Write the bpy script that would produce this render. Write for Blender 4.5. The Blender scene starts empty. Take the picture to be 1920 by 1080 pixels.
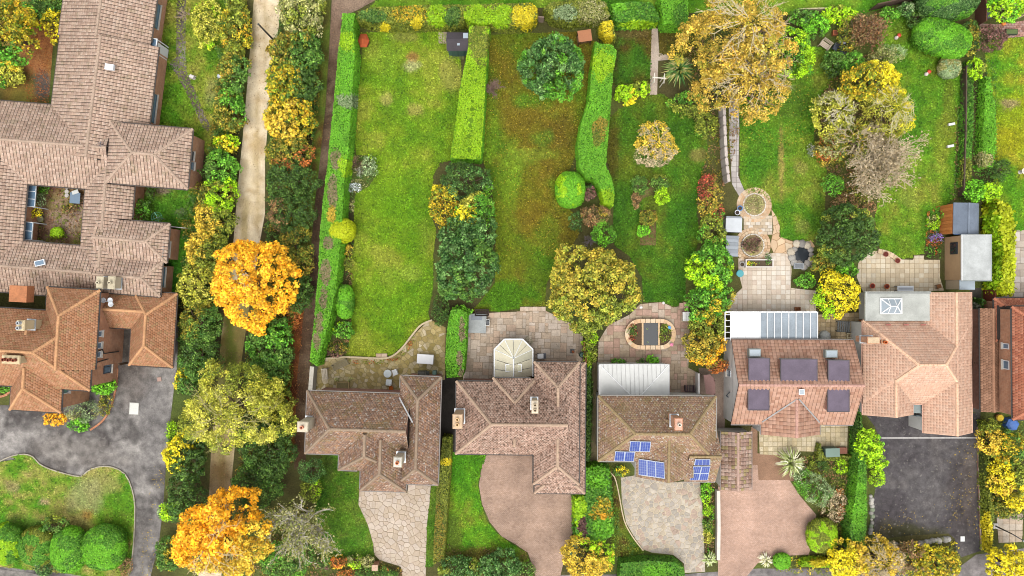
import bpy, math, random
import numpy as np
from mathutils import Vector
from mathutils.geometry import delaunay_2d_cdt

# ------------------------------------------------------------------ camera, sky, sun, exposure
S = bpy.context.scene
COL = S.collection
H = 69.0                      # flying height of the drone (m)
PX = 20.0                     # photo pixels per metre on the ground
cam_d = bpy.data.cameras.new('camera'); cam = bpy.data.objects.new('camera', cam_d); COL.objects.link(cam)
cam.location = (0, 0, H); cam.rotation_euler = (0, 0, 0)
cam_d.sensor_width = 36.0; cam_d.lens = 36.0 * H / 96.0; cam_d.clip_end = 1000.0; cam_d.clip_start = 1.0
S.camera = cam

SUN_EL, SUN_AZ = 68.0, 190.0    # degrees; azimuth clockwise from +Y (north)
W = bpy.data.worlds.new('World'); S.world = W; W.use_nodes = True
wn, wl = W.node_tree.nodes, W.node_tree.links
for n in list(wn): wn.remove(n)
sky = wn.new('ShaderNodeTexSky'); sky.sky_type = 'NISHITA'; sky.sun_disc = False
sky.sun_elevation = math.radians(SUN_EL); sky.sun_rotation = math.radians(SUN_AZ)
sky.air_density = 1.0; sky.dust_density = 3.0
hs = wn.new('ShaderNodeHueSaturation'); hs.inputs['Saturation'].default_value = 0.12   # overcast: a whitish sky
bg = wn.new('ShaderNodeBackground'); bg.inputs['Strength'].default_value = 0.15
wo = wn.new('ShaderNodeOutputWorld')
wl.new(sky.outputs['Color'], hs.inputs['Color']); wl.new(hs.outputs['Color'], bg.inputs['Color']); wl.new(bg.outputs[0], wo.inputs['Surface'])
sun_d = bpy.data.lights.new('sun', 'SUN'); sun_d.energy = 0.75; sun_d.angle = math.radians(50); sun_d.color = (1.0, 0.95, 0.87)
sun = bpy.data.objects.new('sun', sun_d); COL.objects.link(sun)
_az, _el = math.radians(SUN_AZ), math.radians(SUN_EL)
sun.rotation_euler = Vector((-math.sin(_az) * math.cos(_el), -math.cos(_az) * math.cos(_el), -math.sin(_el))).to_track_quat('-Z', 'Y').to_euler()
sun.location = (0, 0, 90)
S.view_settings.view_transform = 'Standard'; S.view_settings.look = 'None'
S.view_settings.exposure = 1.52; S.view_settings.gamma = 1.0
S.render.engine = 'CYCLES'; S.cycles.pixel_filter_type = 'BLACKMAN_HARRIS'; S.cycles.filter_width = 1.0
S.cycles.max_bounces = 5; S.cycles.diffuse_bounces = 3; S.cycles.glossy_bounces = 2; S.cycles.transmission_bounces = 3
S.cycles.transparent_max_bounces = 4; S.cycles.caustics_reflective = False; S.cycles.caustics_refractive = False

# ------------------------------------------------------------------ small maths
RNG = np.random.default_rng(7)
random.seed(7)
ALB = 0.52        # photo colour (linear) -> surface base colour
LEAF = 1.25

def lin(hexs, k=ALB):
    h = hexs.lstrip('#')
    v = np.array([int(h[i:i + 2], 16) / 255 for i in (0, 2, 4)])
    if v.min() > 0.89 and k == ALB: k = 0.55      # white paint
    v = np.where(v <= 0.04045, v / 12.92, ((v + 0.055) / 1.055) ** 2.4)
    return np.minimum(v * k, 0.85)

def P(px, py, z=0.0):
    """world XY of the point that stands at photo pixel px,py when it is z metres high"""
    k = (H - z) / H / PX
    return np.array([(px - 960) * k, (540 - py) * k])

def PP(pts, z=0.0):
    return np.array([P(x, y, z) for x, y in pts])

_T = RNG.random((256, 256))
def vnoise(x, y):
    x = np.asarray(x, float); y = np.asarray(y, float)
    xi = np.floor(x).astype(int); yi = np.floor(y).astype(int); fx = x - xi; fy = y - yi
    fx = fx * fx * (3 - 2 * fx); fy = fy * fy * (3 - 2 * fy)
    a = _T[xi % 256, yi % 256]; b = _T[(xi + 1) % 256, yi % 256]; c = _T[xi % 256, (yi + 1) % 256]; d = _T[(xi + 1) % 256, (yi + 1) % 256]
    return (a * (1 - fx) + b * fx) * (1 - fy) + (c * (1 - fx) + d * fx) * fy
def fbm(x, y, o=4):
    s = 0; a = 0.5; t = 0
    for i in range(o):
        s = s + a * vnoise(x * 2 ** i + 17.3 * i, y * 2 ** i + 9.1 * i); t += a; a *= 0.55
    return s / t

def inside(poly, x, y):
    x = np.asarray(x); y = np.asarray(y); r = np.zeros(x.shape, bool); n = len(poly); j = n - 1
    for i in range(n):
        xi, yi = poly[i]; xj, yj = poly[j]
        if yi != yj:
            c = ((yi > y) != (yj > y)) & (x < (xj - xi) * (y - yi) / (yj - yi) + xi)
            r ^= c
        j = i
    return r

def area2(poly):
    p = np.asarray(poly); q = np.roll(p, -1, 0)
    return 0.5 * np.sum(p[:, 0] * q[:, 1] - q[:, 0] * p[:, 1])

def smooth(pts, n=4, closed=True):
    """Catmull-Rom through the points"""
    p = np.asarray(pts, float); m = len(p); out = []
    for i in range(m if closed else m - 1):
        if closed: a, b, c, d = p[(i - 1) % m], p[i], p[(i + 1) % m], p[(i + 2) % m]
        else: a, b, c, d = p[max(i - 1, 0)], p[i], p[i + 1], p[min(i + 2, m - 1)]
        for k in range(n):
            t = k / n
            out.append(0.5 * ((2 * b) + (c - a) * t + (2 * a - 5 * b + 4 * c - d) * t * t + (3 * b - a - 3 * c + d) * t ** 3))
    if not closed: out.append(p[-1])
    return np.array(out)

def clip_convex(subj, clip):
    """Sutherland-Hodgman; clip is convex and counter-clockwise"""
    out = [tuple(p) for p in subj]
    n = len(clip)
    for i in range(n):
        ax, ay = clip[i]; bx, by = clip[(i + 1) % n]
        inp, out = out, []
        if not inp: return []
        def side(p): return (bx - ax) * (p[1] - ay) - (by - ay) * (p[0] - ax)
        s = inp[-1]; ss = side(s)
        for e in inp:
            se = side(e)
            if se >= 0:
                if ss < 0:
                    t = ss / (ss - se); out.append((s[0] + (e[0] - s[0]) * t, s[1] + (e[1] - s[1]) * t))
                out.append(e)
            elif ss >= 0:
                t = ss / (ss - se); out.append((s[0] + (e[0] - s[0]) * t, s[1] + (e[1] - s[1]) * t))
            s, ss = e, se
    return out

# ------------------------------------------------------------------ materials
def _new(name):
    m = bpy.data.materials.new(name); m.use_nodes = True
    nt = m.node_tree
    for n in list(nt.nodes): nt.nodes.remove(n)
    out = nt.nodes.new('ShaderNodeOutputMaterial'); b = nt.nodes.new('ShaderNodeBsdfPrincipled')
    nt.links.new(b.outputs[0], out.inputs['Surface'])
    return m, nt, b, out

def _noise(nt, scale, detail=4, rough=0.6, coord=None):
    if coord is None:
        g = nt.nodes.new('ShaderNodeNewGeometry'); coord = g.outputs['Position']
    t = nt.nodes.new('ShaderNodeTexNoise'); t.inputs['Scale'].default_value = scale
    t.inputs['Detail'].default_value = detail; t.inputs['Roughness'].default_value = rough
    nt.links.new(coord, t.inputs['Vector']); return t.outputs['Fac']

def _range(nt, v, a, b, lo, hi):
    r = nt.nodes.new('ShaderNodeMapRange'); r.inputs[1].default_value = a; r.inputs[2].default_value = b
    r.inputs[3].default_value = lo; r.inputs[4].default_value = hi; nt.links.new(v, r.inputs[0]); return r.outputs[0]

def _mul(nt, col, fac):
    v = nt.nodes.new('ShaderNodeVectorMath'); v.operation = 'SCALE'; nt.links.new(col, v.inputs[0]); nt.links.new(fac, v.inputs['Scale']); return v.outputs[0]

def _mix(nt, a, b, f):
    m = nt.nodes.new('ShaderNodeMix'); m.data_type = 'RGBA'
    if isinstance(f, float): m.inputs[0].default_value = f
    else: nt.links.new(f, m.inputs[0])
    for s, v in ((6, a), (7, b)):
        if isinstance(v, (tuple, list, np.ndarray)): m.inputs[s].default_value = (*v[:3], 1)
        else: nt.links.new(v, m.inputs[s])
    return m.outputs[2]

def _bump(nt, b, h, strength=0.4, dist=0.05):
    u = nt.nodes.new('ShaderNodeBump'); u.inputs['Strength'].default_value = strength; u.inputs['Distance'].default_value = dist
    nt.links.new(h, u.inputs['Height']); nt.links.new(u.outputs[0], b.inputs['Normal'])

def mat_attr(name, rough=0.9, fine=(14, 0.75, 1.3), coarse=None, bump=0.4, spec=0.2, speck=None, trans=0.0, bdist=0.05):
    """colour from the mesh attribute 'col', broken up by noise; speck = (scale, threshold, colour)"""
    m, nt, b, out = _new(name)
    a = nt.nodes.new('ShaderNodeAttribute'); a.attribute_name = 'col'; c = a.outputs['Color']
    if fine:
        f = _noise(nt, fine[0], 5, 0.7); c = _mul(nt, c, _range(nt, f, 0.25, 0.75, fine[1], fine[2]))
        if bump: _bump(nt, b, f, bump, bdist)
    if coarse:
        f2 = _noise(nt, coarse[0], 3); c = _mul(nt, c, _range(nt, f2, 0.3, 0.7, coarse[1], coarse[2]))
    for sp in (speck or []):
        f3 = _noise(nt, sp[0], 3, 0.7); c = _mix(nt, c, lin(sp[2]), _range(nt, f3, sp[1], sp[1] + 0.06, 0.0, sp[3]))
    nt.links.new(c, b.inputs['Base Color']); b.inputs['Roughness'].default_value = rough; b.inputs['Specular IOR Level'].default_value = spec
    if trans:
        t = nt.nodes.new('ShaderNodeBsdfTranslucent'); nt.links.new(c, t.inputs['Color'])
        mx = nt.nodes.new('ShaderNodeMixShader'); mx.inputs[0].default_value = trans
        nt.links.new(b.outputs[0], mx.inputs[1]); nt.links.new(t.outputs[0], mx.inputs[2]); nt.links.new(mx.outputs[0], out.inputs['Surface'])
    return m

def mat_obj(name, rough=0.8, spec=0.3, metal=0.0, fine=(9, 0.8, 1.2), coarse=None, bump=0.2, speck=None):
    """colour from the object's own colour, weathered by noise"""
    m, nt, b, out = _new(name)
    o = nt.nodes.new('ShaderNodeObjectInfo'); c = o.outputs['Color']
    f = _noise(nt, fine[0], 5, 0.7); c = _mul(nt, c, _range(nt, f, 0.25, 0.75, fine[1], fine[2]))
    if bump: _bump(nt, b, f, bump, 0.02)
    if coarse:
        f2 = _noise(nt, coarse[0], 3); c = _mul(nt, c, _range(nt, f2, 0.3, 0.7, coarse[1], coarse[2]))
    for sp in (speck or []):
        f3 = _noise(nt, sp[0], 3, 0.7); c = _mix(nt, c, lin(sp[2]), _range(nt, f3, sp[1], sp[1] + 0.06, 0.0, sp[3]))
    nt.links.new(c, b.inputs['Base Color']); b.inputs['Roughness'].default_value = rough
    b.inputs['Specular IOR Level'].default_value = spec; b.inputs['Metallic'].default_value = metal
    return m

def mat_block(name, c1, c2, mortar, scale, bw=0.5, bh=0.25, rot=0.0, stain=(0.35, 0.75, 1.2)):
    """brick or block work too fine to build piece by piece"""
    m, nt, b, out = _new(name)
    g = nt.nodes.new('ShaderNodeNewGeometry'); mp = nt.nodes.new('ShaderNodeMapping'); mp.inputs['Rotation'].default_value = (0, 0, rot)
    nt.links.new(g.outputs['Position'], mp.inputs['Vector'])
    t = nt.nodes.new('ShaderNodeTexBrick'); nt.links.new(mp.outputs[0], t.inputs['Vector'])
    t.inputs['Color1'].default_value = (*lin(c1), 1); t.inputs['Color2'].default_value = (*lin(c2), 1); t.inputs['Mortar'].default_value = (*lin(mortar), 1)
    t.inputs['Scale'].default_value = scale; t.inputs['Mortar Size'].default_value = 0.02; t.inputs['Brick Width'].default_value = bw; t.inputs['Row Height'].default_value = bh
    f = _noise(nt, stain[0], 5, 0.6); c = _mul(nt, t.outputs['Color'], _range(nt, f, 0.3, 0.7, stain[1], stain[2]))
    f2 = _noise(nt, 6, 5, 0.75); c = _mul(nt, c, _range(nt, f2, 0.25, 0.75, 0.72, 1.28))
    nt.links.new(c, b.inputs['Base Color']); b.inputs['Roughness'].default_value = 0.9; b.inputs['Specular IOR Level'].default_value = 0.2
    _bump(nt, b, f2, 0.25, 0.02)
    return m

def mat_wall_brick(name, c1, c2, mortar):
    """brick courses on upright walls: runs along the wall, courses in z"""
    m, nt, b, out = _new(name)
    g = nt.nodes.new('ShaderNodeNewGeometry'); sp = nt.nodes.new('ShaderNodeSeparateXYZ'); nt.links.new(g.outputs['Position'], sp.inputs[0])
    ad = nt.nodes.new('ShaderNodeMath'); ad.operation = 'ADD'; nt.links.new(sp.outputs[0], ad.inputs[0]); nt.links.new(sp.outputs[1], ad.inputs[1])
    cb = nt.nodes.new('ShaderNodeCombineXYZ'); nt.links.new(ad.outputs[0], cb.inputs[0]); nt.links.new(sp.outputs[2], cb.inputs[1])
    t = nt.nodes.new('ShaderNodeTexBrick'); nt.links.new(cb.outputs[0], t.inputs['Vector'])
    t.inputs['Color1'].default_value = (*lin(c1), 1); t.inputs['Color2'].default_value = (*lin(c2), 1); t.inputs['Mortar'].default_value = (*lin(mortar), 1)
    t.inputs['Scale'].default_value = 1.0; t.inputs['Mortar Size'].default_value = 0.008; t.inputs['Brick Width'].default_value = 0.225; t.inputs['Row Height'].default_value = 0.075
    f = _noise(nt, 1.3, 5, 0.6); c = _mul(nt, t.outputs['Color'], _range(nt, f, 0.3, 0.7, 0.8, 1.2))
    nt.links.new(c, b.inputs['Base Color']); b.inputs['Roughness'].default_value = 0.9
    return m

def mat_glass(name, tint, rough=0.08):
    m, nt, b, out = _new(name)
    f = _noise(nt, 0.6, 2); c = _mix(nt, lin(tint), lin(tint) * 1.5, f)
    nt.links.new(c, b.inputs['Base Color']); b.inputs['Roughness'].default_value = rough; b.inputs['Specular IOR Level'].default_value = 0.8
    return m

M = {}
M['leaf'] = mat_attr('leaf', rough=0.6, fine=None, bump=0, spec=0.25, trans=0.22)
M['lawn'] = mat_attr('lawn', fine=(9, 0.55, 1.2), coarse=(1.6, 0.72, 1.12), bump=0.6, spec=0.1)
M['blade'] = mat_attr('blade', rough=0.7, fine=None, bump=0, spec=0.15, trans=0.15)
M['soil'] = mat_attr('soil', fine=(7, 0.55, 1.5), coarse=(1.1, 0.8, 1.2), bump=0.8, bdist=0.1)
M['gravel'] = mat_attr('gravel', fine=(11, 0.72, 1.28), coarse=(0.8, 0.85, 1.15), bump=0.6)
M['tarmac'] = mat_attr('tarmac', fine=(14, 0.62, 1.38), coarse=(1.7, 0.66, 1.34), bump=0.3, spec=0.2, speck=[(2.6, 0.6, '#9a948c', 0.35)])
M['tile'] = mat_attr('tile', rough=0.85, fine=(10, 0.78, 1.22), coarse=(0.7, 0.88, 1.12), bump=0.2, bdist=0.02,
                     speck=[(5.5, 0.60, '#d9cfc0', 0.6), (1.3, 0.57, '#7c7450', 0.35)])
M['tile_clean'] = mat_attr('tile_clean', rough=0.85, fine=(10, 0.86, 1.14), coarse=(0.5, 0.93, 1.07), bump=0.2, bdist=0.02)
M['tile_lichen'] = mat_attr('tile_lichen', rough=0.85, fine=(10, 0.7, 1.3), coarse=(0.6, 0.85, 1.15), bump=0.2, bdist=0.02,
                            speck=[(4.5, 0.575, '#d8d2c8', 0.75), (0.9, 0.54, '#8a7a4c', 0.45), (6.0, 0.60, '#b5704a', 0.55)])
M['tile_moss'] = mat_attr('tile_moss', rough=0.9, fine=(9, 0.7, 1.3), coarse=(0.6, 0.88, 1.12), bump=0.3, bdist=0.03,
                          speck=[(4.0, 0.535, '#4a3626', 0.75), (8.0, 0.62, '#e0d6c8', 0.5)])
M['stone'] = mat_obj('stone', rough=0.9, fine=(8, 0.78, 1.22), coarse=(1.2, 0.85, 1.15), speck=[(3.0, 0.63, '#6b6047', 0.5)])
M['stone_clean'] = mat_obj('stone_clean', rough=0.85, fine=(9, 0.88, 1.12), coarse=(0.7, 0.92, 1.08))
M['paint'] = mat_obj('paint', rough=0.55, spec=0.4, fine=(3, 0.93, 1.05), coarse=(0.7, 0.94, 1.04), bump=0.05)
M['wood'] = mat_obj('wood', rough=0.85, fine=(12, 0.7, 1.3), bump=0.4)
M['metal'] = mat_obj('metal', rough=0.4, spec=0.6, metal=0.6, fine=(6, 0.9, 1.1), bump=0.05)
M['felt'] = mat_obj('felt', rough=0.95, fine=(10, 0.85, 1.15), coarse=(0.9, 0.82, 1.14), bump=0.2)
M['bark'] = mat_obj('bark', rough=0.95, fine=(9, 0.65, 1.35), bump=0.6)
M['render'] = mat_obj('render', rough=0.9, fine=(4, 0.92, 1.06), coarse=(0.8, 0.9, 1.06), bump=0.1)
M['brick_orange'] = mat_wall_brick('brick_orange', '#c98a62', '#b5714c', '#d9bfa4')
M['brick_red'] = mat_wall_brick('brick_red', '#a8644a', '#8f5340', '#c4ac9c')
M['block_brown'] = mat_block('block_brown', '#a88c78', '#b89c8a', '#846e5e', 2.5)
M['block_pink'] = mat_block('block_pink', '#ba9884', '#c4a492', '#a28370', 2.5)
M['glass'] = mat_glass('glass', '#5d7488')
M['glass_dark'] = mat_glass('glass_dark', '#2c3038')
M['glass_pale'] = mat_glass('glass_pale', '#8c98a0', 0.25)
M['solar'] = mat_glass('solar', '#3b4f96', 0.15)
M['pond'] = mat_glass('pond', '#2c3034', 0.05); M['pond'].node_tree.nodes['Principled BSDF'].inputs['Specular IOR Level'].default_value = 0.25

# ------------------------------------------------------------------ objects
def finish(o, label=None, cat=None, group=None, kind=None):
    if label: o['label'] = label
    if cat: o['category'] = cat
    if group: o['group'] = group
    if kind: o['kind'] = kind
    return o

def thing(name, label, cat, loc, rot=0.0, group=None):
    o = bpy.data.objects.new(name, None); COL.objects.link(o)
    o.location = loc; o.rotation_euler = (0, 0, rot); o.empty_display_size = 0.3
    return finish(o, label, cat, group)

def mesh_np(name, verts, faces_loops, counts):
    """verts Nx3; faces_loops flat indices; counts loops per face"""
    me = bpy.data.meshes.new(name)
    verts = np.asarray(verts, np.float32); fl = np.asarray(faces_loops, np.int32); ct = np.asarray(counts, np.int32)
    me.vertices.add(len(verts)); me.vertices.foreach_set('co', verts.ravel())
    me.loops.add(len(fl)); me.loops.foreach_set('vertex_index', fl)
    me.polygons.add(len(ct)); me.polygons.foreach_set('loop_start', np.concatenate([[0], np.cumsum(ct)[:-1]]).astype(np.int32))
    me.update(calc_edges=True); me.validate()
    return me

def face_col(me, cols):
    a = me.attributes.new('col', 'FLOAT_COLOR', 'FACE')
    c = np.ones((len(cols), 4), np.float32); c[:, :3] = cols; a.data.foreach_set('color', c.ravel())

def vert_col(me, cols):
    a = me.attributes.new('col', 'FLOAT_COLOR', 'POINT')
    c = np.ones((len(cols), 4), np.float32); c[:, :3] = cols; a.data.foreach_set('color', c.ravel())

def link(name, me, mat, parent=None, color=None, loc=None, rot=None):
    o = bpy.data.objects.new(name, me); COL.objects.link(o)
    if mat is not None and len(me.materials) == 0: me.materials.append(mat)
    if parent is not None: o.parent = parent
    if color is not None: o.color = (*color[:3], 1)
    if loc is not None: o.location = loc
    if rot is not None: o.rotation_euler = rot
    return o

class MB:
    """collects simple solids into one mesh"""
    def __init__(s): s.v = []; s.f = []
    def add(s, v, f):
        n = len(s.v); s.v.extend([tuple(map(float, q)) for q in v]); s.f.extend([tuple(i + n for i in q) for q in f]); return s
    def box(s, c, d, rot=0.0, taper=1.0):
        x, y, z = d[0] / 2, d[1] / 2, d[2] / 2; cs, sn = math.cos(rot), math.sin(rot); v = []
        for k, (sx, sy, sz) in enumerate([(-1, -1, -1), (1, -1, -1), (1, 1, -1), (-1, 1, -1), (-1, -1, 1), (1, -1, 1), (1, 1, 1), (-1, 1, 1)]):
            t = taper if sz > 0 else 1.0
            a, b = sx * x * t, sy * y * t
            v.append((c[0] + a * cs - b * sn, c[1] + a * sn + b * cs, c[2] + sz * z))
        return s.add(v, [(3, 2, 1, 0), (4, 5, 6, 7), (0, 1, 5, 4), (1, 2, 6, 5), (2, 3, 7, 6), (3, 0, 4, 7)])
    def prism(s, poly, z0, z1, top=None):
        p = [tuple(q) for q in poly]
        if area2(p) < 0: p = p[::-1]; top = top[::-1] if top is not None else None
        t = p if top is None else [tuple(q) for q in top]
        n = len(p); v = [(x, y, z0) for x, y in p] + [(x, y, z1) for x, y in t]
        f = [tuple(range(n - 1, -1, -1)), tuple(range(n, 2 * n))] + [(i, (i + 1) % n, n + (i + 1) % n, n + i) for i in range(n)]
        return s.add(v, f)
    def tube(s, a, b, r0, r1=None, n=6, cap=True):
        r1 = r0 if r1 is None else r1
        a = Vector(a); b = Vector(b); d = (b - a)
        if d.length < 1e-6: return s
        q = d.to_track_quat('Z', 'Y'); v = []
        for p, r in ((a, r0), (b, r1)):
            for i in range(n):
                t = 2 * math.pi * i / n; v.append(p + q @ Vector((r * math.cos(t), r * math.sin(t), 0)))
        f = [(i, (i + 1) % n, n + (i + 1) % n, n + i) for i in range(n)]
        if cap: f += [tuple(range(n - 1, -1, -1)), tuple(range(n, 2 * n))]
        return s.add(v, f)
    def lathe(s, c, prof, n=16):
        v = []; f = []
        for (r, z) in prof:
            for i in range(n):
                t = 2 * math.pi * i / n; v.append((c[0] + r * math.cos(t), c[1] + r * math.sin(t), c[2] + z))
        for k in range(len(prof) - 1):
            for i in range(n): f.append((k * n + i, k * n + (i + 1) % n, (k + 1) * n + (i + 1) % n, (k + 1) * n + i))
        f.append(tuple(range(n - 1, -1, -1))); m = (len(prof) - 1) * n; f.append(tuple(range(m, m + n)))
        return s.add(v, f)
    def build(s, name, mat, parent=None, color=None, world=False, smooth=False):
        me = bpy.data.meshes.new(name)
        v = s.v
        if world and parent is not None:
            l = parent.location; v = [(x - l[0], y - l[1], z - l[2]) for x, y, z in v]
        me.from_pydata(v, [], s.f); me.update()
        if smooth: me.polygons.foreach_set('use_smooth', [True] * len(me.polygons))
        return link(name, me, mat if not isinstance(mat, str) else M[mat], parent, lin(color) if isinstance(color, str) else color)

def bx(name, parent, c, d, color, mat='paint', rot=0.0, taper=1.0):
    return MB().box(c, d, rot, taper).build(name, mat, parent, color)

# ------------------------------------------------------------------ foliage
def leaf_mesh(name, c, nrm, size, cols, asp=0.6, axis=None):
    """one four-cornered leaf face per point, or a long blade along axis"""
    n = len(c)
    nrm = nrm / (np.linalg.norm(nrm, axis=1, keepdims=True) + 1e-9)
    r = RNG.normal(size=(n, 3)) if axis is None else axis
    u = r - nrm * np.sum(r * nrm, 1, keepdims=True); u /= np.linalg.norm(u, axis=1, keepdims=True) + 1e-9
    w = np.cross(nrm, u)
    s = size[:, None]
    v = np.empty((n, 4, 3)); v[:, 0] = c - u * s; v[:, 1] = c + w * s * asp; v[:, 2] = c + u * s; v[:, 3] = c - w * s * asp
    v[:, 1] += nrm * s * 0.12; v[:, 3] += nrm * s * 0.12
    me = mesh_np(name, v.reshape(-1, 3), np.arange(4 * n), np.full(n, 4)); face_col(me, cols)
    return me

def pick_cols(pal, n, jit=0.14, w=None):
    """pal: list of hex"""
    A = np.array([lin(h) for h in pal]) * LEAF
    i = RNG.choice(len(A), n, p=w); j = RNG.choice(len(A), n, p=w); t = RNG.random((n, 1)) * 0.5
    c = A[i] * (1 - t) + A[j] * t
    return c * (1 + RNG.normal(size=(n, 1)) * jit).clip(0.45, 1.7)

def curve_tubes(mb, pts, r0, r1, n=5):
    m = len(pts) - 1
    for i in range(m):
        mb.tube(pts[i], pts[i + 1], r0 + (r1 - r0) * i / m, r0 + (r1 - r0) * (i + 1) / m, n, cap=(i == m - 1))

PAL = {
 'orange': ['#fcc028', '#fab824', '#f8b020', '#fdca3c', '#f0a41c', '#e8b02c'],
 'palegold': ['#c8a83c', '#b89a36', '#d4b44c', '#a88e32', '#d8c060', '#94802c', '#cc9c3c'],
 'limey': ['#c8d21a', '#bccb18', '#d2da2c', '#aebe18'],
 'turn': ['#a8a43a', '#98962f', '#b8ac40', '#c8a83c', '#7f8a2c', '#d0b040', '#6a7626'],
 'gold': ['#e8c43c', '#dab83a', '#ccaa38', '#f0d04c', '#b09a34'],
 'yellow': ['#f4dc20', '#ecd420', '#dccc26', '#f6e440', '#c0b626'],
 'ygreen': ['#c4bf40', '#b4b436', '#d0c850', '#9aa230', '#868f2c', '#d8d062'],
 'lime': ['#a6d416', '#95c61a', '#b8dc2c', '#83b41c', '#9ccc10'],
 'bright': ['#76bf26', '#68b024', '#88c832', '#5a9c20', '#7cc030'],
 'green': ['#5b9a26', '#4b8622', '#6aa82e', '#3c701e', '#7fb03a'],
 'mid': ['#567c28', '#3f6a26', '#628a34', '#365a22', '#7b9a44'],
 'dark': ['#3f5c22', '#33501e', '#4f6c28', '#28421a', '#5c7a30'],
 'dkblue': ['#3c6628', '#4a7630', '#2c5220', '#688e48', '#26461c', '#80a45e'],
 'olive': ['#7d8a2a', '#6b7a26', '#94a034', '#5a6822', '#a3a83e'],
 'olivemix': ['#8a8f2c', '#6a7c26', '#a89c34', '#566a22', '#b58f34', '#4a5c1e'],
 'mixyel': ['#7f9426', '#5a7a22', '#d9bc28', '#c7ac2a', '#3c5a1e', '#a8a82c', '#e0a826'],
 'mixor': ['#949434', '#c0a23c', '#a89438', '#74792c', '#ceaa3a', '#9a8632', '#868c32'],
 'brown': ['#9a7a54', '#7c6244', '#b08a60', '#a06a44', '#665038', '#8a8248'],
 'rust': ['#b8642c', '#a5552a', '#c97a38', '#8c4a28', '#d08a44'],
 'red': ['#b84838', '#a84038', '#984040', '#c06444', '#7c4030', '#8a7a3c'],
 'purple': ['#6e4a44', '#5c3c3a', '#7f5a50', '#4c3030', '#8a6a5a'],
 'grey': ['#9aa08a', '#84907a', '#b0b4a0', '#6f7c66', '#bcb8a4'],
 'greygr': ['#8fa870', '#7c9660', '#a4b884', '#687f50', '#b4c494'],
 'sage': ['#98a04a', '#aca860', '#848c40', '#bcb87c', '#707834', '#c6be8e'],
 'twig': ['#c4b08c', '#b8a480', '#d0be9c', '#a08c68'],
 'hedgebrown': ['#a08c6e', '#8c7c5c', '#aa9878', '#7f9440', '#94845f'],
 'white': ['#e8ecf0', '#d0d8e0', '#f4f4f4', '#8fa08a'],
 'violet': ['#9a6cc8', '#8a5cc0', '#b08ad8', '#6a4a90', '#5a7a3a'],
}

def trunk_limbs(name_parent, base, top, r, targets, color, twig=0.03):
    mb = MB(); b = Vector(base); t = Vector(top)
    mid = b.lerp(t, 0.5) + Vector((random.uniform(-.15, .15), random.uniform(-.15, .15), 0))
    curve_tubes(mb, [b, mid, t], r * 1.25, r * 0.75, 8)
    for q in targets:
        q = Vector(q); m1 = t.lerp(q, 0.45) + Vector((random.uniform(-.2, .2), random.uniform(-.2, .2), random.uniform(0, .3)))
        curve_tubes(mb, [b.lerp(t, random.uniform(0.75, 1.0)), m1, q], r * 0.5, twig, 5)
    return mb.build('trunk', 'bark', name_parent, color, world=True)

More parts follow.
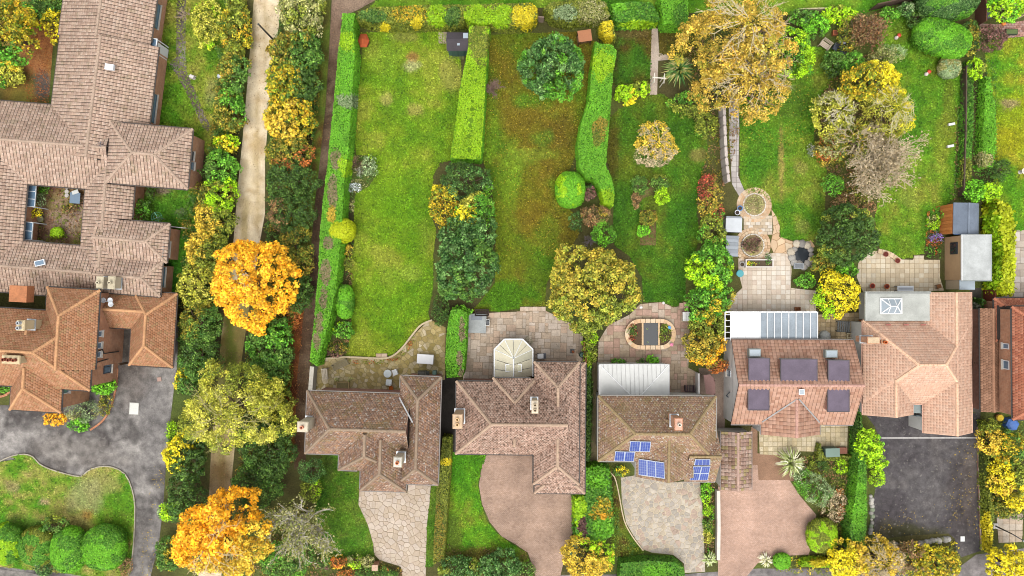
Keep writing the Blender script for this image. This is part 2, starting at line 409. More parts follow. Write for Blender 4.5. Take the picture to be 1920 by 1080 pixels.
def crown(name, label, cat, px, py, rx, ry, h, pal, leaf=0.15, dens=150, rc=None, rot=0.0, group=None, w=None, pal2=None, patch=None,
          top=0.5, gap=0.0, trunk=True, bark='#6a5844', rough=0.16, jit=0.3, cj=0.15, asp=0.6, twigs=0, twig_col='#cbb994', inner=None, flat=1.0, part='crown', low=0.25):
    """tree or shrub: a crown of leaf clumps. pal2 = second palette on one side, patch = (angle deg, share)"""
    vz = min(h * top, 0.9 * (rx + ry) / 2 / PX * flat); zc = h - vz
    c0 = P(px, py, zc + vz * 0.35); k = (H - zc - vz * 0.35) / H / PX
    RX, RY = rx * k, ry * k; R = (RX + RY) / 2
    if rc is None: rc = 0.06 * R + 0.16
    base = P(px, py, 0) * 0.35 + c0 * 0.65
    o = thing(name, label, cat, (c0[0], c0[1], 0.0), 0, group)
    ph = RNG.random(4) * 6.28
    def outline(t): return 1 + rough * (np.sin(3 * t + ph[0]) * 0.5 + np.sin(5 * t + ph[1]) * 0.35 + np.sin(8 * t + ph[2]) * 0.3)
    nc = int(max(8, 4.2 * (R / rc) ** 2 * (1 - gap)))
    t = RNG.random(nc) * 6.283; zz = RNG.uniform(-low, 1, nc); rr = np.sqrt(np.clip(1 - zz ** 2, 0, 1))
    sh = np.where(RNG.random(nc) < 0.8, RNG.uniform(0.86, 1.0, nc), RNG.uniform(0.35, 0.8, nc))
    ol = outline(t)
    ca, sa = math.cos(rot), math.sin(rot)
    ex = np.cos(t) * rr * max(0.05, RX - rc * 0.7) * sh * ol; ey = np.sin(t) * rr * max(0.05, RY - rc * 0.7) * sh * ol
    cx = ex * ca - ey * sa; cy = ex * sa + ey * ca
    cz = zc + zz * (vz - rc * 0.5) * sh * RNG.uniform(0.85, 1.08, nc)
    cr = rc * RNG.uniform(0.65, 1.35, nc)
    N = int(dens * 1.9 * math.pi * RX * RY * 1.25); leaf = leaf * 0.68
    wgt = cr ** 2; idx = RNG.choice(nc, N, p=wgt / wgt.sum())
    d = RNG.normal(size=(N, 3)); d[:, 2] += 0.75
    outw = np.stack([cx, cy, np.zeros(nc)], 1)[idx] / max(R, 0.1); d[:, :2] += outw[:, :2] * 0.6
    d /= np.linalg.norm(d, axis=1, keepdims=True)
    rad = cr[idx] * RNG.uniform(0.55, 1.08, N)
    pos = np.stack([cx, cy, cz], 1)[idx] + d * rad[:, None] * np.array([1, 1, 0.8])
    pos[:, 2] = np.maximum(pos[:, 2], 0.04)
    nr = d + RNG.normal(size=(N, 3)) * 0.55 + np.array([0, 0, 0.35])
    tone = (1 + RNG.normal(size=nc) * cj).clip(0.6, 1.5)
    A = np.array([lin(q) for q in PAL[pal]]) * LEAF
    ci = RNG.choice(len(A), nc, p=w); clc = A[ci]
    if pal2:
        B = np.array([lin(q) for q in PAL[pal2]]) * LEAF
        if patch: ang, share = math.radians(patch[0]), patch[1]; pr = (cx * math.cos(ang) + cy * math.sin(ang)) / max(R, .1)
        else: pr = (fbm(cx * 0.5 + px * .1, cy * 0.5 + py * .1) - 0.5) * 5; share = 0.4
        sel = pr + RNG.normal(size=nc) * 0.22 > (1 - 2 * share)
        clc = np.where(sel[:, None], B[RNG.choice(len(B), nc)], clc)
        lf = np.where(sel[idx][:, None], B[RNG.choice(len(B), N)], A[RNG.choice(len(A), N, p=w)])
    else: lf = A[RNG.choice(len(A), N, p=w)]
    cols = 1.42 * (clc[idx] * 0.45 + lf * 0.55) * tone[idx][:, None] * (1 + RNG.normal(size=(N, 1)) * jit).clip(0.5, 1.6)
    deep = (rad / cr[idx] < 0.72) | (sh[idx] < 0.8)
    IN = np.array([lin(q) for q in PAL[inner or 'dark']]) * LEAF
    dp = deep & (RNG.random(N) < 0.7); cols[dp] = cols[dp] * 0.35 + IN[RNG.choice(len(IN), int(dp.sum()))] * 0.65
    sz = leaf * RNG.uniform(0.45, 1.35, N)
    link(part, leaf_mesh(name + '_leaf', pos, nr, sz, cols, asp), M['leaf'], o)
    if twigs:
        tm = MB()
        for _ in range(twigs):
            a = random.uniform(0, 6.283); r0 = random.uniform(0.05, 0.55); r1 = min(1.0, r0 + random.uniform(0.25, 0.6)); pts = []
            for q in range(5):
                r_ = r0 + (r1 - r0) * q / 4; a_ = a + random.gauss(0, 0.10) * q * 0.5
                pts.append(Vector((math.cos(a_) * RX * r_, math.sin(a_) * RY * r_, zc + vz * math.sqrt(max(0.02, 1 - r_ * r_)) * random.uniform(0.98, 1.06) + 0.05)))
            curve_tubes(tm, pts, 0.028, 0.012, 4)
            for q in (1, 2, 3):
                for _k in range(2):
                    d_ = Vector((math.cos(a + random.gauss(0, .8)), math.sin(a + random.gauss(0, .8)), random.uniform(-.1, .2))) * R * random.uniform(.08, .2)
                    tm.tube(pts[q], pts[q] + d_, 0.018, 0.009, 3, False)
        tm.build('twigs', 'bark', o, twig_col)['kind'] = 'stuff'
    if trunk:
        tg = [(cx[i] + c0[0], cy[i] + c0[1], cz[i]) for i in RNG.choice(nc, min(nc, 9), replace=False)]
        trunk_limbs(o, (base[0], base[1], -0.02), (c0[0], c0[1], max(0.3, zc * 0.85)), max(0.05, 0.035 * h), tg, bark)
    return o

def ball(name, label, cat, px, py, rx, ry, h, pal, leaf=0.09, dens=420, rot=0.0, group=None, lump=0.05, pal2=None, egg=0.0, stem=True, sq=2.4):
    """clipped topiary: dense small leaves over one smooth rounded body"""
    vz = h * 0.5; k = (H - h * 0.55) / H / PX; RX, RY = rx * k, ry * k; c0 = P(px, py, h * 0.55)
    o = thing(name, label, cat, (c0[0], c0[1], 0), 0, group)
    N = int(dens * (math.pi * RX * RY * 2.2))
    d = RNG.normal(size=(N, 3)); d[:, 2] = np.where(d[:, 2] < -0.4, -d[:, 2], d[:, 2]); d /= np.linalg.norm(d, axis=1, keepdims=True)
    f = (np.abs(d[:, 0]) ** sq + np.abs(d[:, 1]) ** sq + np.abs(d[:, 2]) ** sq) ** (-1 / sq)
    f = f * (1 + lump * (fbm(d[:, 0] * 3 + px, d[:, 1] * 3 + d[:, 2] * 2 + py) - 0.5) * 2) * RNG.uniform(0.95, 1.02, N)
    p = d * f[:, None] * np.array([RX, RY, vz]); ca, sa = math.cos(rot), math.sin(rot)
    q = np.stack([p[:, 0] * ca - p[:, 1] * sa, p[:, 0] * sa + p[:, 1] * ca, p[:, 2] + vz], 1); q[:, 2] = q[:, 2].clip(0.03)
    nr = d / np.array([RX, RY, vz]); nr = np.stack([nr[:, 0] * ca - nr[:, 1] * sa, nr[:, 0] * sa + nr[:, 1] * ca, nr[:, 2]], 1)
    nr /= np.linalg.norm(nr, axis=1, keepdims=True); nr = nr + RNG.normal(size=(N, 3)) * 0.42
    cols = pick_cols(PAL[pal], N)
    if pal2:
        m = fbm(q[:, 0] * 1.1 + px, q[:, 1] * 1.1 + py) > 0.55; cols[m] = pick_cols(PAL[pal2], int(m.sum()))
    cols *= 1.1 * (0.85 + 0.3 * fbm(q[:, 0] * 2 + 5, q[:, 1] * 2 + 9))[:, None]
    link('foliage', leaf_mesh(name + '_leaf', q, nr, leaf * RNG.uniform(0.6, 1.2, N), cols), M['leaf'], o)
    # twiggy core that keeps the body opaque
    mb = MB(); prof = [(0.25, 0.0), (0.72, 0.25 * vz), (0.9, 0.8 * vz), (0.88, 1.15 * vz), (0.66, 1.6 * vz), (0.2, 1.84 * vz)]
    mb.lathe((0, 0, 0), prof, 14)
    mb.v = [((x * RX) * ca - (y * RY) * sa, (x * RX) * sa + (y * RY) * ca, z) for x, y, z in mb.v]
    mb.build('twig_core', 'bark', o, lin(PAL[pal][3]) * 0.6, smooth=True)
    return o

def hedge(name, label, pts, h, pal, leaf=0.085, dens=260, group=None, patches=None, cat='hedge', top_rough=0.06, side_pal=None, holes=None, loose=0.0, batter=0.06, jit=0.14):
    """clipped hedge from its outline in the photo: sides turned to the camera are measured at the foot, the others at the top edge"""
    p = np.array(pts, float)
    if area2(p * [1, -1]) < 0: p = p[::-1]
    n = len(p); W_ = np.zeros((n, 2))
    for i in range(n):
        t = p[(i + 1) % n] - p[i - 1]; nr = np.array([t[1], t[0]]) * np.array([-1, 1])     # image space, y down; outward
        nr = np.array([-t[1], t[0]]); toc = np.array([960, 540]) - p[i]
        W_[i] = P(p[i][0], p[i][1], 0.1 if nr @ toc > 0 else h)
    o0 = W_.mean(0); o = thing(name, label, cat, (o0[0], o0[1], 0), 0, group)
    q = W_ - o0
    if area2(q) < 0: q = q[::-1]
    lo, hi = q.min(0), q.max(0); A = area2(q)
    pos = []; nrm = []
    nt = int(A * dens * 1.1); x = np.zeros(0); y = np.zeros(0)
    while len(x) < nt:
        a = RNG.uniform(lo[0], hi[0], nt * 2); b = RNG.uniform(lo[1], hi[1], nt * 2); m = inside(q, a, b); x = np.r_[x, a[m]]; y = np.r_[y, b[m]]
    x, y = x[:nt], y[:nt]
    z = h + (fbm(x * 1.4 + o0[0], y * 1.4 + o0[1]) - 0.5) * top_rough * 6 + RNG.normal(size=nt) * (0.025 + loose)
    if holes is not None:
        keep = ~np.zeros(nt, bool)
        for (hx, hy, hr) in holes:
            c = P(hx, hy, h) - o0; keep &= ~((np.hypot(x - c[0], y - c[1]) < hr / PX * (0.6 + 0.8 * fbm(x * 4, y * 4))))
        x, y, z = x[keep], y[keep], z[keep]; nt = len(x)
    pos.append(np.stack([x, y, z], 1)); nrm.append(np.tile([0, 0, 1.0], (nt, 1)) + RNG.normal(size=(nt, 3)) * 0.42)
    nx = np.roll(q, -1, 0); e = nx - q; L = np.hypot(e[:, 0], e[:, 1])
    ns = int(L.sum() * h * dens * 0.7); ei = RNG.choice(n, ns, p=L / L.sum()); t = RNG.random(ns)
    sp = q[ei] + e[ei] * t[:, None]; on = np.stack([e[:, 1], -e[:, 0]], 1) / (L[:, None] + 1e-9)
    sz_ = RNG.random(ns) ** 0.85 * h
    off = batter * (1 - sz_ / h) + (fbm(sp[:, 0] * 1.5 + sz_, sp[:, 1] * 1.5 - sz_) - 0.5) * (0.14 + loose * 2) + RNG.normal(size=ns) * (0.02 + loose) - 0.12 * np.clip((sz_ / h - 0.85) / 0.15, 0, 1) ** 2
    sp = sp + on[ei] * off[:, None]
    pos.append(np.column_stack([sp, sz_])); nrm.append(np.column_stack([on[ei], np.full(ns, 0.3)]) + RNG.normal(size=(ns, 3)) * 0.42)
    pos = np.concatenate(pos); nrm = np.concatenate(nrm); N = len(pos)
    cols = pick_cols(PAL[pal], N, jit)
    if side_pal: cols[nt:] = pick_cols(PAL[side_pal], N - nt, jit)
    ppx = (pos[:, 0] + o0[0]) * PX * H / (H - pos[:, 2]) + 960; ppy = 540 - (pos[:, 1] + o0[1]) * PX * H / (H - pos[:, 2])
    for (ax, ay, rx, ry, pl) in (patches or []):
        dd = ((ppx - ax) / rx) ** 2 + ((ppy - ay) / ry) ** 2 + (fbm(pos[:, 0] * 1.6 + 3, pos[:, 1] * 1.6) - 0.5) * 2.2 + RNG.normal(size=N) * 0.2
        m = (dd < 1) & ((pos[:, 2] > h * 0.9) | (pl not in ('hedgebrown', 'purple')))
        cols[m] = pick_cols(PAL[pl], int(m.sum()), jit)
    cols *= 0.9 * (0.72 + 0.56 * fbm(pos[:, 0] * 0.9 + o0[0], pos[:, 1] * 0.9 + o0[1]))[:, None]
    sz = leaf * RNG.uniform(0.6, 1.25, N) * (1 + loose * 3)
    link('foliage', leaf_mesh(name + '_leaf', pos, nrm, sz, cols), M['leaf'], o)
    inn = q - 0.10 * np.array([on[i] + on[i - 1] for i in range(n)]) / 1.4
    MB().prism([tuple(v) for v in inn], 0.0, h - 0.13).build('twig_core', 'bark', o, lin(PAL[pal][3]) * 0.55)
    return o

def branch_net(mb, start, direc, length, r, depth, spread, out, nb=4, up=0.05, twig=0.022):
    pts = [Vector(start)]; d = Vector(direc).normalized()
    for i in range(3):
        d = (d + Vector((random.gauss(0, .16), random.gauss(0, .16), random.gauss(up, .1)))).normalized(); pts.append(pts[-1] + d * length / 3)
    curve_tubes(mb, pts, r, max(twig, r * 0.55), 4 if depth < 2 else 6)
    if depth == 0: out.append(tuple(pts[-1])); return
    for k in range(nb):
        s = pts[1 + (k % 3)] if k < 3 else pts[3]
        dd = (d + Vector((random.gauss(0, spread), random.gauss(0, spread), random.gauss(up, spread * 0.5)))).normalized()
        branch_net(mb, s, dd, length * random.uniform(.5, .8), max(twig, r * 0.55), depth - 1, spread, out, nb, up, twig)

def bare_tree(name, label, px, py, r, h, bark, nl=9, depth=3, nb=4, leaves=None, ldens=1.0, cat='tree', twig=0.022, tx=None, ty=None, group=None, leaf=0.11, spread=0.5, trunk_r=0.16):
    """tree whose pale limbs and twigs show; leaves = palette of the few that are left"""
    zc = h * 0.45; c = P(px, py, zc); b = P(tx or px, ty or py, 0)
    o = thing(name, label, cat, (b[0], b[1], 0), 0, group)
    mb = MB(); top = Vector((c[0], c[1], zc)); curve_tubes(mb, [Vector((b[0], b[1], -.02)), Vector((b[0], b[1], 0)).lerp(top, .5), top], trunk_r, trunk_r * 0.7, 8)
    out = []; R = r / PX * (H - h * .7) / H
    for i in range(nl):
        t = 2 * math.pi * (i + random.uniform(-.3, .3)) / nl; el = random.choice([0.3, 0.6, 1.1])
        d = Vector((math.cos(t) * math.cos(el), math.sin(t) * math.cos(el), math.sin(el)))
        branch_net(mb, top + Vector((0, 0, random.uniform(-.3, .1) * zc)), d, R * 0.52, trunk_r * 0.5, depth - 1, spread, out, nb, 0.05, twig)
    l = o.location
    mb.build('trunk', 'bark', o, bark, world=True)
    if leaves:
        T = np.array(out); T[:, :2] -= b; N = int(len(T) * 26 * ldens); i = RNG.choice(len(T), N)
        pos = T[i] + RNG.normal(size=(N, 3)) * [0.22, 0.22, 0.16]; pos[:, 2] = pos[:, 2].clip(.1)
        link('crown', leaf_mesh(name + '_leaf', pos, RNG.normal(size=(N, 3)) + [0, 0, 1], leaf * RNG.uniform(.6, 1.2, N), pick_cols(PAL[leaves], N)), M['leaf'], o)
    return o

def spiky(name, label, px, py, r, h, cols, n=90, cat='yucca', width=0.05, group=None, droop=0.5):
    """rosette of long strap leaves"""
    c = P(px, py, h * 0.4); o = thing(name, label, cat, (c[0], c[1], 0), 0, group); R = r / PX
    v = []; f = []; cl = []
    for i in range(n):
        t = random.uniform(0, 6.283); el = random.uniform(0.15, 1.35); L = R * random.uniform(0.8, 1.1); ex = math.cos(el); zt = h * 0.35 + L * math.sin(el) * 0.7
        p0 = Vector((0, 0, h * 0.3)); p1 = Vector((math.cos(t) * L * ex * .55, math.sin(t) * L * ex * .55, h * 0.35 + (zt - h * .35) * 0.8)); p2 = Vector((math.cos(t) * L * ex, math.sin(t) * L * ex, max(.05, zt - droop * L * ex * 0.5)))
        s = Vector((-math.sin(t), math.cos(t), 0)) * width; b = len(v)
        v += [p0 - s * .6, p0 + s * .6, p1 + s, p1 - s, p2]; f += [(b, b + 1, b + 2, b + 3), (b + 3, b + 2, b + 4)]
        q = lin(random.choice(cols)) * LEAF * random.uniform(.8, 1.2); cl += [q, q]
    me = bpy.data.meshes.new(name); me.from_pydata([tuple(q) for q in v], [], f); me.update(); face_col(me, cl); link('leaves', me, M['leaf'], o)
    MB().tube((0, 0, 0), (0, 0, h * 0.4), 0.12, 0.08, 8).build('trunk', 'bark', o, '#6a5844')
    return o

def lowplants(name, label, pts, pal, h=0.35, dens=120, leaf=0.08, cat='plants', pal2=None, clump=0.3):
    """mixed low planting filling a bed outline: nobody could count it"""
    q = PP(pts); o0 = q.mean(0); q = q - o0; lo, hi = q.min(0), q.max(0); N = int(abs(area2(q)) * dens); x = np.zeros(0); y = x
    while len(x) < N:
        a = RNG.uniform(lo[0], hi[0], N * 2 + 8); b = RNG.uniform(lo[1], hi[1], N * 2 + 8); m = inside(q, a, b); x = np.r_[x, a[m]]; y = np.r_[y, b[m]]
    x, y = x[:N], y[:N]; g = fbm(x / clump + o0[0] * 3, y / clump + o0[1] * 3, 2); keep = g > 0.36; x, y, g = x[keep], y[keep], g[keep]; N = len(x)
    z = h * ((g - .3) * 2.2).clip(0.08, 1.2) * RNG.uniform(.4, 1, N)
    cols = pick_cols(PAL[pal], N)
    if pal2: m = fbm(x / clump * .6 + 31, y / clump * .6 + 7, 2) > 0.52; cols[m] = pick_cols(PAL[pal2], int(m.sum()))
    me = leaf_mesh(name + '_leaf', np.stack([x, y, z], 1), RNG.normal(size=(N, 3)) * .6 + [0, 0, 1], leaf * RNG.uniform(.6, 1.3, N), cols)
    return finish(link(name, me, M['leaf'], None, None, (o0[0], o0[1], 0.03)), label, cat, None, 'stuff')

# ------------------------------------------------------------------ ground sheets
LAWN_COLS = []
def mixcols(cols, f):
    A = np.array([lin(c) for c in cols]); n = len(A) - 1
    t = np.clip((f - 0.36) / 0.28, 0, 0.999) * n; i = t.astype(int); t = (t - i)[:, None]
    return A[i] * (1 - t) + A[i + 1] * t

def sheet_cols(x, y, cols, ns, blobs, seed):
    c = mixcols(cols, fbm(x * ns + seed, y * ns + seed * 1.7, 5) * .6 + fbm(x * ns * 3.1 + seed, y * ns * 3.1 - seed, 4) * .4)
    if seed in (31, 47): c = c * (1 + (0.09 if seed == 31 else 0.06) * np.sign(np.sin(x * 5.2 + 0.25 * np.sin(y * .7))))[:, None]
    px = x * PX + 960; py = 540 - y * PX
    for (ax, ay, rx, ry, hx, s) in blobs:
        d = np.sqrt(((px - ax) / rx) ** 2 + ((py - ay) / ry) ** 2) + (fbm(x * 0.8 + ax, y * 0.8 + ay, 4) - 0.5) * 1.3
        m = (np.clip(1.25 - d, 0, 0.5) / 0.5 * s)[:, None]
        c = c * (1 - m) + lin(hx) * m
    return c

def gsheet(name, pts, z, cols, mat, ns=0.35, blobs=(), res=0.5, sm=0, blades=0, seed=None, edge=0.0, label=None, bh=0.07):
    if sm: pts = smooth(pts, sm)
    q = PP(pts, 0)
    if area2(q) < 0: q = q[::-1]
    seed = seed if seed is not None else abs(hash(name)) % 50 if False else len(bpy.data.objects) % 57
    # boundary points at most 1 m apart
    bd = []
    for i in range(len(q)):
        a, b = q[i], q[(i + 1) % len(q)]; m = max(1, int(np.hypot(*(b - a)) / 1.0))
        for k in range(m): bd.append(a + (b - a) * k / m)
    bd = np.array(bd)
    lo, hi = q.min(0), q.max(0)
    gx, gy = np.meshgrid(np.arange(lo[0], hi[0], res), np.arange(lo[1], hi[1], res)); gx = gx.ravel() + RNG.uniform(-.2, .2, gx.size) * res; gy = gy.ravel() + RNG.uniform(-.2, .2, gy.size) * res
    m = inside(q, gx, gy); G = np.column_stack([gx[m], gy[m]])
    vs = [Vector(p) for p in np.concatenate([bd, G])]
    n = len(bd); out = delaunay_2d_cdt(vs, [], [list(range(n))], 1, 1e-5)
    v = np.array([(p.x, p.y, z) for p in out[0]]); f = out[2]
    me = bpy.data.meshes.new(name); o0 = np.array([*q.mean(0), 0])
    me.from_pydata([tuple(p) for p in v - o0], [], [tuple(t) for t in f]); me.update()
    # faces look up
    if len(me.polygons) and me.polygons[0].normal.z < 0: me.flip_normals()
    vert_col(me, sheet_cols(v[:, 0], v[:, 1], cols, ns, blobs, seed) * (0.96 if mat == 'lawn' else 1.0))
    o = link(name, me, M[mat], None, None, tuple(o0)); o['kind'] = 'structure'
    if label: o['label'] = label
    if blades:
        N = int(area2(q) * blades); a = RNG.uniform(lo[0], hi[0], N * 3); b = RNG.uniform(lo[1], hi[1], N * 3); m = inside(q, a, b); a, b = a[m][:N], b[m][:N]; N = len(a)
        c = sheet_cols(a, b, cols, ns, blobs, seed) * (1 + RNG.normal(size=(N, 1)) * 0.32).clip(0.4, 1.8) * 0.97
        c *= (0.62 + 0.76 * fbm(a * 1.7, b * 1.7, 3))[:, None]
        t = RNG.random(N) * 6.283; s = RNG.uniform(0.05, 0.11, N); d = np.stack([np.cos(t), np.sin(t)], 1)
        V = np.empty((N, 3, 3)); base = np.column_stack([a, b, np.full(N, z)])
        V[:, 0] = base; V[:, 0, :2] -= d * s[:, None]; V[:, 1] = base; V[:, 1, :2] += d * s[:, None]
        t2 = t + 1.57 + RNG.normal(size=N) * .4; V[:, 2] = base; V[:, 2, :2] += np.stack([np.cos(t2), np.sin(t2)], 1) * (s * 1.6)[:, None]; V[:, 2, 2] += bh * RNG.uniform(.5, 1.3, N)
        me = mesh_np('grass', V.reshape(-1, 3) - o0, np.arange(3 * N), np.full(N, 3)); face_col(me, c)
        g = link('grass', me, M['blade'], o); g['kind'] = 'stuff'
    return o

# the one sheet under everything: leaf litter and rough ground
gsheet('ground', [(-2600, -2200), (4500, -2200), (4500, 3300), (-2600, 3300)], 0.0, ['#3f3a22', '#57502c', '#5f6a2c', '#4a5a24'], 'soil', ns=0.3, res=4.0, seed=3)

# --- lane and paths
gsheet('gravel_track', [(485, -300), (540, -300), (530, 0), (515, 100), (505, 200), (497, 300), (497, 400), (488, 450), (470, 560), (458, 640), (447, 720), (440, 840), (432, 930), (415, 1080), (400, 1400),
        (350, 1400), (372, 1080), (392, 930), (396, 840), (408, 720), (414, 640), (424, 560), (438, 450), (446, 350), (456, 250), (466, 130), (476, 0)], 0.02,
       ['#d0b68c', '#e0ccaa', '#ead8b8', '#d4c09a'], 'gravel', ns=0.5, res=0.35,
       blobs=[(440, 640, 40, 80, '#7c7030', .9), (430, 720, 35, 50, '#7c7a34', .9), (430, 600, 8, 120, '#5f6a24', .8), (436, 690, 8, 90, '#66702a', .8), (416, 860, 8, 60, '#6f7034', .8), (418, 850, 26, 50, '#a08c5c', .7), (412, 910, 30, 40, '#7c6036', .8), (405, 1000, 40, 60, '#7c5a30', .8),
              (482, 330, 7, 130, '#b29a6a', .6), (460, 420, 8, 60, '#a8945c', .7), (497, 60, 6, 80, '#b09a70', .6), (472, 60, 6, 60, '#8a7a48', .7)])
gsheet('footpath', [(620, -200), (720, -200), (705, 0), (672, 18), (650, 28), (640, 40), (634, 140), (624, 240), (610, 350), (602, 440), (598, 500), (592, 580), (584, 660), (580, 740), (575, 800), (573, 880), (552, 880), (553, 800), (558, 700), (568, 600), (580, 500),
        (589, 400), (600, 300), (611, 200), (617, 100), (622, 0)], 0.02, ['#4c3a2a', '#5a4634', '#6c5844', '#7a6854'], 'soil', ns=0.6, res=0.4,
       blobs=[(650, 10, 45, 30, '#9c8470', .9), (628, 60, 14, 60, '#8f7462', .7), (560, 720, 14, 120, '#563a24', .6), (556, 830, 14, 60, '#60442c', .6)])
# strip of rough grass and litter between the hedgerow and the footpath
gsheet('verge', [(598, 0), (620, 0), (616, 100), (610, 200), (600, 300), (588, 400), (570, 500), (545, 620), (540, 720), (553, 720), (568, 600), (590, 400), (606, 260), (618, 110)][:6] + [(578, 480), (560, 480), (575, 380), (585, 280), (596, 180), (600, 90)], 0.012,
       ['#4a4a20', '#6a6428', '#5f7a24', '#6b4a24'], 'soil', ns=0.6, res=0.5)
gsheet('leaf_litter', [(545, 560), (572, 560), (562, 700), (553, 850), (535, 860), (535, 700)], 0.012, ['#4a2c18', '#6a3a1c', '#7c4a22', '#8c5a2a'], 'soil', ns=0.8, res=0.5)
gsheet('field', [(640, -400), (2200, -400), (2200, 24), (1700, 5), (1600, 30), (1300, 24), (1000, 14), (690, 16), (715, -6)], 0.016, ['#4f8a1c', '#5f9a20', '#7aa82a', '#8aa832'], 'lawn', ns=0.25, blades=25)

# --- tarmac forecourt with its grass island, far left
gsheet('forecourt', [(-500, 740), (20, 760), (180, 700), (215, 680), (222, 640), (235, 600), (335, 600), (332, 690), (325, 740), (318, 800), (311, 880), (306, 950), (298, 1020), (280, 1090), (270, 1500), (-500, 1500)], 0.02,
       ['#4f4a48', '#6a6663', '#837e7a', '#98938e'], 'tarmac', ns=0.6, res=0.4,
       blobs=[(240, 700, 40, 60, '#6b625c', .7), (245, 630, 20, 60, '#4c443c', .8), (290, 800, 30, 90, '#7a7674', .6), (150, 850, 80, 30, '#8c857e', .5), (265, 1040, 14, 90, '#6f6a66', .6)])
gsheet('island_lawn', [(-400, 880), (0, 866), (20, 856), (45, 852), (62, 857), (74, 870), (95, 880), (125, 889), (152, 894), (165, 884), (185, 876), (210, 876), (234, 889), (247, 915), (253, 950), (251, 1010), (247, 1050), (240, 1085), (200, 1086), (0, 1062), (-400, 1060)], 0.11,
       ['#56921e', '#74a028', '#a0a84a', '#b4aa60'], 'lawn', ns=0.5, blades=60, sm=2,
       blobs=[(190, 905, 30, 25, '#a8a860', .7), (160, 930, 35, 30, '#a9a872', .7), (25, 912, 14, 10, '#b09a70', .7), (165, 965, 14, 10, '#b5803c', .6), (85, 940, 8, 6, '#d0a890', .6), (30, 990, 60, 25, '#4f9a20', .7), (235, 960, 20, 40, '#6aa024', .5)])
gsheet('bottom_pavement', [(-400, 1066), (0, 1067), (60, 1074), (100, 1086), (100, 1500), (-400, 1500)], 0.05, ['#7c7672', '#88827c'], 'tarmac', res=1.0)

# --- gardens of the long brown roofed building
gsheet('rough_lawn', [(300, -80), (470, -80), (455, 100), (430, 260), (395, 300), (360, 250), (280, 230), (285, 120), (312, 0)], 0.015, ['#5a8a20', '#7c9c2a', '#98a83a', '#a8a848'], 'lawn', ns=0.5, blades=70, bh=0.12,
       blobs=[(305, 20, 10, 60, '#7c7430', .8), (350, 180, 24, 40, '#66a01e', .6), (312, 215, 30, 20, '#5fa020', .7), (400, 170, 14, 26, '#b0b070', .5), (300, 150, 14, 40, '#6a9a24', .5)])
gsheet('garden_path', [(331, -60), (350, -60), (348, 60), (349, 100), (350, 130), (362, 160), (378, 200), (394, 235), (390, 248), (380, 238), (362, 200), (345, 165), (330, 140), (318, 118), (330, 108), (331, 50)], 0.03, ['#5c5048', '#6f645c', '#8a8078'], 'soil', ns=0.6, res=0.4,
       blobs=[(338, 15, 10, 40, '#4a4440', .8), (345, 100, 12, 20, '#9a948c', .6)])
gsheet('rough_lawn', [(-200, -80), (130, -80), (124, 75), (100, 76), (92, 194), (0, 190), (-200, 180)], 0.015, ['#5a5a24', '#7a5a2c', '#8a7a34', '#6a7a2c'], 'soil', ns=0.5, res=0.5,
       blobs=[(75, 95, 30, 50, '#b87a4a', .9), (80, 70, 30, 20, '#c07a48', .8), (80, 165, 16, 26, '#5a5450', .95), (30, 170, 30, 20, '#8a7030', .6), (100, 10, 30, 30, '#4f7a20', .7)])
gsheet('courtyard', [(38, 335), (170, 345), (160, 470), (34, 462)], 0.02, ['#6a5040', '#8a6a54', '#a88a74', '#8a7a4a'], 'soil', ns=0.9, res=0.3, blobs=[(130, 420, 24, 30, '#b09a88', .6), (100, 352, 18, 10, '#7a4a38', .7), (145, 458, 16, 12, '#8a9030', .6)])
gsheet('small_lawn', [(240, 335), (372, 345), (364, 430), (318, 428), (315, 420), (240, 412)], 0.02, ['#4f8a20', '#5f9a28', '#7c9a34'], 'lawn', ns=0.6, blades=70, bh=0.1, blobs=[(268, 358, 14, 10, '#8a5a44', .8), (305, 358, 14, 8, '#a08a78', .9), (340, 398, 10, 7, '#9a9080', .5)])
gsheet('side_strip', [(318, 430), (358, 428), (350, 480), (343, 560), (315, 560)], 0.02, ['#3f7a1c', '#4f9020', '#5f9a28'], 'lawn', ns=0.6, blades=60)

# --- back lawns, left to right
gsheet('back_lawn', [(676, 62), (760, 58), (838, 60), (842, 92), (862, 98), (866, 140), (858, 210), (850, 300), (825, 305), (812, 330), (806, 400), (818, 430), (812, 480), (812, 540), (803, 585), (806, 600), (795, 604), (775, 622), (755, 648), (735, 666), (720, 669), (660, 668), (648, 672), (655, 640), (662, 560), (656, 500), (664, 455), (664, 380), (668, 362), (692, 350), (705, 330), (704, 305), (690, 292), (668, 290), (664, 250), (670, 180), (680, 100)], 0.03,
       ['#6a981c', '#7aa020', '#8aa626', '#a0ac3a'], 'lawn', ns=0.28, blades=90, sm=0, seed=11,
       blobs=[(773, 108, 12, 10, '#b5884c', .85), (773, 122, 18, 10, '#c4c088', .7), (845, 140, 22, 30, '#b8ac58', .6), (725, 110, 30, 30, '#8aaa34', .5), (725, 185, 12, 14, '#c4b468', .6), (780, 205, 14, 12, '#c0b060', .6), (690, 90, 22, 18, '#8a9a34', .6), (760, 70, 30, 10, '#a09a50', .6),
              (740, 400, 40, 60, '#74a618', .5), (720, 330, 40, 40, '#86ac20', .5), (785, 420, 22, 90, '#5a9414', .5), (740, 560, 50, 60, '#66a616', .4), (680, 660, 24, 14, '#9aa030', .5), (770, 515, 20, 16, '#a0b440', .6)])
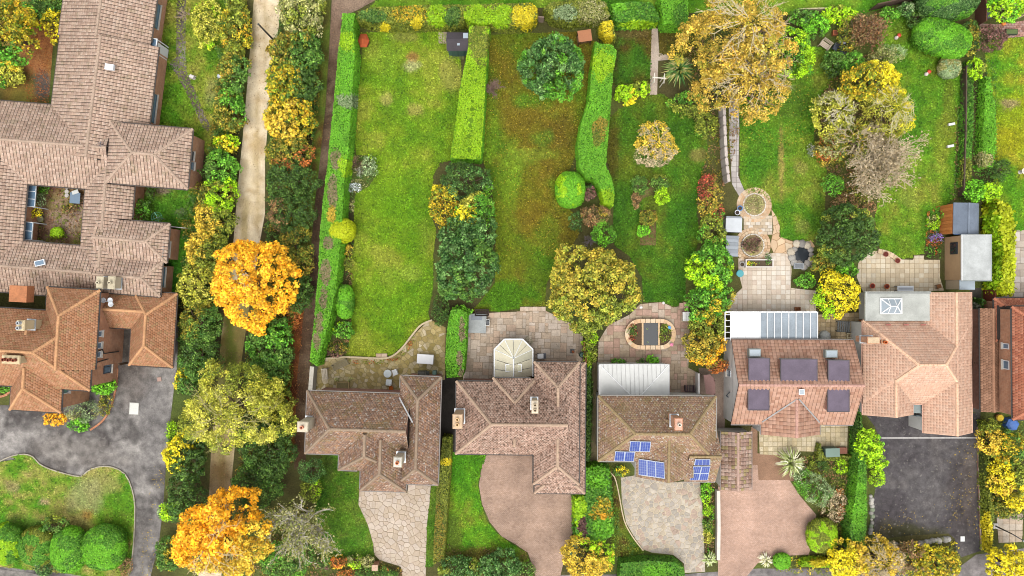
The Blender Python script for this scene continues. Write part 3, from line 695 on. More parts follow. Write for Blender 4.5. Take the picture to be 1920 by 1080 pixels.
gsheet('back_lawn', [(918, 66), (975, 62), (1010, 62), (1080, 60), (1120, 80), (1112, 150), (1102, 200), (1090, 240), (1080, 290), (1060, 335), (1060, 385), (1085, 410), (1085, 440), (1060, 480), (1025, 530), (1022, 560), (1024, 575), (975, 578), (935, 584), (885, 583), (905, 560), (928, 530), (930, 440), (922, 345), (906, 305), (910, 200), (915, 100)], 0.03,
       ['#62881c', '#728a20', '#808424', '#847824'], 'lawn', ns=0.3, blades=80, seed=23,
       blobs=[(945, 110, 26, 50, '#7c701e', .5), (985, 240, 50, 40, '#7e6c1e', .5), (1000, 380, 34, 60, '#86701e', .55), (1040, 290, 26, 50, '#78681e', .5), (1055, 250, 30, 30, '#6f5a20', .5), (960, 330, 16, 60, '#86a82a', .6), (1000, 290, 40, 12, '#8aaa34', .5), (945, 420, 20, 120, '#7f9a22', .5),
              (920, 240, 12, 60, '#7aa024', .7), (985, 190, 30, 16, '#5a9420', .7), (1020, 260, 20, 16, '#5a8a24', .6), (950, 555, 60, 30, '#4f8a18', .85), (1010, 510, 30, 40, '#5a8a1c', .7), (1030, 430, 20, 40, '#6f8a20', .6), (975, 480, 30, 40, '#7a8a20', .6)])
gsheet('side_lawn', [(1148, 58), (1222, 56), (1220, 155), (1180, 156), (1146, 160), (1144, 110)], 0.025, ['#3f6a18', '#4f7a1c', '#5a641e', '#6a5a24'], 'lawn', ns=0.5, blades=70, blobs=[(1180, 62, 40, 10, '#7a6a3c', .7), (1185, 120, 24, 26, '#4f8420', .6), (1150, 110, 10, 50, '#4a4220', .6)])
gsheet('side_lawn', [(1236, 60), (1300, 58), (1320, 108), (1236, 106)], 0.025, ['#4a5a1c', '#5a641e', '#6a5f24'], 'lawn', ns=0.5, blades=60)
gsheet('garden_path', [(1222, 52), (1233, 54), (1236, 100), (1256, 104), (1258, 112), (1234, 114), (1232, 178), (1218, 178), (1220, 110)], 0.035, ['#a08a78', '#b8a694', '#c4b4a4'], 'gravel', ns=0.8, res=0.3)
gsheet('back_lawn', [(1142, 222), (1160, 205), (1190, 190), (1218, 178), (1240, 176), (1262, 188), (1285, 208), (1308, 235), (1324, 260), (1328, 285), (1318, 320), (1308, 345), (1306, 400), (1312, 445), (1300, 480), (1286, 510), (1284, 560), (1268, 575), (1240, 566), (1206, 566), (1204, 520), (1180, 480), (1152, 460), (1150, 420), (1150, 350), (1138, 300), (1140, 250)], 0.03,
       ['#44741a', '#50801c', '#5e8820', '#6e8224'], 'lawn', ns=0.3, blades=90, seed=31,
       blobs=[(1150, 280, 16, 60, '#6a5020', .7), (1310, 290, 16, 12, '#a09050', .7), (1175, 310, 20, 30, '#7a8424', .5), (1270, 420, 20, 90, '#467e1a', .6), (1230, 540, 40, 20, '#487e1a', .6)])
gsheet('back_lawn', [(1386, 185), (1440, 175), (1490, 120), (1520, 88), (1560, 90), (1570, 140), (1530, 190), (1525, 260), (1550, 320), (1545, 400), (1538, 440), (1522, 452), (1500, 456), (1480, 448), (1463, 446), (1462, 420), (1450, 405), (1446, 380), (1430, 365), (1400, 362), (1388, 340)], 0.03,
       ['#4c841c', '#5e9220', '#749a28', '#8c9a36'], 'lawn', ns=0.35, blades=90, seed=41,
       blobs=[(1464, 305, 5, 70, '#b8a458', .8), (1510, 300, 20, 50, '#8a9a30', .5), (1500, 315, 12, 10, '#b0a458', .5), (1505, 425, 14, 12, '#9aa04c', .6), (1420, 300, 20, 60, '#46841c', .6), (1480, 180, 40, 40, '#5a7a24', .6), (1535, 400, 16, 40, '#5a8420', .5)])
gsheet('back_lawn', [(1630, 70), (1655, 35), (1700, 30), (1712, 60), (1725, 90), (1760, 110), (1800, 118), (1806, 160), (1792, 240), (1790, 330), (1788, 372), (1760, 395), (1742, 420), (1734, 450), (1732, 476), (1712, 478), (1712, 484), (1684, 484), (1668, 474), (1650, 470), (1640, 410), (1650, 350), (1690, 300), (1660, 120)], 0.03,
       ['#588e1c', '#6a9a22', '#80a22a', '#96a038'], 'lawn', ns=0.35, blades=90, seed=47,
       blobs=[(1700, 370, 20, 16, '#a8ac4c', .5), (1765, 260, 16, 50, '#9a9c34', .5), (1690, 60, 20, 20, '#7a8a2c', .5), (1720, 300, 24, 24, '#8ab830', .5), (1780, 200, 14, 60, '#8a8a30', .5), (1690, 450, 30, 24, '#60961e', .6)])
gsheet('back_lawn', [(1845, 80), (1880, 72), (1960, 68), (1960, 432), (1900, 432), (1862, 390), (1864, 320), (1868, 200), (1850, 140)], 0.03, ['#58981c', '#74a422', '#98a828', '#b0ac30'], 'lawn', ns=0.35, blades=80, seed=53, blobs=[(1900, 230, 30, 60, '#a4b01c', .7), (1895, 195, 16, 6, '#b09870', .8), (1890, 270, 40, 30, '#b0a41c', .5), (1890, 380, 30, 40, '#6fa820', .5)])

gsheet('flower_bed', [(1188, 332), (1206, 330), (1220, 340), (1234, 330), (1252, 334), (1250, 372), (1242, 386), (1222, 366), (1206, 372), (1194, 388), (1186, 384)], 0.06, ['#4a4420', '#6a5c34', '#8a7a50'], 'soil', ns=1.2, res=0.4)
gsheet('flower_bed', [(1200, 394), (1230, 394), (1230, 460), (1200, 460)], 0.06, ['#4f4424', '#6a5434', '#7c6444'], 'soil', ns=1.2, res=0.4)
# --- front lawns
gsheet('front_lawn', [(604, 850), (636, 852), (640, 884), (674, 886), (672, 945), (690, 985), (699, 1020), (702, 1044), (650, 1046), (600, 1044), (590, 960), (600, 900)], 0.04, ['#3f6a18', '#4f7c1c', '#5f8a22', '#7a8c34'], 'lawn', ns=0.5, blades=90, blobs=[(650, 960, 30, 30, '#6f9a28', .5), (615, 880, 14, 30, '#3a4a18', .6), (670, 1010, 20, 26, '#4f8a1c', .6)])
gsheet('front_strip', [(810, 905), (822, 900), (816, 960), (812, 1062), (798, 1062), (801, 980), (806, 940)], 0.04, ['#4f7a1c', '#5f8a24', '#6f8a2c'], 'lawn', ns=0.5, blades=80)
gsheet('front_lawn', [(842, 848), (916, 850), (904, 872), (896, 905), (902, 945), (912, 975), (932, 1000), (960, 1020), (988, 1036), (992, 1052), (940, 1060), (832, 1055), (836, 960)], 0.04, ['#4e8c1a', '#64a01e', '#78a824', '#82922e'], 'lawn', ns=0.4, blades=90, blobs=[(900, 1040, 90, 14, '#6a5428', .8), (850, 1000, 16, 40, '#6a6a2c', .6), (870, 880, 26, 30, '#5ca41e', .5)])
gsheet('front_lawn', [(1142, 870), (1156, 885), (1160, 930), (1172, 985), (1192, 1012), (1208, 1035), (1180, 1046), (1150, 1040), (1140, 960), (1136, 900)], 0.04, ['#4a6a1c', '#5f7a22', '#7a8a2c', '#6a5a28'], 'lawn', ns=0.5, blades=80, blobs=[(1150, 900, 8, 24, '#6a5434', .7)])
gsheet('street', [(-800, 1096), (985, 1092), (1045, 1078), (1290, 1076), (1420, 1066), (1795, 1066), (1830, 1040), (1920, 1028), (2600, 1010), (2600, 1700), (-800, 1700)], 0.008, ['#6c6666', '#7a7472', '#888180'], 'tarmac', ns=0.5, res=0.7)

# --- paved drives of small blocks
def block_sheet(name, pts, z, mat, sm=0):
    q = PP(smooth(pts, sm) if sm else pts, 0)
    mb = MB().prism(q, -0.05, z); o = mb.build(name, mat, None); o['kind'] = 'structure'; return o
block_sheet('block_drive', [(912, 848), (1014, 848), (1014, 925), (1078, 918), (1078, 985), (1062, 1030), (1046, 1100), (1010, 1100), (998, 1060), (990, 1036), (966, 1020), (940, 1005), (918, 978), (904, 945), (898, 910), (903, 875)], 0.045, 'block_brown')
block_sheet('block_drive', [(1346, 912), (1400, 914), (1406, 872), (1420, 872), (1422, 900), (1480, 900), (1500, 930), (1530, 965), (1526, 1000), (1516, 1040), (1455, 1042), (1420, 1056), (1400, 1080), (1346, 1080)], 0.045, 'block_pink')
gsheet('brown_slab_path', [(1408, 800), (1420, 800), (1420, 850), (1490, 852), (1488, 902), (1408, 902)], 0.04, ['#8a6a54', '#9c7a62'], 'gravel', res=0.5)
gsheet('tarmac_drive', [(1618, 770), (1832, 775), (1834, 880), (1838, 1002), (1840, 1032), (1792, 1048), (1790, 1010), (1778, 1000), (1700, 1004), (1640, 1012), (1636, 950), (1646, 880), (1656, 840), (1640, 800)], 0.03, ['#443f41', '#4c4749', '#545051', '#5f5a59'], 'tarmac', ns=0.35, res=0.4,
       blobs=[(1820, 900, 14, 60, '#6c625c', .8), (1720, 890, 30, 20, '#5c5858', .5), (1700, 1000, 60, 14, '#3a3a16', .8), (1660, 990, 24, 20, '#3c381c', .6), (1735, 930, 40, 30, '#5f5b5b', .5), (1805, 930, 30, 90, '#403836', .5)])
gsheet('side_passage', [(1096, 680), (1120, 680), (1120, 880), (1096, 880)], 0.015, ['#5a5038', '#6f6448', '#7a7450'], 'gravel', res=0.5)
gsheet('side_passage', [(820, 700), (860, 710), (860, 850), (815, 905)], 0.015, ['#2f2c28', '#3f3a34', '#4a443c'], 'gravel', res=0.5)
gsheet('side_passage', [(1310, 690), (1365, 690), (1352, 912), (1346, 912), (1340, 740), (1310, 740)], 0.015, ['#7a6a5c', '#8f7c6e', '#a08a7c'], 'gravel', res=0.5)
gsheet('side_passage', [(1818, 540), (1840, 540), (1836, 1000), (1832, 1000), (1832, 775), (1818, 770)], 0.012, ['#4f4a44', '#5f5a54', '#6f6a64'], 'gravel', res=0.5)

# ------------------------------------------------------------------ paving built stone by stone
def slab_obj(name, poly, z0, z1, parent, cols, mat='stone', inset=0.012, jitter=0.1):
    p = np.array(poly)
    if len(p) < 3: return None
    # drop near-duplicate corners
    keep = [i for i in range(len(p)) if np.hypot(*(p[i] - p[i - 1])) > 0.015]
    p = p[keep]
    if len(p) < 3 or abs(area2(p)) < 0.012: return None
    if area2(p) < 0: p = p[::-1]
    c = p.mean(0); d = p - c; L = np.hypot(d[:, 0], d[:, 1])[:, None]
    q = c + d * np.clip(1 - inset * 1.3 / (L + 1e-6), 0.3, 1)
    t = c + d * np.clip(1 - (inset * 1.3 + 0.012) / (L + 1e-6), 0.3, 1)
    dz = random.uniform(-0.006, 0.006)
    l = np.array(parent.location[:2])
    mb = MB().prism(q - c, z0, z1 + dz, t - c)
    col = lin(random.choice(cols)) * 0.8 * random.uniform(1 - jitter, 1 + jitter)
    o = mb.build(name, mat, parent, col); o.location = (c[0] - l[0], c[1] - l[1], 0)
    return o

def lay(o, polys, z, cols, mat, piece, limit, inset, jitter):
    polys = [p for p in polys if len(p) >= 3]; polys.sort(key=lambda p: -abs(area2(p)))
    for p in polys[:limit]: slab_obj(piece, p, z - 0.05, z, o, cols, mat, inset, jitter)
    if len(polys) > limit:
        mb = MB(); l = np.array(o.location[:2])
        for p in polys[limit:]:
            p = np.array(p)
            if abs(area2(p)) < 0.012: continue
            c = p.mean(0); mb.prism(c + (p - c) * 0.93 - l, z - 0.05, z + random.uniform(-.005, .005))
        if mb.v: r = mb.build(piece + 's', mat, o, lin(cols[0]) * .8); r['kind'] = 'stuff'

def paving_base(name, pts, z, col, label=None, mat='gravel'):
    o = gsheet(name, pts, z, [col, col], mat, res=0.8)
    o.location.z = 0
    return o

def crazy(name, pts, size, cols, joint, z=0.05, limit=300, piece='paving_stone', mat='stone', seed=1, inset=0.018, jitter=0.1):
    """crazy paving: Voronoi stones clipped to the outline"""
    o = paving_base(name, pts, z - 0.03, joint)
    q = PP(pts)
    if area2(q) < 0: q = q[::-1]
    rg = np.random.default_rng(seed); A = area2(q); lo, hi = q.min(0), q.max(0); n = int(A / size ** 2)
    S_ = []
    tries = 0
    while len(S_) < n and tries < 20000:
        tries += 1
        c = rg.uniform(lo - .4, hi + .4)
        if inside(q, c[0:1], c[1:2])[0] or rg.random() < 0.25:
            if all(np.hypot(*(c - s)) > size * rg.uniform(0.3, 0.95) for s in S_): S_.append(c)
    S_ = np.array(S_)
    polys = []
    for i in range(len(S_)):
        c = S_[i]; cell = [(c[0] - 2, c[1] - 2), (c[0] + 2, c[1] - 2), (c[0] + 2, c[1] + 2), (c[0] - 2, c[1] + 2)]
        dd = np.hypot(*(S_ - c).T); near = np.argsort(dd)[1:16]
        for j in near:
            m = (c + S_[j]) / 2; d = S_[j] - c; t = np.array([-d[1], d[0]])
            a = m - t * 10; b = m + t * 10
            cell = clip_half(cell, a, b)
            if len(cell) < 3: break
        if len(cell) < 3: continue
        if area2(cell) < 0: cell = cell[::-1]
        poly = clip_convex(q, cell)
        polys.append(poly)
    lay(o, polys, z, cols, mat, piece, limit, inset, jitter)
    return o

def clip_half(poly, a, b):
    out = []; s = poly[-1]
    def side(p): return (b[0] - a[0]) * (p[1] - a[1]) - (b[1] - a[1]) * (p[0] - a[0])
    ss = side(s)
    for e in poly:
        se = side(e)
        if (se >= 0) != (ss >= 0):
            t = ss / (ss - se); out.append((s[0] + (e[0] - s[0]) * t, s[1] + (e[1] - s[1]) * t))
        if se >= 0: out.append(e)
        s, ss = e, se
    return out

def slabs(name, pts, w, h, cols, joint, ang=0.0, z=0.05, rand=False, limit=300, piece='paving_slab', mat='stone', bond=0.0, inset=0.012, gaps=()):
    """rectangular slabs in courses; rand = mixed sizes"""
    o = paving_base(name, pts, z - 0.03, joint)
    q = PP(pts)
    if area2(q) < 0: q = q[::-1]
    c0 = q.mean(0); ca, sa = math.cos(ang), math.sin(ang)
    r = np.array([[ca, sa], [-sa, ca]]); loc = (q - c0) @ r.T; lo, hi = loc.min(0), loc.max(0)
    cells = []; polys = []
    y = lo[1] - 0.01
    if rand:
        G = 0.3; nx = int((hi[0] - lo[0]) / G) + 2; ny = int((hi[1] - lo[1]) / G) + 2; used = np.zeros((nx, ny), bool)
        sizes = [(2, 2), (3, 2), (2, 1), (1, 2), (2, 3), (1, 1), (2, 2), (3, 2)]
        for j in range(ny):
            for i in range(nx):
                if used[i, j]: continue
                for (a, b) in random.sample(sizes, len(sizes)) + [(1, 1)]:
                    if i + a <= nx and j + b <= ny and not used[i:i + a, j:j + b].any():
                        used[i:i + a, j:j + b] = True; cells.append((lo[0] + i * G, lo[1] + j * G, a * G, b * G)); break
    else:
        k = 0
        while y < hi[1]:
            x = lo[0] - 0.01 - (bond * w if k % 2 else 0)
            while x < hi[0]: cells.append((x, y, w, h)); x += w
            y += h; k += 1
    for (x, y, a, b) in cells:
        cell = np.array([(x, y), (x + a, y), (x + a, y + b), (x, y + b)]) @ r + c0
        poly = clip_convex(q, cell)
        polys.append(poly)
    lay(o, polys, z, cols, mat, piece, limit, inset, 0.08)
    return o

WARM = ['#c9b08c', '#b8a07c', '#d6c4a4', '#a8946c', '#c4ac90', '#b0987c']
# patio of the lichen roofed house
crazy('patio', [(596, 672), (640, 671), (700, 672), (737, 668), (757, 652), (778, 626), (800, 604), (812, 602), (836, 614), (834, 712), (760, 722), (750, 742), (592, 738), (592, 700)], 0.36, ['#c0aa6c', '#ccb67c', '#b49e64', '#d4c294', '#b09c5c', '#ccb888', '#dccba8'], '#a09264', z=0.06, seed=2)
# patio behind the moss roofed house
slabs('patio', [(876, 588), (975, 584), (1024, 583), (1060, 600), (1092, 622), (1096, 684), (1000, 684), (998, 712), (868, 714), (872, 640)], 0.6, 0.6, ['#d8c2aa', '#dccab6', '#d0baa2', '#e0cebc', '#ccb69e', '#dfc2a8'], '#a8967f', ang=math.radians(-2), rand=True, z=0.055, limit=300)
# patio round the raised pond
slabs('patio', [(1122, 640), (1140, 610), (1180, 590), (1200, 570), (1240, 566), (1262, 576), (1290, 572), (1294, 640), (1290, 690), (1312, 700), (1312, 742), (1256, 742), (1254, 690), (1120, 690)], 0.6, 0.6, ['#c4ae94', '#ccb69c', '#bca68c', '#d0bca8', '#c4a08c', '#d0ac98'], '#98876f', rand=True, z=0.055, limit=300)
# pale slab patio behind the dormer house
slabs('patio', [(1384, 484), (1400, 486), (1450, 474), (1480, 476), (1484, 505), (1482, 540), (1530, 545), (1530, 588), (1365, 588), (1368, 560), (1392, 540), (1384, 510)], 0.45, 0.45, ['#ecdcc8', '#f0e2d0', '#e4d2bc', '#f0e4d4', '#e8d4c0'], '#c8b6a0', z=0.05, mat='stone_clean')
slabs('patio', [(1530, 590), (1618, 585), (1612, 640), (1535, 640)], 0.45, 0.45, ['#c4ac84', '#d0ba94', '#b8a078', '#ccb490'], '#8a7a5c', z=0.05)
slabs('patio', [(1610, 482), (1640, 470), (1664, 474), (1682, 486), (1712, 487), (1714, 479), (1732, 479), (1732, 487), (1762, 487), (1762, 520), (1770, 545), (1618, 548), (1606, 520)], 0.45, 0.45, ['#e4d2b2', '#ead9bc', '#dcc8a8', '#ecdec4', '#e2ceae'], '#bca884', z=0.05, mat='stone_clean')
slabs('patio', [(1898, 432), (1960, 430), (1960, 560), (1870, 556), (1896, 540)], 0.6, 0.6, ['#cfc0b0', '#dcd0c4', '#c4b4a4', '#e0d6cc'], '#94866f', rand=True, z=0.05, mat='stone_clean')
slabs('paved_court', [(1422, 796), (1590, 792), (1588, 842), (1560, 848), (1500, 846), (1490, 855), (1424, 852)], 0.45, 0.45, ['#d8c6a0', '#dfcfae', '#cfbc94', '#dccaa8', '#cabb98'], '#a4946c', z=0.05)
# the loop of paths round the circular beds
slabs('garden_path', [(1420, 404), (1448, 404), (1448, 440), (1420, 440), (1410, 430), (1394, 430), (1394, 406)], 0.45, 0.3, ['#e0d0b8', '#d8c4a8', '#e8dccc', '#d0b898'], '#a89880', bond=0.5, z=0.052, mat='stone_clean')
def ring_path(cx, cy, r0, r1, a0, a1, n, cols, joint, z=0.054):
    pts = [(cx + r1 * math.cos(t), cy - r1 * math.sin(t)) for t in np.linspace(a0, a1, 30)] + [(cx + r0 * math.cos(t), cy - r0 * math.sin(t)) for t in np.linspace(a1, a0, 30)]
    if abs(a1 - a0) > 6.2: a1 = a0 + 6.2831
    o = paving_base('ring_path', pts, z - 0.03, joint)
    k = 0
    for rr0, rr1 in ((r0, (r0 + r1) / 2), ((r0 + r1) / 2, r1)):
        m = int(n * (1 if rr0 == r0 else 1.25))
        for i in range(m):
            t0 = a0 + (a1 - a0) * i / m; t1 = a0 + (a1 - a0) * (i + 1) / m
            pl = PP([(cx + rr0 * math.cos(t0), cy - rr0 * math.sin(t0)), (cx + rr1 * math.cos(t0), cy - rr1 * math.sin(t0)), (cx + rr1 * math.cos(t1), cy - rr1 * math.sin(t1)), (cx + rr0 * math.cos(t1), cy - rr0 * math.sin(t1))])
            slab_obj('paving_sett', pl, z - 0.05, z, o, cols, 'stone_clean', 0.01, 0.08)
    return o
TAN = ['#e8c8a4', '#e0bc94', '#ecd4b4', '#dab48c', '#e4c4a0']
ring_path(1414, 384, 21, 33, 0.0, 6.25, 26, TAN, '#c8aa84')
ring_path(1411, 460, 22, 34, 0.0, 6.25, 26, TAN, '#a88a64')
crazy('garden_path', [(1446, 392), (1455, 405), (1462, 424), (1461, 444), (1478, 450), (1500, 458), (1520, 450), (1528, 462), (1516, 474), (1500, 470), (1480, 476), (1450, 474), (1444, 460), (1450, 430)], 0.42, TAN, '#a88a64', z=0.056, mat='stone_clean', seed=5)
slabs('garden_path', [(1366, 175), (1385, 172), (1386, 240), (1384, 330), (1398, 362), (1388, 372), (1372, 345), (1367, 260)], 0.75, 0.5, ['#cfc6c0', '#dcd4cc', '#c4bab4', '#d8d0ca'], '#8f857c', z=0.045, mat='stone_clean')
# crazy paved drives
crazy('crazy_paved_drive', [(674, 918), (764, 924), (766, 906), (808, 908), (806, 940), (801, 980), (798, 1090), (756, 1090), (752, 1062), (712, 1050), (702, 1040), (700, 1020), (690, 985), (672, 946)], 0.40, ['#d8c6b0', '#d4c0aa', '#dccbb8', '#d0bca4', '#d9c8b6'], '#a8947c', z=0.05, seed=8, mat='stone_clean', inset=0.012, jitter=0.05)
crazy('crazy_paved_drive', [(1164, 895), (1200, 890), (1250, 905), (1312, 900), (1318, 960), (1320, 1020), (1322, 1072), (1284, 1074), (1282, 1056), (1262, 1040), (1222, 1036), (1206, 1030), (1190, 1008), (1174, 980), (1166, 940)], 0.37, ['#c4baac', '#ccc0b0', '#bcb2a4', '#d2c6b4', '#c8baa8', '#bab0a4', '#d4c8b8', '#ccbca4', '#c8b09e'], '#d8c8ac', z=0.05, seed=9, jitter=0.07)

# ------------------------------------------------------------------ buildings
class Hip:
    """hipped or gabled roof over a rectangle whose eaves are measured in photo pixels"""
    def __init__(s, x0, y0, x1, y1, ze, pitch, ang=0.0, ends='hh', axis=None):
        k = (H - ze) / H / PX; s.c = P((x0 + x1) / 2, (y0 + y1) / 2, ze); lx = (x1 - x0) / 2 * k; ly = (y1 - y0) / 2 * k
        s.ze = ze; s.t = math.tan(math.radians(pitch)); s.cs = math.cos(math.radians(pitch)); a = math.radians(ang)
        axis = axis or ('x' if lx >= ly else 'y')
        if axis == 'x': s.lu, s.lv = lx, ly
        else: s.lu, s.lv = ly, lx; a += math.pi / 2
        s.a = a; s.eu = np.array([math.cos(a), math.sin(a)]); s.ev = np.array([-math.sin(a), math.cos(a)])
        s.neg, s.pos = ends[0] == 'h', ends[1] == 'h'      # low end (left / bottom), high end (right / top)
        s.rise = s.lv * s.t; s.zr = ze + s.rise
        s.ua = -s.lu + (min(s.lv, s.lu) if s.neg else 0); s.ub = s.lu - (min(s.lv, s.lu) if s.pos else 0)
    def w(s, u, v): return s.c + s.eu * u + s.ev * v
    def uv(s, x, y):
        d = np.stack([np.asarray(x) - s.c[0], np.asarray(y) - s.c[1]], -1); return d @ s.eu, d @ s.ev
    def height(s, x, y):
        u, v = s.uv(x, y); m = s.lv - np.abs(v)
        if s.pos: m = np.minimum(m, s.lu - u)
        if s.neg: m = np.minimum(m, s.lu + u)
        z = s.ze + s.t * m
        return np.where((np.abs(u) <= s.lu) & (np.abs(v) <= s.lv), z, -9.0)
    def unb(s, x, y):
        u, v = s.uv(x, y); m = s.lv - np.abs(v)
        if s.pos: m = np.minimum(m, s.lu - u)
        if s.neg: m = np.minimum(m, s.lu + u)
        return float(s.ze + s.t * m)
    def planes(s):
        """(origin, along, inward, polygon in (along, inward))"""
        R = []
        lu, lv = s.lu, s.lv
        R.append((s.w(0, lv), -s.eu, -s.ev, [(-lu, 0), (lu, 0), (-s.ua, lv), (-s.ub, lv)]))
        R.append((s.w(0, -lv), s.eu, s.ev, [(-lu, 0), (lu, 0), (s.ub, lv), (s.ua, lv)]))
        if s.pos: R.append((s.w(lu, 0), s.ev, -s.eu, [(-lv, 0), (lv, 0), (0, lv)]))
        if s.neg: R.append((s.w(-lu, 0), -s.ev, s.eu, [(-lv, 0), (lv, 0), (0, lv)]))
        return R

def hidden(x, y, z, others, tol=0.04):
    h = np.zeros(np.shape(x), bool)
    for o in others: h |= o.height(x, y) > z + tol
    return h

def roof_tiles(parent, hips, cols, tw, gauge, gap, stagger, th=0.05, mat='tile', roll=False, cut=None, tj=0.07):
    V = []; F = []; CT = []; C = []; n0 = 0
    A = [lin(c) * (0.86 if mat in ('tile', 'tile_moss') else 0.82) for c in cols]
    for hi, hp in enumerate(hips):
        others = [q for q in hips if q is not hp]
        for (og, al, inw, poly) in hp.planes():
            pl = np.array(poly); depth = hp.lv; gw = gauge * hp.cs; nr = int(math.ceil(depth / gw)); s0, s1 = pl[:, 0].min(), pl[:, 0].max()
            for j in range(nr):
                w0, w1 = j * gw, (j + 1) * gw
                off = (tw / 2 if (stagger and j % 2) else 0)
                ss = np.arange(math.floor((s0 - off) / tw) * tw + off, s1, tw)
                cx = ss + tw / 2; wm = (w0 + w1) / 2
                p = og + np.outer(cx, al) + inw * wm; z = hp.ze + hp.t * wm
                hid = hidden(p[:, 0], p[:, 1], z, others, 0.10)
                for k in range(len(ss)):
                    if hid[k]: continue
                    if cut is not None and cut(p[k, 0], p[k, 1]): continue
                    a, b = ss[k] + gap / 2, ss[k] + tw - gap / 2
                    cell = [(a, w0), (b, w0), (b, w1), (a, w1)]
                    pc = clip_convex(cell, poly)
                    if len(pc) < 3: continue
                    full = len(pc) == 4 and abs(area2(pc) - (b - a) * gw) < 1e-5
                    jz = random.uniform(-0.008, 0.008)
                    def pt(s, w, lift):
                        q = og + al * s + inw * w; return (q[0], q[1], hp.ze + hp.t * w + lift + jz)
                    col = A[random.randrange(len(A))] * random.uniform(1 - tj, 1 + tj)
                    if full and roll:
                        m = a + (b - a) * 0.62
                        v = [pt(a, w0, 0.0), pt(m, w0, 0.0), pt(b, w0, 0.0), pt(a, w0, th * 0.7), pt(m, w0, th * 1.9), pt(b, w0, th * 0.5), pt(a, w1, 0.012), pt(m, w1, 0.012 + th * 1.2), pt(b, w1, 0.004)]
                        fs = [(3, 4, 7, 6), (4, 5, 8, 7), (0, 1, 4, 3), (1, 2, 5, 4)]
                    elif full:
                        v = [pt(a, w0, 0.0), pt(b, w0, 0.0), pt(a, w0, th), pt(b, w0, th), pt(a, w1, 0.012), pt(b, w1, 0.012)]
                        fs = [(2, 3, 5, 4), (0, 1, 3, 2), (0, 2, 4), (1, 5, 3)]
                    else:
                        v = [pt(s, w, th * (1 - (w - w0) / gw) + 0.012) for s, w in pc]; fs = [tuple(range(len(pc)))]
                    V += v
                    for f in fs: F += [i + n0 for i in f]; CT.append(len(f)); C.append(col)
                    n0 += len(v)
    l = np.array(parent.matrix_world.translation if parent.parent is None else parent.parent.location)
    me = mesh_np('roof_tiles', np.array(V) - l, F, CT); face_col(me, C)
    o = link('roof_tiles', me, M[mat], parent); o['kind'] = 'stuff'
    return o

def ridge_tiles(parent, root, hips, col, r=0.13, seg=0.33, jitter=0.15, mat='stone', name='ridge_tiles'):
    mb = MB()
    for hp in hips:
        others = [q for q in hips if q is not hp]
        L = []
        z = hp.zr
        a3 = Vector((*hp.w(hp.ua, 0), z)); b3 = Vector((*hp.w(hp.ub, 0), z)); L.append((a3, b3))
        if hp.neg:
            for sg in (-1, 1): L.append((Vector((*hp.w(-hp.lu, sg * hp.lv), hp.ze)), a3))
        if hp.pos:
            for sg in (-1, 1): L.append((Vector((*hp.w(hp.lu, sg * hp.lv), hp.ze)), b3))
        for a, b in L:
            d = b - a; n = max(1, int(d.length / seg))
            if d.length < 0.2: continue
            u = d.normalized(); side = u.cross(Vector((0, 0, 1))).normalized(); up = side.cross(u)
            for i in range(n):
                p = a + d * (i / n); q = a + d * ((i + 1) / n - 0.012 / max(d.length, .1)); m = (p + q) / 2
                if hidden(np.array([m.x]), np.array([m.y]), m.z, others, -0.02)[0]: continue
                jz = random.uniform(-.006, .006); v = []
                for e, lift in ((p, 0.03), (q, 0.012)):
                    for (sx, sz) in ((-1, -0.45), (-0.7, 0.3), (0, 0.62), (0.7, 0.3), (1, -0.45)): v.append(e + side * r * sx + up * (r * sz + lift + jz))
                mb.add(v, [(0, 1, 6, 5), (1, 2, 7, 6), (2, 3, 8, 7), (3, 4, 9, 8), (0, 4, 3, 2, 1), (5, 6, 7, 8, 9)])
    l = root.location; mb.v = [(x - l[0], y - l[1], z - l[2]) for x, y, z in mb.v]
    if not mb.v: return
    o = mb.build(name, mat, parent, col); o['kind'] = 'stuff'; return o

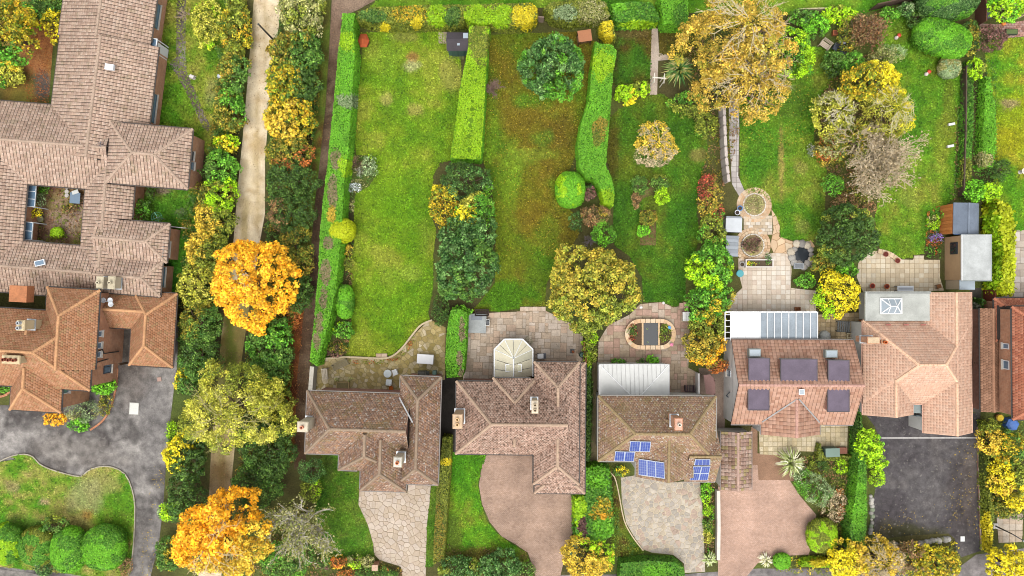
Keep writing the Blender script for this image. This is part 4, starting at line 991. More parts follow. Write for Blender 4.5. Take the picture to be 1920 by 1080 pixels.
def building(name, label, hips, cols, tile=(0.33, 0.34, 0.03, False), wall='brick_red', wall_col='#c8b8a0', over=0.35, gutter='#d8d8d8', ridge_col=None, mat='tile', roll=False, cat='house', under='#3a322c', th=0.05, ridge_r=0.13, cut=None, valley='#8c8680'):
    c = hips[0].c; o = thing(name, label, cat, (c[0], c[1], 0))
    l = np.array([c[0], c[1], 0])
    mb = MB()
    for i, hp in enumerate(hips):
        e = 0.003 * i
        for (og, al, inw, poly) in hp.planes():
            v = [(*(og + al * s_ + inw * w), hp.ze + hp.t * w - 0.012 - e) for s_, w in poly]; vb = [(x, y, z - 0.12) for x, y, z in v]; n = len(v)
            mb.add(v + vb, [tuple(range(n)), tuple(range(2 * n - 1, n - 1, -1))] + [(i2, n + i2, n + (i2 + 1) % n, (i2 + 1) % n) for i2 in range(n)])
    roof = mb.build('roof', 'felt', o, under, world=True)
    roof_tiles(roof, hips, cols, *tile, th=th, mat=mat, roll=roll, cut=cut)
    ridge_tiles(roof, o, hips, ridge_col or cols[0], ridge_r)
    # gutters along the eaves
    wmb = MB()
    for i, hp in enumerate(hips):
        lu, lv = hp.lu, hp.lv; zz = hp.ze - 0.06
        ed = [((-lu, lv), (lu, lv)), ((-lu, -lv), (lu, -lv))]
        if hp.pos: ed.append(((lu, -lv), (lu, lv)))
        if hp.neg: ed.append(((-lu, -lv), (-lu, lv)))
        others = [q for q in hips if q is not hp]
        for a, b in ed:
            A_, B_ = hp.w(*a), hp.w(*b); m = max(1, int(np.hypot(*(B_ - A_)) / 0.5))
            outw = (hp.w((a[0] + b[0]) / 2, (a[1] + b[1]) / 2) - hp.c); outw = outw / (np.hypot(*outw) + 1e-9) * 0.05
            run = None
            for k in range(m + 1):
                q = A_ + (B_ - A_) * (k / m) + outw
                hid = hidden(np.array([q[0]]), np.array([q[1]]), zz, others, -0.25)[0]
                if not hid and run is None: run = q
                if run is not None and (hid or k == m):
                    if np.hypot(*(q - run)) > 0.3: MB().tube((*run, zz), (*q, zz), 0.055, n=6).build('gutter', 'paint', o, gutter, world=True)
                    run = None
        ov = over - 0.004 * i; a, b = lu - (ov if hp.pos else 0.12), lu - (ov if hp.neg else 0.12)
        vv = lv - ov
        wmb.prism([hp.w(-b, -vv), hp.w(a, -vv), hp.w(a, vv), hp.w(-b, vv)], -0.05, hp.ze - 0.02 + ov * hp.t * 0.5)
        for end, sg, flag in ((a, 1, hp.pos), (b, -1, hp.neg)):
            if not flag:     # gable wall
                p = [hp.w(sg * end, -vv), hp.w(sg * end, vv), hp.w(sg * end, 0)]; q = [hp.w(sg * (end - .2), -vv), hp.w(sg * (end - .2), vv), hp.w(sg * (end - .2), 0)]
                zs = [hp.ze - 0.1, hp.ze - 0.1, hp.zr - 0.25]
                v = [(*p[j], zs[j]) for j in range(3)] + [(*q[j], zs[j]) for j in range(3)]
                wmb.add(v, [(0, 1, 2), (5, 4, 3), (0, 3, 4, 1), (1, 4, 5, 2), (2, 5, 3, 0)])
    wmb.build('wall', wall, o, wall_col, world=True)
    return o, roof

def window(bld, hp, side, px, py, w, h, zc, over=0.35, frame='#f0f0f0', glass='glass', mull=1, sill=True, name='window'):
    """window in the wall under roof hp; side: u+,u-,v+,v-"""
    n = {'u+': hp.eu, 'u-': -hp.eu, 'v+': hp.ev, 'v-': -hp.ev}[side]; d = (hp.lu if side[0] == 'u' else hp.lv) - over
    t = np.array([-n[1], n[0]]); q = P(px, py, zc) - hp.c; along = q @ t
    c = hp.c + n * (d + 0.02) + t * along; rot = math.atan2(t[1], t[0]); l = bld.location
    ox, oy = c[0] - l[0], c[1] - l[1]
    mb = MB(); fr = 0.07
    def at(a, up, ww, hh, dep=0.10): mb.box((ox + t[0] * a + n[0] * 0.0, oy + t[1] * a, zc + up), (ww, dep, hh), rot)
    at(0, h / 2 - fr / 2, w, fr); at(0, -h / 2 + fr / 2, w, fr); at(-w / 2 + fr / 2, 0, fr, h - 2 * fr); at(w / 2 - fr / 2, 0, fr, h - 2 * fr)
    for k in range(mull): at(-w / 2 + w * (k + 1) / (mull + 1), 0, 0.05, h - 2 * fr, 0.09)
    f = mb.build(name, 'paint', bld, frame)
    MB().box((ox, oy, zc), (w - 2 * fr, 0.05, h - 2 * fr), rot).build('pane', glass, f)
    if sill: MB().box((ox + n[0] * 0.07, oy + n[1] * 0.07, zc - h / 2 - 0.04), (w + 0.12, 0.22, 0.06), rot).build('sill', 'stone_clean', f, '#d8d0c4')
    return f

def chimney(bld, px, py, w, d, z0, z1, rot=0.0, col='#b5714c', mat='brick_orange', pots=1, pot='#d08a5c', cap='#c8b090', along='x'):
    c = P(px, py, z1); l = bld.location; x, y = c[0] - l[0], c[1] - l[1]; r = math.radians(rot)
    mb = MB().box((x, y, (z0 + z1) / 2), (w, d, z1 - z0), r); mb.box((x, y, z1 + 0.03), (w + 0.12, d + 0.12, 0.12), r)
    ch = mb.build('chimney', mat, bld, col)
    MB().box((x, y, z1 + 0.115), (w + 0.02, d + 0.02, 0.05), r).build('cap', 'stone', ch, cap)
    for k in range(pots):
        o = (k - (pots - 1) / 2) * 0.42; dx, dy = (o, 0) if along == 'x' else (0, o)
        m = MB().lathe((x + dx * math.cos(r) - dy * math.sin(r), y + dx * math.sin(r) + dy * math.cos(r), z1 + 0.12), [(0.15, 0), (0.13, 0.08), (0.12, 0.3), (0.15, 0.32), (0.15, 0.38), (0.09, 0.38), (0.085, 0.1)], 12)
        m.build('chimney_pot', 'stone', ch, pot)
    MB().box((x, y, z0 + (z1 - z0) * 0.42), (w + 0.22, d + 0.22, 0.07), r).build('flashing', 'metal', ch, '#b8bcc0')
    return ch

def pipe(bld, pts, col='#2a2a2c', r=0.05, name='drainpipe'):
    l = bld.location; mb = MB()
    q = [(P(x, y, z)[0] - l[0], P(x, y, z)[1] - l[1], z) for x, y, z in pts]
    for a, b in zip(q, q[1:]): mb.tube(a, b, r, n=6)
    return mb.build(name, 'paint', bld, col)

# ---------- long brown roofed building, top left
BR = ['#ccae9a', '#c6a892', '#d2b6a2', '#c0a28e', '#ceb29c', '#bc9e8a']
h_n1 = Hip(125, -160, 299, 79, 2.6, 18, -8.0, 'gg', 'y')
h_n2 = Hip(98, 76, 285, 300, 2.6, 18, -7.0, 'gg', 'y')
h_ew = Hip(-160, 191, 215, 343, 2.6, 20, -4.6, 'gg', 'x')
h_e = Hip(202, 235, 357, 349, 3.6, 22, -4.8, 'hh', 'x')
h_w = Hip(-75, 300, 46, 520, 2.6, 20, -4.6, 'gg', 'y')
h_c = Hip(155, 300, 247, 530, 2.6, 20, -4.6, 'gg', 'y')
h_s = Hip(-160, 450, 190, 548, 2.6, 20, -4.6, 'gg', 'x')
h_sa = Hip(180, 414, 316, 488, 3.0, 20, -4.6, 'gh', 'x')
h_sb = Hip(180, 486, 303, 552, 3.0, 20, -4.6, 'gh', 'x')
HB1 = [h_n1, h_n2, h_ew, h_e, h_w, h_c, h_s, h_sa, h_sb]
b1, r1 = building('courtyard_building', 'long building with low brown tiled roofs around a square courtyard', HB1, BR, tile=(0.30, 0.27, 0.045, False), wall='brick_orange', over=0.4, gutter='#4a4038', ridge_col='#b8a08c', th=0.032)
for (px, py, w, h, zc) in ((305, 30, 2.2, 1.2, 1.8),): window(b1, h_n1, 'v-', px, py, w, h, zc, 0.4, '#4a7480', 'glass', 2)
window(b1, h_n2, 'v-', 272, 200, 2.6, 1.2, 1.8, 0.4, '#4a7480', 'glass', 2)
window(b1, h_e, 'u+', 380, 293, 0.8, 1.1, 2.8, 0.4, '#3a4048', 'glass_dark', 0); window(b1, h_e, 'u+', 372, 312, 0.7, 0.8, 2.4, 0.4, '#8a9098', 'glass', 0)
window(b1, h_sa, 'u+', 318, 468, 1.4, 1.1, 2.6, 0.4, '#4a7480', 'glass', 1); window(b1, h_sb, 'u+', 308, 520, 1.8, 1.3, 2.4, 0.4, '#4a7480', 'glass', 1)
for k, (px, py) in enumerate(((188, 530), (210, 530))):
    chimney(b1, px, py, 0.5, 1.0, 2.8, 4.6, -4.6, '#d8ccb0', 'render', 1, '#d8ccb0', '#c8bca0')
def flush_box(bld, px, py, z, w, d, hgt, rot, col, mat='paint', name='rooflight', top=None):
    c = P(px, py, z); l = bld.location
    o = MB().box((c[0] - l[0], c[1] - l[1], z), (w, d, hgt), math.radians(rot)).build(name, mat, bld, col)
    if top: MB().box((c[0] - l[0], c[1] - l[1], z + hgt / 2 + 0.01), (w - 0.14, d - 0.14, 0.03), math.radians(rot)).build('pane', top, o)
    return o
flush_box(b1, 206, 126, 4.1, 0.75, 0.5, 0.3, -7, '#e8ecf0', name='roof_vent')
flush_box(b1, 75, 493, 3.55, 0.9, 0.5, 0.16, 12, '#e8ecf0', name='rooflight', top='glass')
# glazed porch on the east wall
def glass_porch():
    t = thing('glazed_porch', 'small white framed glass porch beside the brown tiled wing', 'porch', (*P(297, 99), 0), math.radians(-8))
    for (x, y) in ((-.9, .6), (.9, .6), (.9, -.6), (-.9, -.6)): bx('post', t, (x, y, 1.1), (.08, .08, 2.2), '#f0f0f0')
    bx('roof_panel', t, (-.5, 0, 2.25), (1.0, 1.3, .05), '#c8d4dc', 'glass_pale'); bx('roof_panel', t, (.5, 0, 2.25), (.92, 1.3, .05), '#c8d4dc', 'glass')
    for y in (-.63, .63): bx('rail', t, (0, y, 2.3), (1.9, .07, .09), '#f4f4f4')
    for x in (-.93, 0, .93): bx('rail', t, (x, 0, 2.31), (.07, 1.2, .09), '#f4f4f4')
    bx('door', t, (.92, 0, 1.05), (.05, .8, 2.0), '#e8e8e8')
glass_porch()
# lean-to glass in the courtyard
def leanto(px, py, w, d, label, n):
    t = thing('glass_lean_to', label, 'lean-to', (*P(px, py, 1.9), 0), math.radians(-4.6))
    for k in range(n):
        y = d / 2 - d * (k + .5) / n; bx('pane', t, (0, y, 2.0), (w, d / n - .06, .04), '#4f6f78', 'glass')
    for k in range(n + 1): bx('glazing_bar', t, (0, d / 2 - d * k / n, 2.02), (w + .04, .06, .07), '#e8ecf0')
    bx('rail', t, (w / 2, 0, 1.96), (.08, d, .1), '#e8ecf0')
    for y in (-d / 2, d / 2): bx('post', t, (w / 2, y, .95), (.08, .08, 1.9), '#e8ecf0')
leanto(57, 366, 1.0, 2.1, 'dark glass lean-to roof in the courtyard behind the yellow bush', 3)
leanto(52, 433, 0.9, 1.6, 'dark glass lean-to roof at the courtyard corner below the yellow bush', 2)

# ---------- orange tiled house, left
OR = ['#cc956e', '#c48c66', '#d09c78', '#bc845e', '#c8926c', '#bf966c']
h2b = Hip(-180, 577, 173, 722, 5.0, 40, -3.5, 'hh', 'x')
h2a = Hip(84, 541, 183, 690, 5.0, 40, -3.5, 'gh', 'y')
h2c = Hip(23, 610, 119, 771, 4.8, 40, -3.5, 'hg', 'y')
b2, r2 = building('orange_house', 'two storey house with plain orange clay roof and forecourt', [h2b, h2a, h2c], OR, tile=(0.24, 0.18, 0.018, True), wall='brick_orange', over=0.3, gutter='#2c2826', ridge_col='#cf9c70', mat='tile_clean', th=0.03)
for (py, zc) in ((626, 4.2), (648, 4.2), (665, 4.2)): window(b2, h2a, 'v-', 187, py, 0.55, 0.8, zc, 0.3, '#f0f0f0', 'glass', 0)
for py, w in ((622, 2.0), (640, 1.4), (688, 1.2)): window(b2, h2b, 'u+', 208, py, w, 1.2, 1.9, 0.3, '#3a4048', 'glass', 1)
window(b2, h2c, 'v-', 128, 727, 1.1, 1.1, 3.9, 0.3, '#f0f0f0', 'glass', 1)
pipe(b2, [(180, 660, 4.8), (192, 655, 4.0), (195, 663, 3.4), (222, 659, 1.0), (224, 659, 0.1)]); pipe(b2, [(179, 680, 4.8), (192, 676, 3.6), (221, 668, 0.3)])
chimney(b2, 40, 610, 0.55, 0.75, 6.0, 8.2, -3, '#d8c49c', 'render', 2, '#c0c4c8', '#d8c49c', 'y')
chimney(b2, 22, 674, 1.4, 0.6, 5.6, 8.0, -3, '#d8c49c', 'render', 3, '#8c4a34', '#d8c49c', 'x')
# flat dormer well at the top
l2 = b2.location
MB().box((P(35, 551, 6)[0] - l2[0], P(35, 551, 6)[1] - l2[1], 5.6), (1.5, 1.4, 1.0), math.radians(-3)).build('dormer', 'stone', b2, '#b87850')
h3a = Hip(246, 548, 328, 687, 2.6, 38, -3.5, 'hh', 'y'); h3b = Hip(188, 547, 326, 617, 2.6, 38, -3.5, 'gh', 'x')
b3, r3 = building('carport', 'open sided carport with orange tiled L shaped roof', [h3a, h3b], OR, tile=(0.24, 0.18, 0.018, True), wall='brick_orange', over=1.5, gutter='#3a2c24', ridge_col='#cf9c70', mat='tile_clean', th=0.03, cat='carport')
for (px, py) in ((250, 678), (318, 682), (320, 600), (322, 640)):
    c = P(px, py, 0); MB().box((c[0] - b3.location[0], c[1] - b3.location[1], 1.3), (.18, .18, 2.6)).build('post', 'wood', b3, '#5a4430')

# ---------- lichen roofed house (first of the row)
G1 = ['#b08c74', '#a4826c', '#b8967e', '#987864', '#b4927c', '#c09474', '#a08474']
h1a = Hip(574, 736, 770, 853, 5.0, 46, -1.8, 'hg', 'x'); h1d = Hip(636, 803, 752, 883, 5.0, 45, -1.8, 'hg', 'y'); h1b = Hip(748, 706, 824, 908, 5.0, 46, -1.8, 'hh', 'y'); h1c = Hip(677, 800, 763, 921, 5.0, 46, -1.8, 'hg', 'y')
b4, r4 = building('lichen_roofed_house', 'house with dark brown roof spotted with pale lichen', [h1a, h1d, h1b, h1c], G1, tile=(0.24, 0.19, 0.02, True), wall='brick_red', gutter='#8a827c', ridge_col='#a08a74', mat='tile_lichen', th=0.03)
for px, w in ((640, 2.2), (678, 1.0), (697, 1.0)): window(b4, h1a, 'v+', px, 737, w, 1.2, 4.1, 0.35, '#f4f4f4', 'glass', 2 if w > 2 else 0)
window(b4, h1b, 'v-' if False else 'u+', 797, 706, 1.8, 1.2, 4.0, 0.35, '#f4f4f4', 'glass', 1)
chimney(b4, 568, 800, 0.8, 0.75, 4.0, 8.2, -2, '#c8bca4', 'render', 1, '#d08a6c', '#d0c4ac'); chimney(b4, 746, 866, 0.6, 0.75, 5.6, 8.6, -2, '#c8bca4', 'render', 1, '#d98a5c', '#d0ccc0')
# ---------- moss roofed house
G2 = ['#cca894', '#c29e8a', '#d2b09c', '#b89480', '#caa894', '#d8b8a4']
h2_a = Hip(855, 716, 1060, 852, 5.0, 45, -0.6, 'hg', 'x'); h2_b = Hip(1001, 679, 1086, 908, 5.0, 42, -0.4, 'hh', 'y'); h2_c = Hip(924, 709, 1006, 830, 5.0, 42, -0.4, 'gh', 'y'); h2_s = Hip(1003, 680, 1097, 925, 4.35, 30, -0.4, 'hh', 'y')
b5, r5 = building('moss_roofed_house', 'house with rough brown roof speckled with dark moss', [h2_a, h2_b, h2_c, h2_s], G2, tile=(0.24, 0.19, 0.025, True), wall='brick_red', gutter='#3a3430', ridge_col='#c0a48c', mat='tile_moss', th=0.045)
window(b5, h2_a, 'v+', 892, 714, 2.6, 1.2, 4.1, 0.35, '#f4f4f4', 'glass', 3)
chimney(b5, 858, 790, 0.7, 1.1, 4.0, 8.4, 0, '#c8a888', 'render', 2, '#e0b888', '#d0b494', 'y'); chimney(b5, 1003, 763, 0.45, 0.95, 5.8, 8.8, 0, '#d0bca0', 'render', 2, '#c8b498', '#dcccb4', 'y')
window(b5, h2_a, 'v-', 940, 858, 1.6, 0.6, 0.6, 0.0, '#3a342c', 'glass_dark', 3, False, 'porch_trellis')
# ---------- solar roofed house
G3 = ['#ba967a', '#b28e74', '#c09e80', '#a88670', '#c0a47e', '#b29276']
h3_a = Hip(1122, 743, 1342, 865, 5.0, 40, -0.3, 'hh', 'x'); h3_b = Hip(1193, 780, 1300, 895, 5.0, 36, -1.0, 'gg', 'y'); h3_c = Hip(1282, 790, 1341, 903, 3.65, 38, 0, 'gg', 'x')
b6, r6 = building('solar_roofed_house', 'house with brown roof carrying groups of blue solar panels', [h3_a, h3_b, h3_c], G3, tile=(0.24, 0.19, 0.018, True), wall='render', wall_col='#e0dcd4', gutter='#9a948c', ridge_col='#a08a64', mat='tile_lichen', th=0.03)
chimney(b6, 1272, 795, 0.55, 0.9, 6.4, 9.2, 0, '#c08a6c', 'brick_orange', 1, '#d9d0c0', '#d8a890')
def on_roof(hp, px, py, lift=0.06):
    """point of the roof surface seen at a pixel, by iteration"""
    z = hp.ze
    for _ in range(14): c = P(px, py, z); z = hp.unb(c[0], c[1])
    return np.array([*P(px, py, z), z + lift])
def solar(label, hp, corners, nx, ny=1):
    q = [on_roof(hp, *c, lift=0.16) for c in corners]      # tl, tr, br, bl
    c0 = sum(q) / 4; o = thing('solar_panel_array', label, 'solar panels', (*c0[:2], c0[2]), 0, 'solar panels on the roof'); q = [v - c0 for v in q]
    nrm = np.cross(q[1] - q[0], q[3] - q[0]); nrm /= np.linalg.norm(nrm); nrm = nrm if nrm[2] > 0 else -nrm
    def bl(s, t): return (q[0] * (1 - s) + q[1] * s) * (1 - t) + (q[3] * (1 - s) + q[2] * s) * t
    for i in range(nx):
        for j in range(ny):
            a = [bl((i + s) / nx, (j + t) / ny) for s, t in ((.01, .01), (.99, .01), (.99, .99), (.01, .99))]
            mb = MB().add(a + [v + nrm * .04 for v in a], [(3, 2, 1, 0), (4, 5, 6, 7), (0, 1, 5, 4), (1, 2, 6, 5), (2, 3, 7, 6), (3, 0, 4, 7)])
            pn = mb.build('panel', 'paint', o, '#c8d0e0')
            mc = MB()
            for s in range(4):
                for t in range(6):
                    b = [bl((i + .05 + .9 * (s + u) / 4) / nx, (j + .05 + .9 * (t + v) / 6) / ny) + nrm * .046 for u, v in ((.04, .03), (.96, .03), (.96, .97), (.04, .97))]
                    mc.add(b, [(0, 1, 2, 3)])
            ce = mc.build('cells', 'solar', pn)
            me = ce.data
            if me.polygons[0].normal.z < 0: me.flip_normals()
solar('pair of blue solar panels highest on the brown roof', h3_a, [(1181, 826), (1220, 827), (1218, 846), (1179, 845)], 2)
solar('pair of blue solar panels at the lower corner of the brown roof', h3_a, [(1153, 845), (1190, 846), (1188, 864), (1151, 863)], 2)
solar('row of three tall blue solar panels on the front gable slope', h3_b, [(1197, 859), (1245, 866), (1246, 897), (1197, 890)], 3)
solar('single blue solar panel above the block of four', h3_c, [(1302, 860), (1331, 860), (1331, 871), (1300, 871)], 1)
solar('block of four blue solar panels beside the white eave', h3_c, [(1299, 873), (1331, 873), (1326, 899), (1292, 899)], 2, 2)
# ---------- dormer house
G4 = ['#d2a48a', '#ca9c82', '#d8ac94', '#c2927a', '#cea28a', '#d6a890']
h4_a = Hip(1371, 637, 1600, 796, 2.8, 30, -0.3, 'gg', 'x'); h4_b = Hip(1427, 730, 1537, 815, 2.8, 30, 0, 'gg', 'y')
b7, r7 = building('dormer_house', 'white walled house with pink brown roof and five dark flat dormers', [h4_a, h4_b], G4, tile=(0.34, 0.31, 0.02, False), wall='render', wall_col='#ece8e4', over=0.12, gutter='#8c8480', ridge_col='#c89c8c', roll=True, mat='tile_clean', th=0.045, under='#5a3830')
def dormer(x0, y0, x1, y1, side, window_=None):
    z = 4.75; a = P(x0, y0, z); b = P(x1, y1, z); c = (a + b) / 2; w, d = abs(b[0] - a[0]), abs(b[1] - a[1]); l = b7.location; x, y = c[0] - l[0], c[1] - l[1]
    dm = MB().box((x, y, 3.9), (w - .16, d - .12, 1.6)).build('dormer', 'stone', b7, '#b08474')
    MB().box((x, y, z), (w, d, .14)).build('flat_roof', 'felt', dm, '#6d6270')
    e = MB()
    for s in (-1, 1): e.box((x + s * (w / 2 + .03), y, z + .02), (.06, d + .1, .16)); e.box((x, y + s * (d / 2 + .03), z + .02), (w, .06, .16))
    e.build('trim', 'paint', dm, '#4a4348')
    fy = y + (d / 2 - .02) * side
    MB().box((x, fy, 4.0), (w - .4, .1, 1.0)).build('window', 'glass_pale', dm)
dormer(1404, 672, 1442, 717, 1); dormer(1464, 674, 1531, 720, 1); dormer(1553, 676, 1591, 721, 1); dormer(1403, 724, 1441, 768, -1); dormer(1552, 727, 1591, 771, -1)
for px, py in ((1414, 661), (1557, 663)): flush_box(b7, px, py, 4.0, 1.05, .7, .5, 0, '#8f9690', 'paint', 'roof_light', 'glass_pale')
flush_box(b7, 1503, 735, 5.0, .45, .5, .16, 0, '#e8ecf0', 'paint', 'rooflight', 'glass_pale')
# white slanting side wall details
window(b7, h4_a, 'u-', 1362, 700, .6, 1.0, 1.8, .12, '#d0d4d8', 'glass', 0)
pipe(b7, [(1374, 660, 2.7), (1372, 690, 2.4), (1379, 700, 2.3)], '#4a5058'); pipe(b7, [(1368, 735, 2.2), (1362, 742, 1.6), (1372, 750, 1.4)], '#4a5058')
def valley(bld, hp, a, b, col='#a8a4a2', w=0.06):
    p, q = on_roof(hp, *a, lift=0.09), on_roof(hp, *b, lift=0.09); l = np.array(bld.location); p = p - l; q = q - l
    d = q - p; s_ = np.array([-d[1], d[0], 0]); s_ /= np.linalg.norm(s_); s_ *= w
    MB().add([p - s_, q - s_, q + s_, p + s_, p - s_ + [0, 0, .03], q - s_ + [0, 0, .03], q + s_ + [0, 0, .03], p + s_ + [0, 0, .03]], [(3, 2, 1, 0), (4, 5, 6, 7), (0, 1, 5, 4), (1, 2, 6, 5), (2, 3, 7, 6), (3, 0, 4, 7)]).build('valley', 'felt', bld, col)
valley(b7, h4_a, (1494, 748), (1428, 791)); valley(b7, h4_a, (1497, 748), (1536, 792))
valley(b6, h3_a, (1268, 842), (1291, 866), '#b8b8b4', .07); valley(b4, h1a, (749, 745), (774, 792), '#c8c8c8', .06)
# ---------- peach bungalow
G5 = ['#ecc2a6', '#eabea2', '#eec6ac', '#e8ba9e']
h5_m = Hip(1618, 601, 1822, 757, 2.9, 33, 0, 'hh', 'x'); h5_r = Hip(1731, 548, 1822, 812, 2.9, 33, 0.3, 'gg', 'y'); h5_l = Hip(1618, 645, 1711, 778, 2.9, 33, 0.3, 'gg', 'y')
b8, r8 = building('peach_roofed_bungalow', 'bungalow with broad clean peach tiled roof', [h5_m, h5_r, h5_l], G5, tile=(0.26, 0.24, 0.004, False), wall='render', wall_col='#ece8e2', over=0.2, gutter='#d8a890', ridge_col='#ecc0a0', mat='tile_clean', th=0.010, under='#d8a488')
def b8box(n, px, py, z, d, col, mat='paint', par=None, rot=0.0):
    c = P(px, py, z); l = b8.location; return MB().box((c[0] - l[0], c[1] - l[1], z), d, rot).build(n, mat, par or b8, col)
fr = b8box('flat_roof', 1683, 574, 3.1, (5.9, 2.62, .2), '#b4b6af', 'felt'); b8box('wall', 1683, 574, 1.5, (5.7, 2.5, 3.0), '#ece8e2', 'render')
b8box('trim', 1683, 549.5, 3.14, (5.95, .1, .22), '#8a8c88'); b8box('trim', 1624, 574, 3.14, (.1, 2.5, .23), '#b8bab4')
def lantern(px, py):
    c = P(px, py, 3.3); t = thing('roof_lantern', 'white framed glass lantern on the pale flat roof', 'roof lantern', (*c, 3.2))
    a, b = .93, .66
    v = [(-a, -b, .1), (a, -b, .1), (a, b, .1), (-a, b, .1), (-.28, 0, .62), (.28, 0, .62)]
    for f in ((0, 1, 5, 4), (1, 2, 5), (2, 3, 4, 5), (3, 0, 4)):
        MB().add([v[i] for i in f], [tuple(range(len(f)))]).build('pane', 'glass_pale', t)
    m = MB()
    for s in (-1, 1): m.box((s * a, 0, .06), (.1, 2 * b + .1, .14)); m.box((0, s * b, .06), (2 * a - .1, .1, .14))
    m.build('kerb', 'paint', t, '#f4f4f4')
    for i, j in ((0, 4), (3, 4), (1, 5), (2, 5), (4, 5)): MB().tube(v[i], v[j], .05, n=6).build('glazing_bar', 'paint', t, '#fafafa')
    for x in (-.28, .28):
        for s in (-1, 1): MB().tube((x, 0, .62), (x, s * b, .1), .035, n=6).build('glazing_bar', 'paint', t, '#fafafa')
lantern(1671, 574)
chimney(b8, 1637, 638, .95, .5, 3.2, 5.4, 0, '#b8623c', 'brick_orange', 0); chimney(b8, 1656, 641, .3, .3, 3.2, 5.0, 0, '#c8702c', 'brick_orange', 1, '#c8642c')
for px in (1666, 1699, 1731): flush_box(b8, px, 609, 3.35, .45, .1, .08, 0, '#a85c50', 'paint', 'roof_vent')
b8box('lean_to_roof', 1716, 765, 2.6, (1.1, .9, .1), '#8c9694', 'felt'); b8box('garage_door', 1716, 776, 1.2, (.95, .1, 2.2), '#5f6c70')
# ---------- brick house cut by the frame, far right
G6 = ['#c07a5c', '#b87054', '#c88468', '#b06a50']
h6_a = Hip(1898, 574, 2090, 786, 4.8, 38, 0.5, 'hh', 'y'); h6_b = Hip(1864, 558, 2090, 640, 2.6, 30, 0.5, 'hh', 'x')
b9, r9 = building('brick_house', 'orange roofed brick house cut off by the frame edge', [h6_a, h6_b], G6, tile=(0.24, 0.2, 0.02, True), wall='brick_orange', gutter='#3a3634', mat='tile_clean', th=0.03, over=0.3)
h6_c = Hip(1838, 578, 1878, 772, 2.4, 22, 0.5, 'gg', 'y')
b10, r10 = building('narrow_outbuilding', 'long narrow brown tiled outbuilding beside the peach bungalow', [h6_c], ['#b08468', '#a47a60', '#b88c70'], tile=(0.24, 0.2, 0.02, True), wall='brick_red', gutter='#3a3634', mat='tile_clean', th=0.03, over=0.15, cat='outbuilding')
def side_strip():
    t = thing('lean_to', 'maroon sheet lean-to roof along the brick house', 'lean-to', (*P(1874, 675), 0), math.radians(.5))
    for k in range(9): bx('roof_sheet', t, (0, 4.4 - k * 1.05, 2.25), (1.0, 1.0, .05), '#a85c5c', 'paint')
    bx('gutter', t, (.62, 0, 2.3), (.12, 9.6, .12), '#c8ccd0'); bx('wall', t, (0, 0, 1.1), (.9, 9.4, 2.2), '#a8644a', 'brick_red')
side_strip()
for (py, w) in ((649, .5), (684, .8)): window(b9, h6_a, 'v+', 1893, py, w, .8, 3.6, .3, '#f4f4f4', 'glass', 0)
# windows on the street fronts
for bld, hp, side, xs, zs, ov in ((b4, h1c, 'u-', (720,), (1.5, 3.9), .35), (b4, h1b, 'u-', (785,), (1.5, 3.9), .35), (b4, h1a, 'v-', (605,), (1.5, 3.9), .35),
        (b5, h2_a, 'v-', (890, 960), (1.5, 3.9), .35), (b5, h2_s, 'u-', (1050,), (1.5,), .35), (b6, h3_b, 'u-', (1230, 1265), (1.5, 3.9), .35), (b6, h3_a, 'v-', (1155,), (1.5, 3.9), .35),
        (b7, h4_b, 'u-', (1482,), (1.4,), .12), (b7, h4_a, 'v-', (1400, 1565), (1.4,), .12), (b8, h5_l, 'u-', (1665,), (1.4,), .12), (b8, h5_r, 'u-', (1778,), (1.4,), .12)):
    for x in xs:
        for z in zs: window(bld, hp, side, x, 860, 1.5, 1.15, z, ov, '#f0f0f0', 'glass', 1)

# ------------------------------------------------------------------ hedges
hedge('clipped_hedge', 'long bright green hedge with bare brown top beside the footpath',
      [(642, 25), (666, 25), (672, 60), (675, 115), (670, 180), (668, 220), (663, 290), (655, 350), (652, 400), (650, 450), (645, 490), (640, 540), (630, 590), (620, 630), (606, 682), (581, 678), (586, 630), (592, 570), (597, 500), (600, 440), (606, 370), (615, 300), (620, 250), (628, 170), (634, 100), (640, 50)], 2.3, 'bright',
      patches=[(655, 190, 24, 14, 'greygr'), (652, 80, 16, 20, 'lime'), (630, 300, 10, 22, 'hedgebrown'), (624, 360, 9, 36, 'hedgebrown'), (615, 455, 10, 12, 'hedgebrown'), (610, 510, 9, 24, 'hedgebrown'), (606, 560, 8, 18, 'hedgebrown'), (599, 605, 8, 20, 'hedgebrown'), (594, 645, 8, 18, 'hedgebrown'), (622, 400, 8, 14, 'gold'), (648, 310, 16, 20, 'lime')])
hedge('clipped_hedge', 'wide olive hedge with yellow tufts along the top of the first garden',
      [(672, 22), (700, 14), (760, 11), (862, 9), (870, 12), (872, 54), (800, 58), (740, 60), (700, 56), (678, 50)], 2.4, 'olive', patches=[(770, 25, 34, 18, 'mixyel'), (820, 30, 20, 20, 'lime'), (722, 52, 10, 9, 'yellow'), (783, 42, 12, 14, 'yellow'), (700, 30, 24, 12, 'mid'), (850, 30, 16, 18, 'mid')], loose=0.03, leaf=0.1)
hedge('clipped_hedge', 'golden green hedge block at the head of the brown lawn',
      [(868, 10), (930, 8), (998, 5), (1006, 14), (1005, 48), (990, 60), (960, 62), (925, 58), (900, 62), (872, 50)], 2.4, 'olive', patches=[(985, 32, 26, 24, 'yellow'), (900, 30, 30, 24, 'lime'), (940, 30, 20, 22, 'lime')], loose=0.03, leaf=0.1)
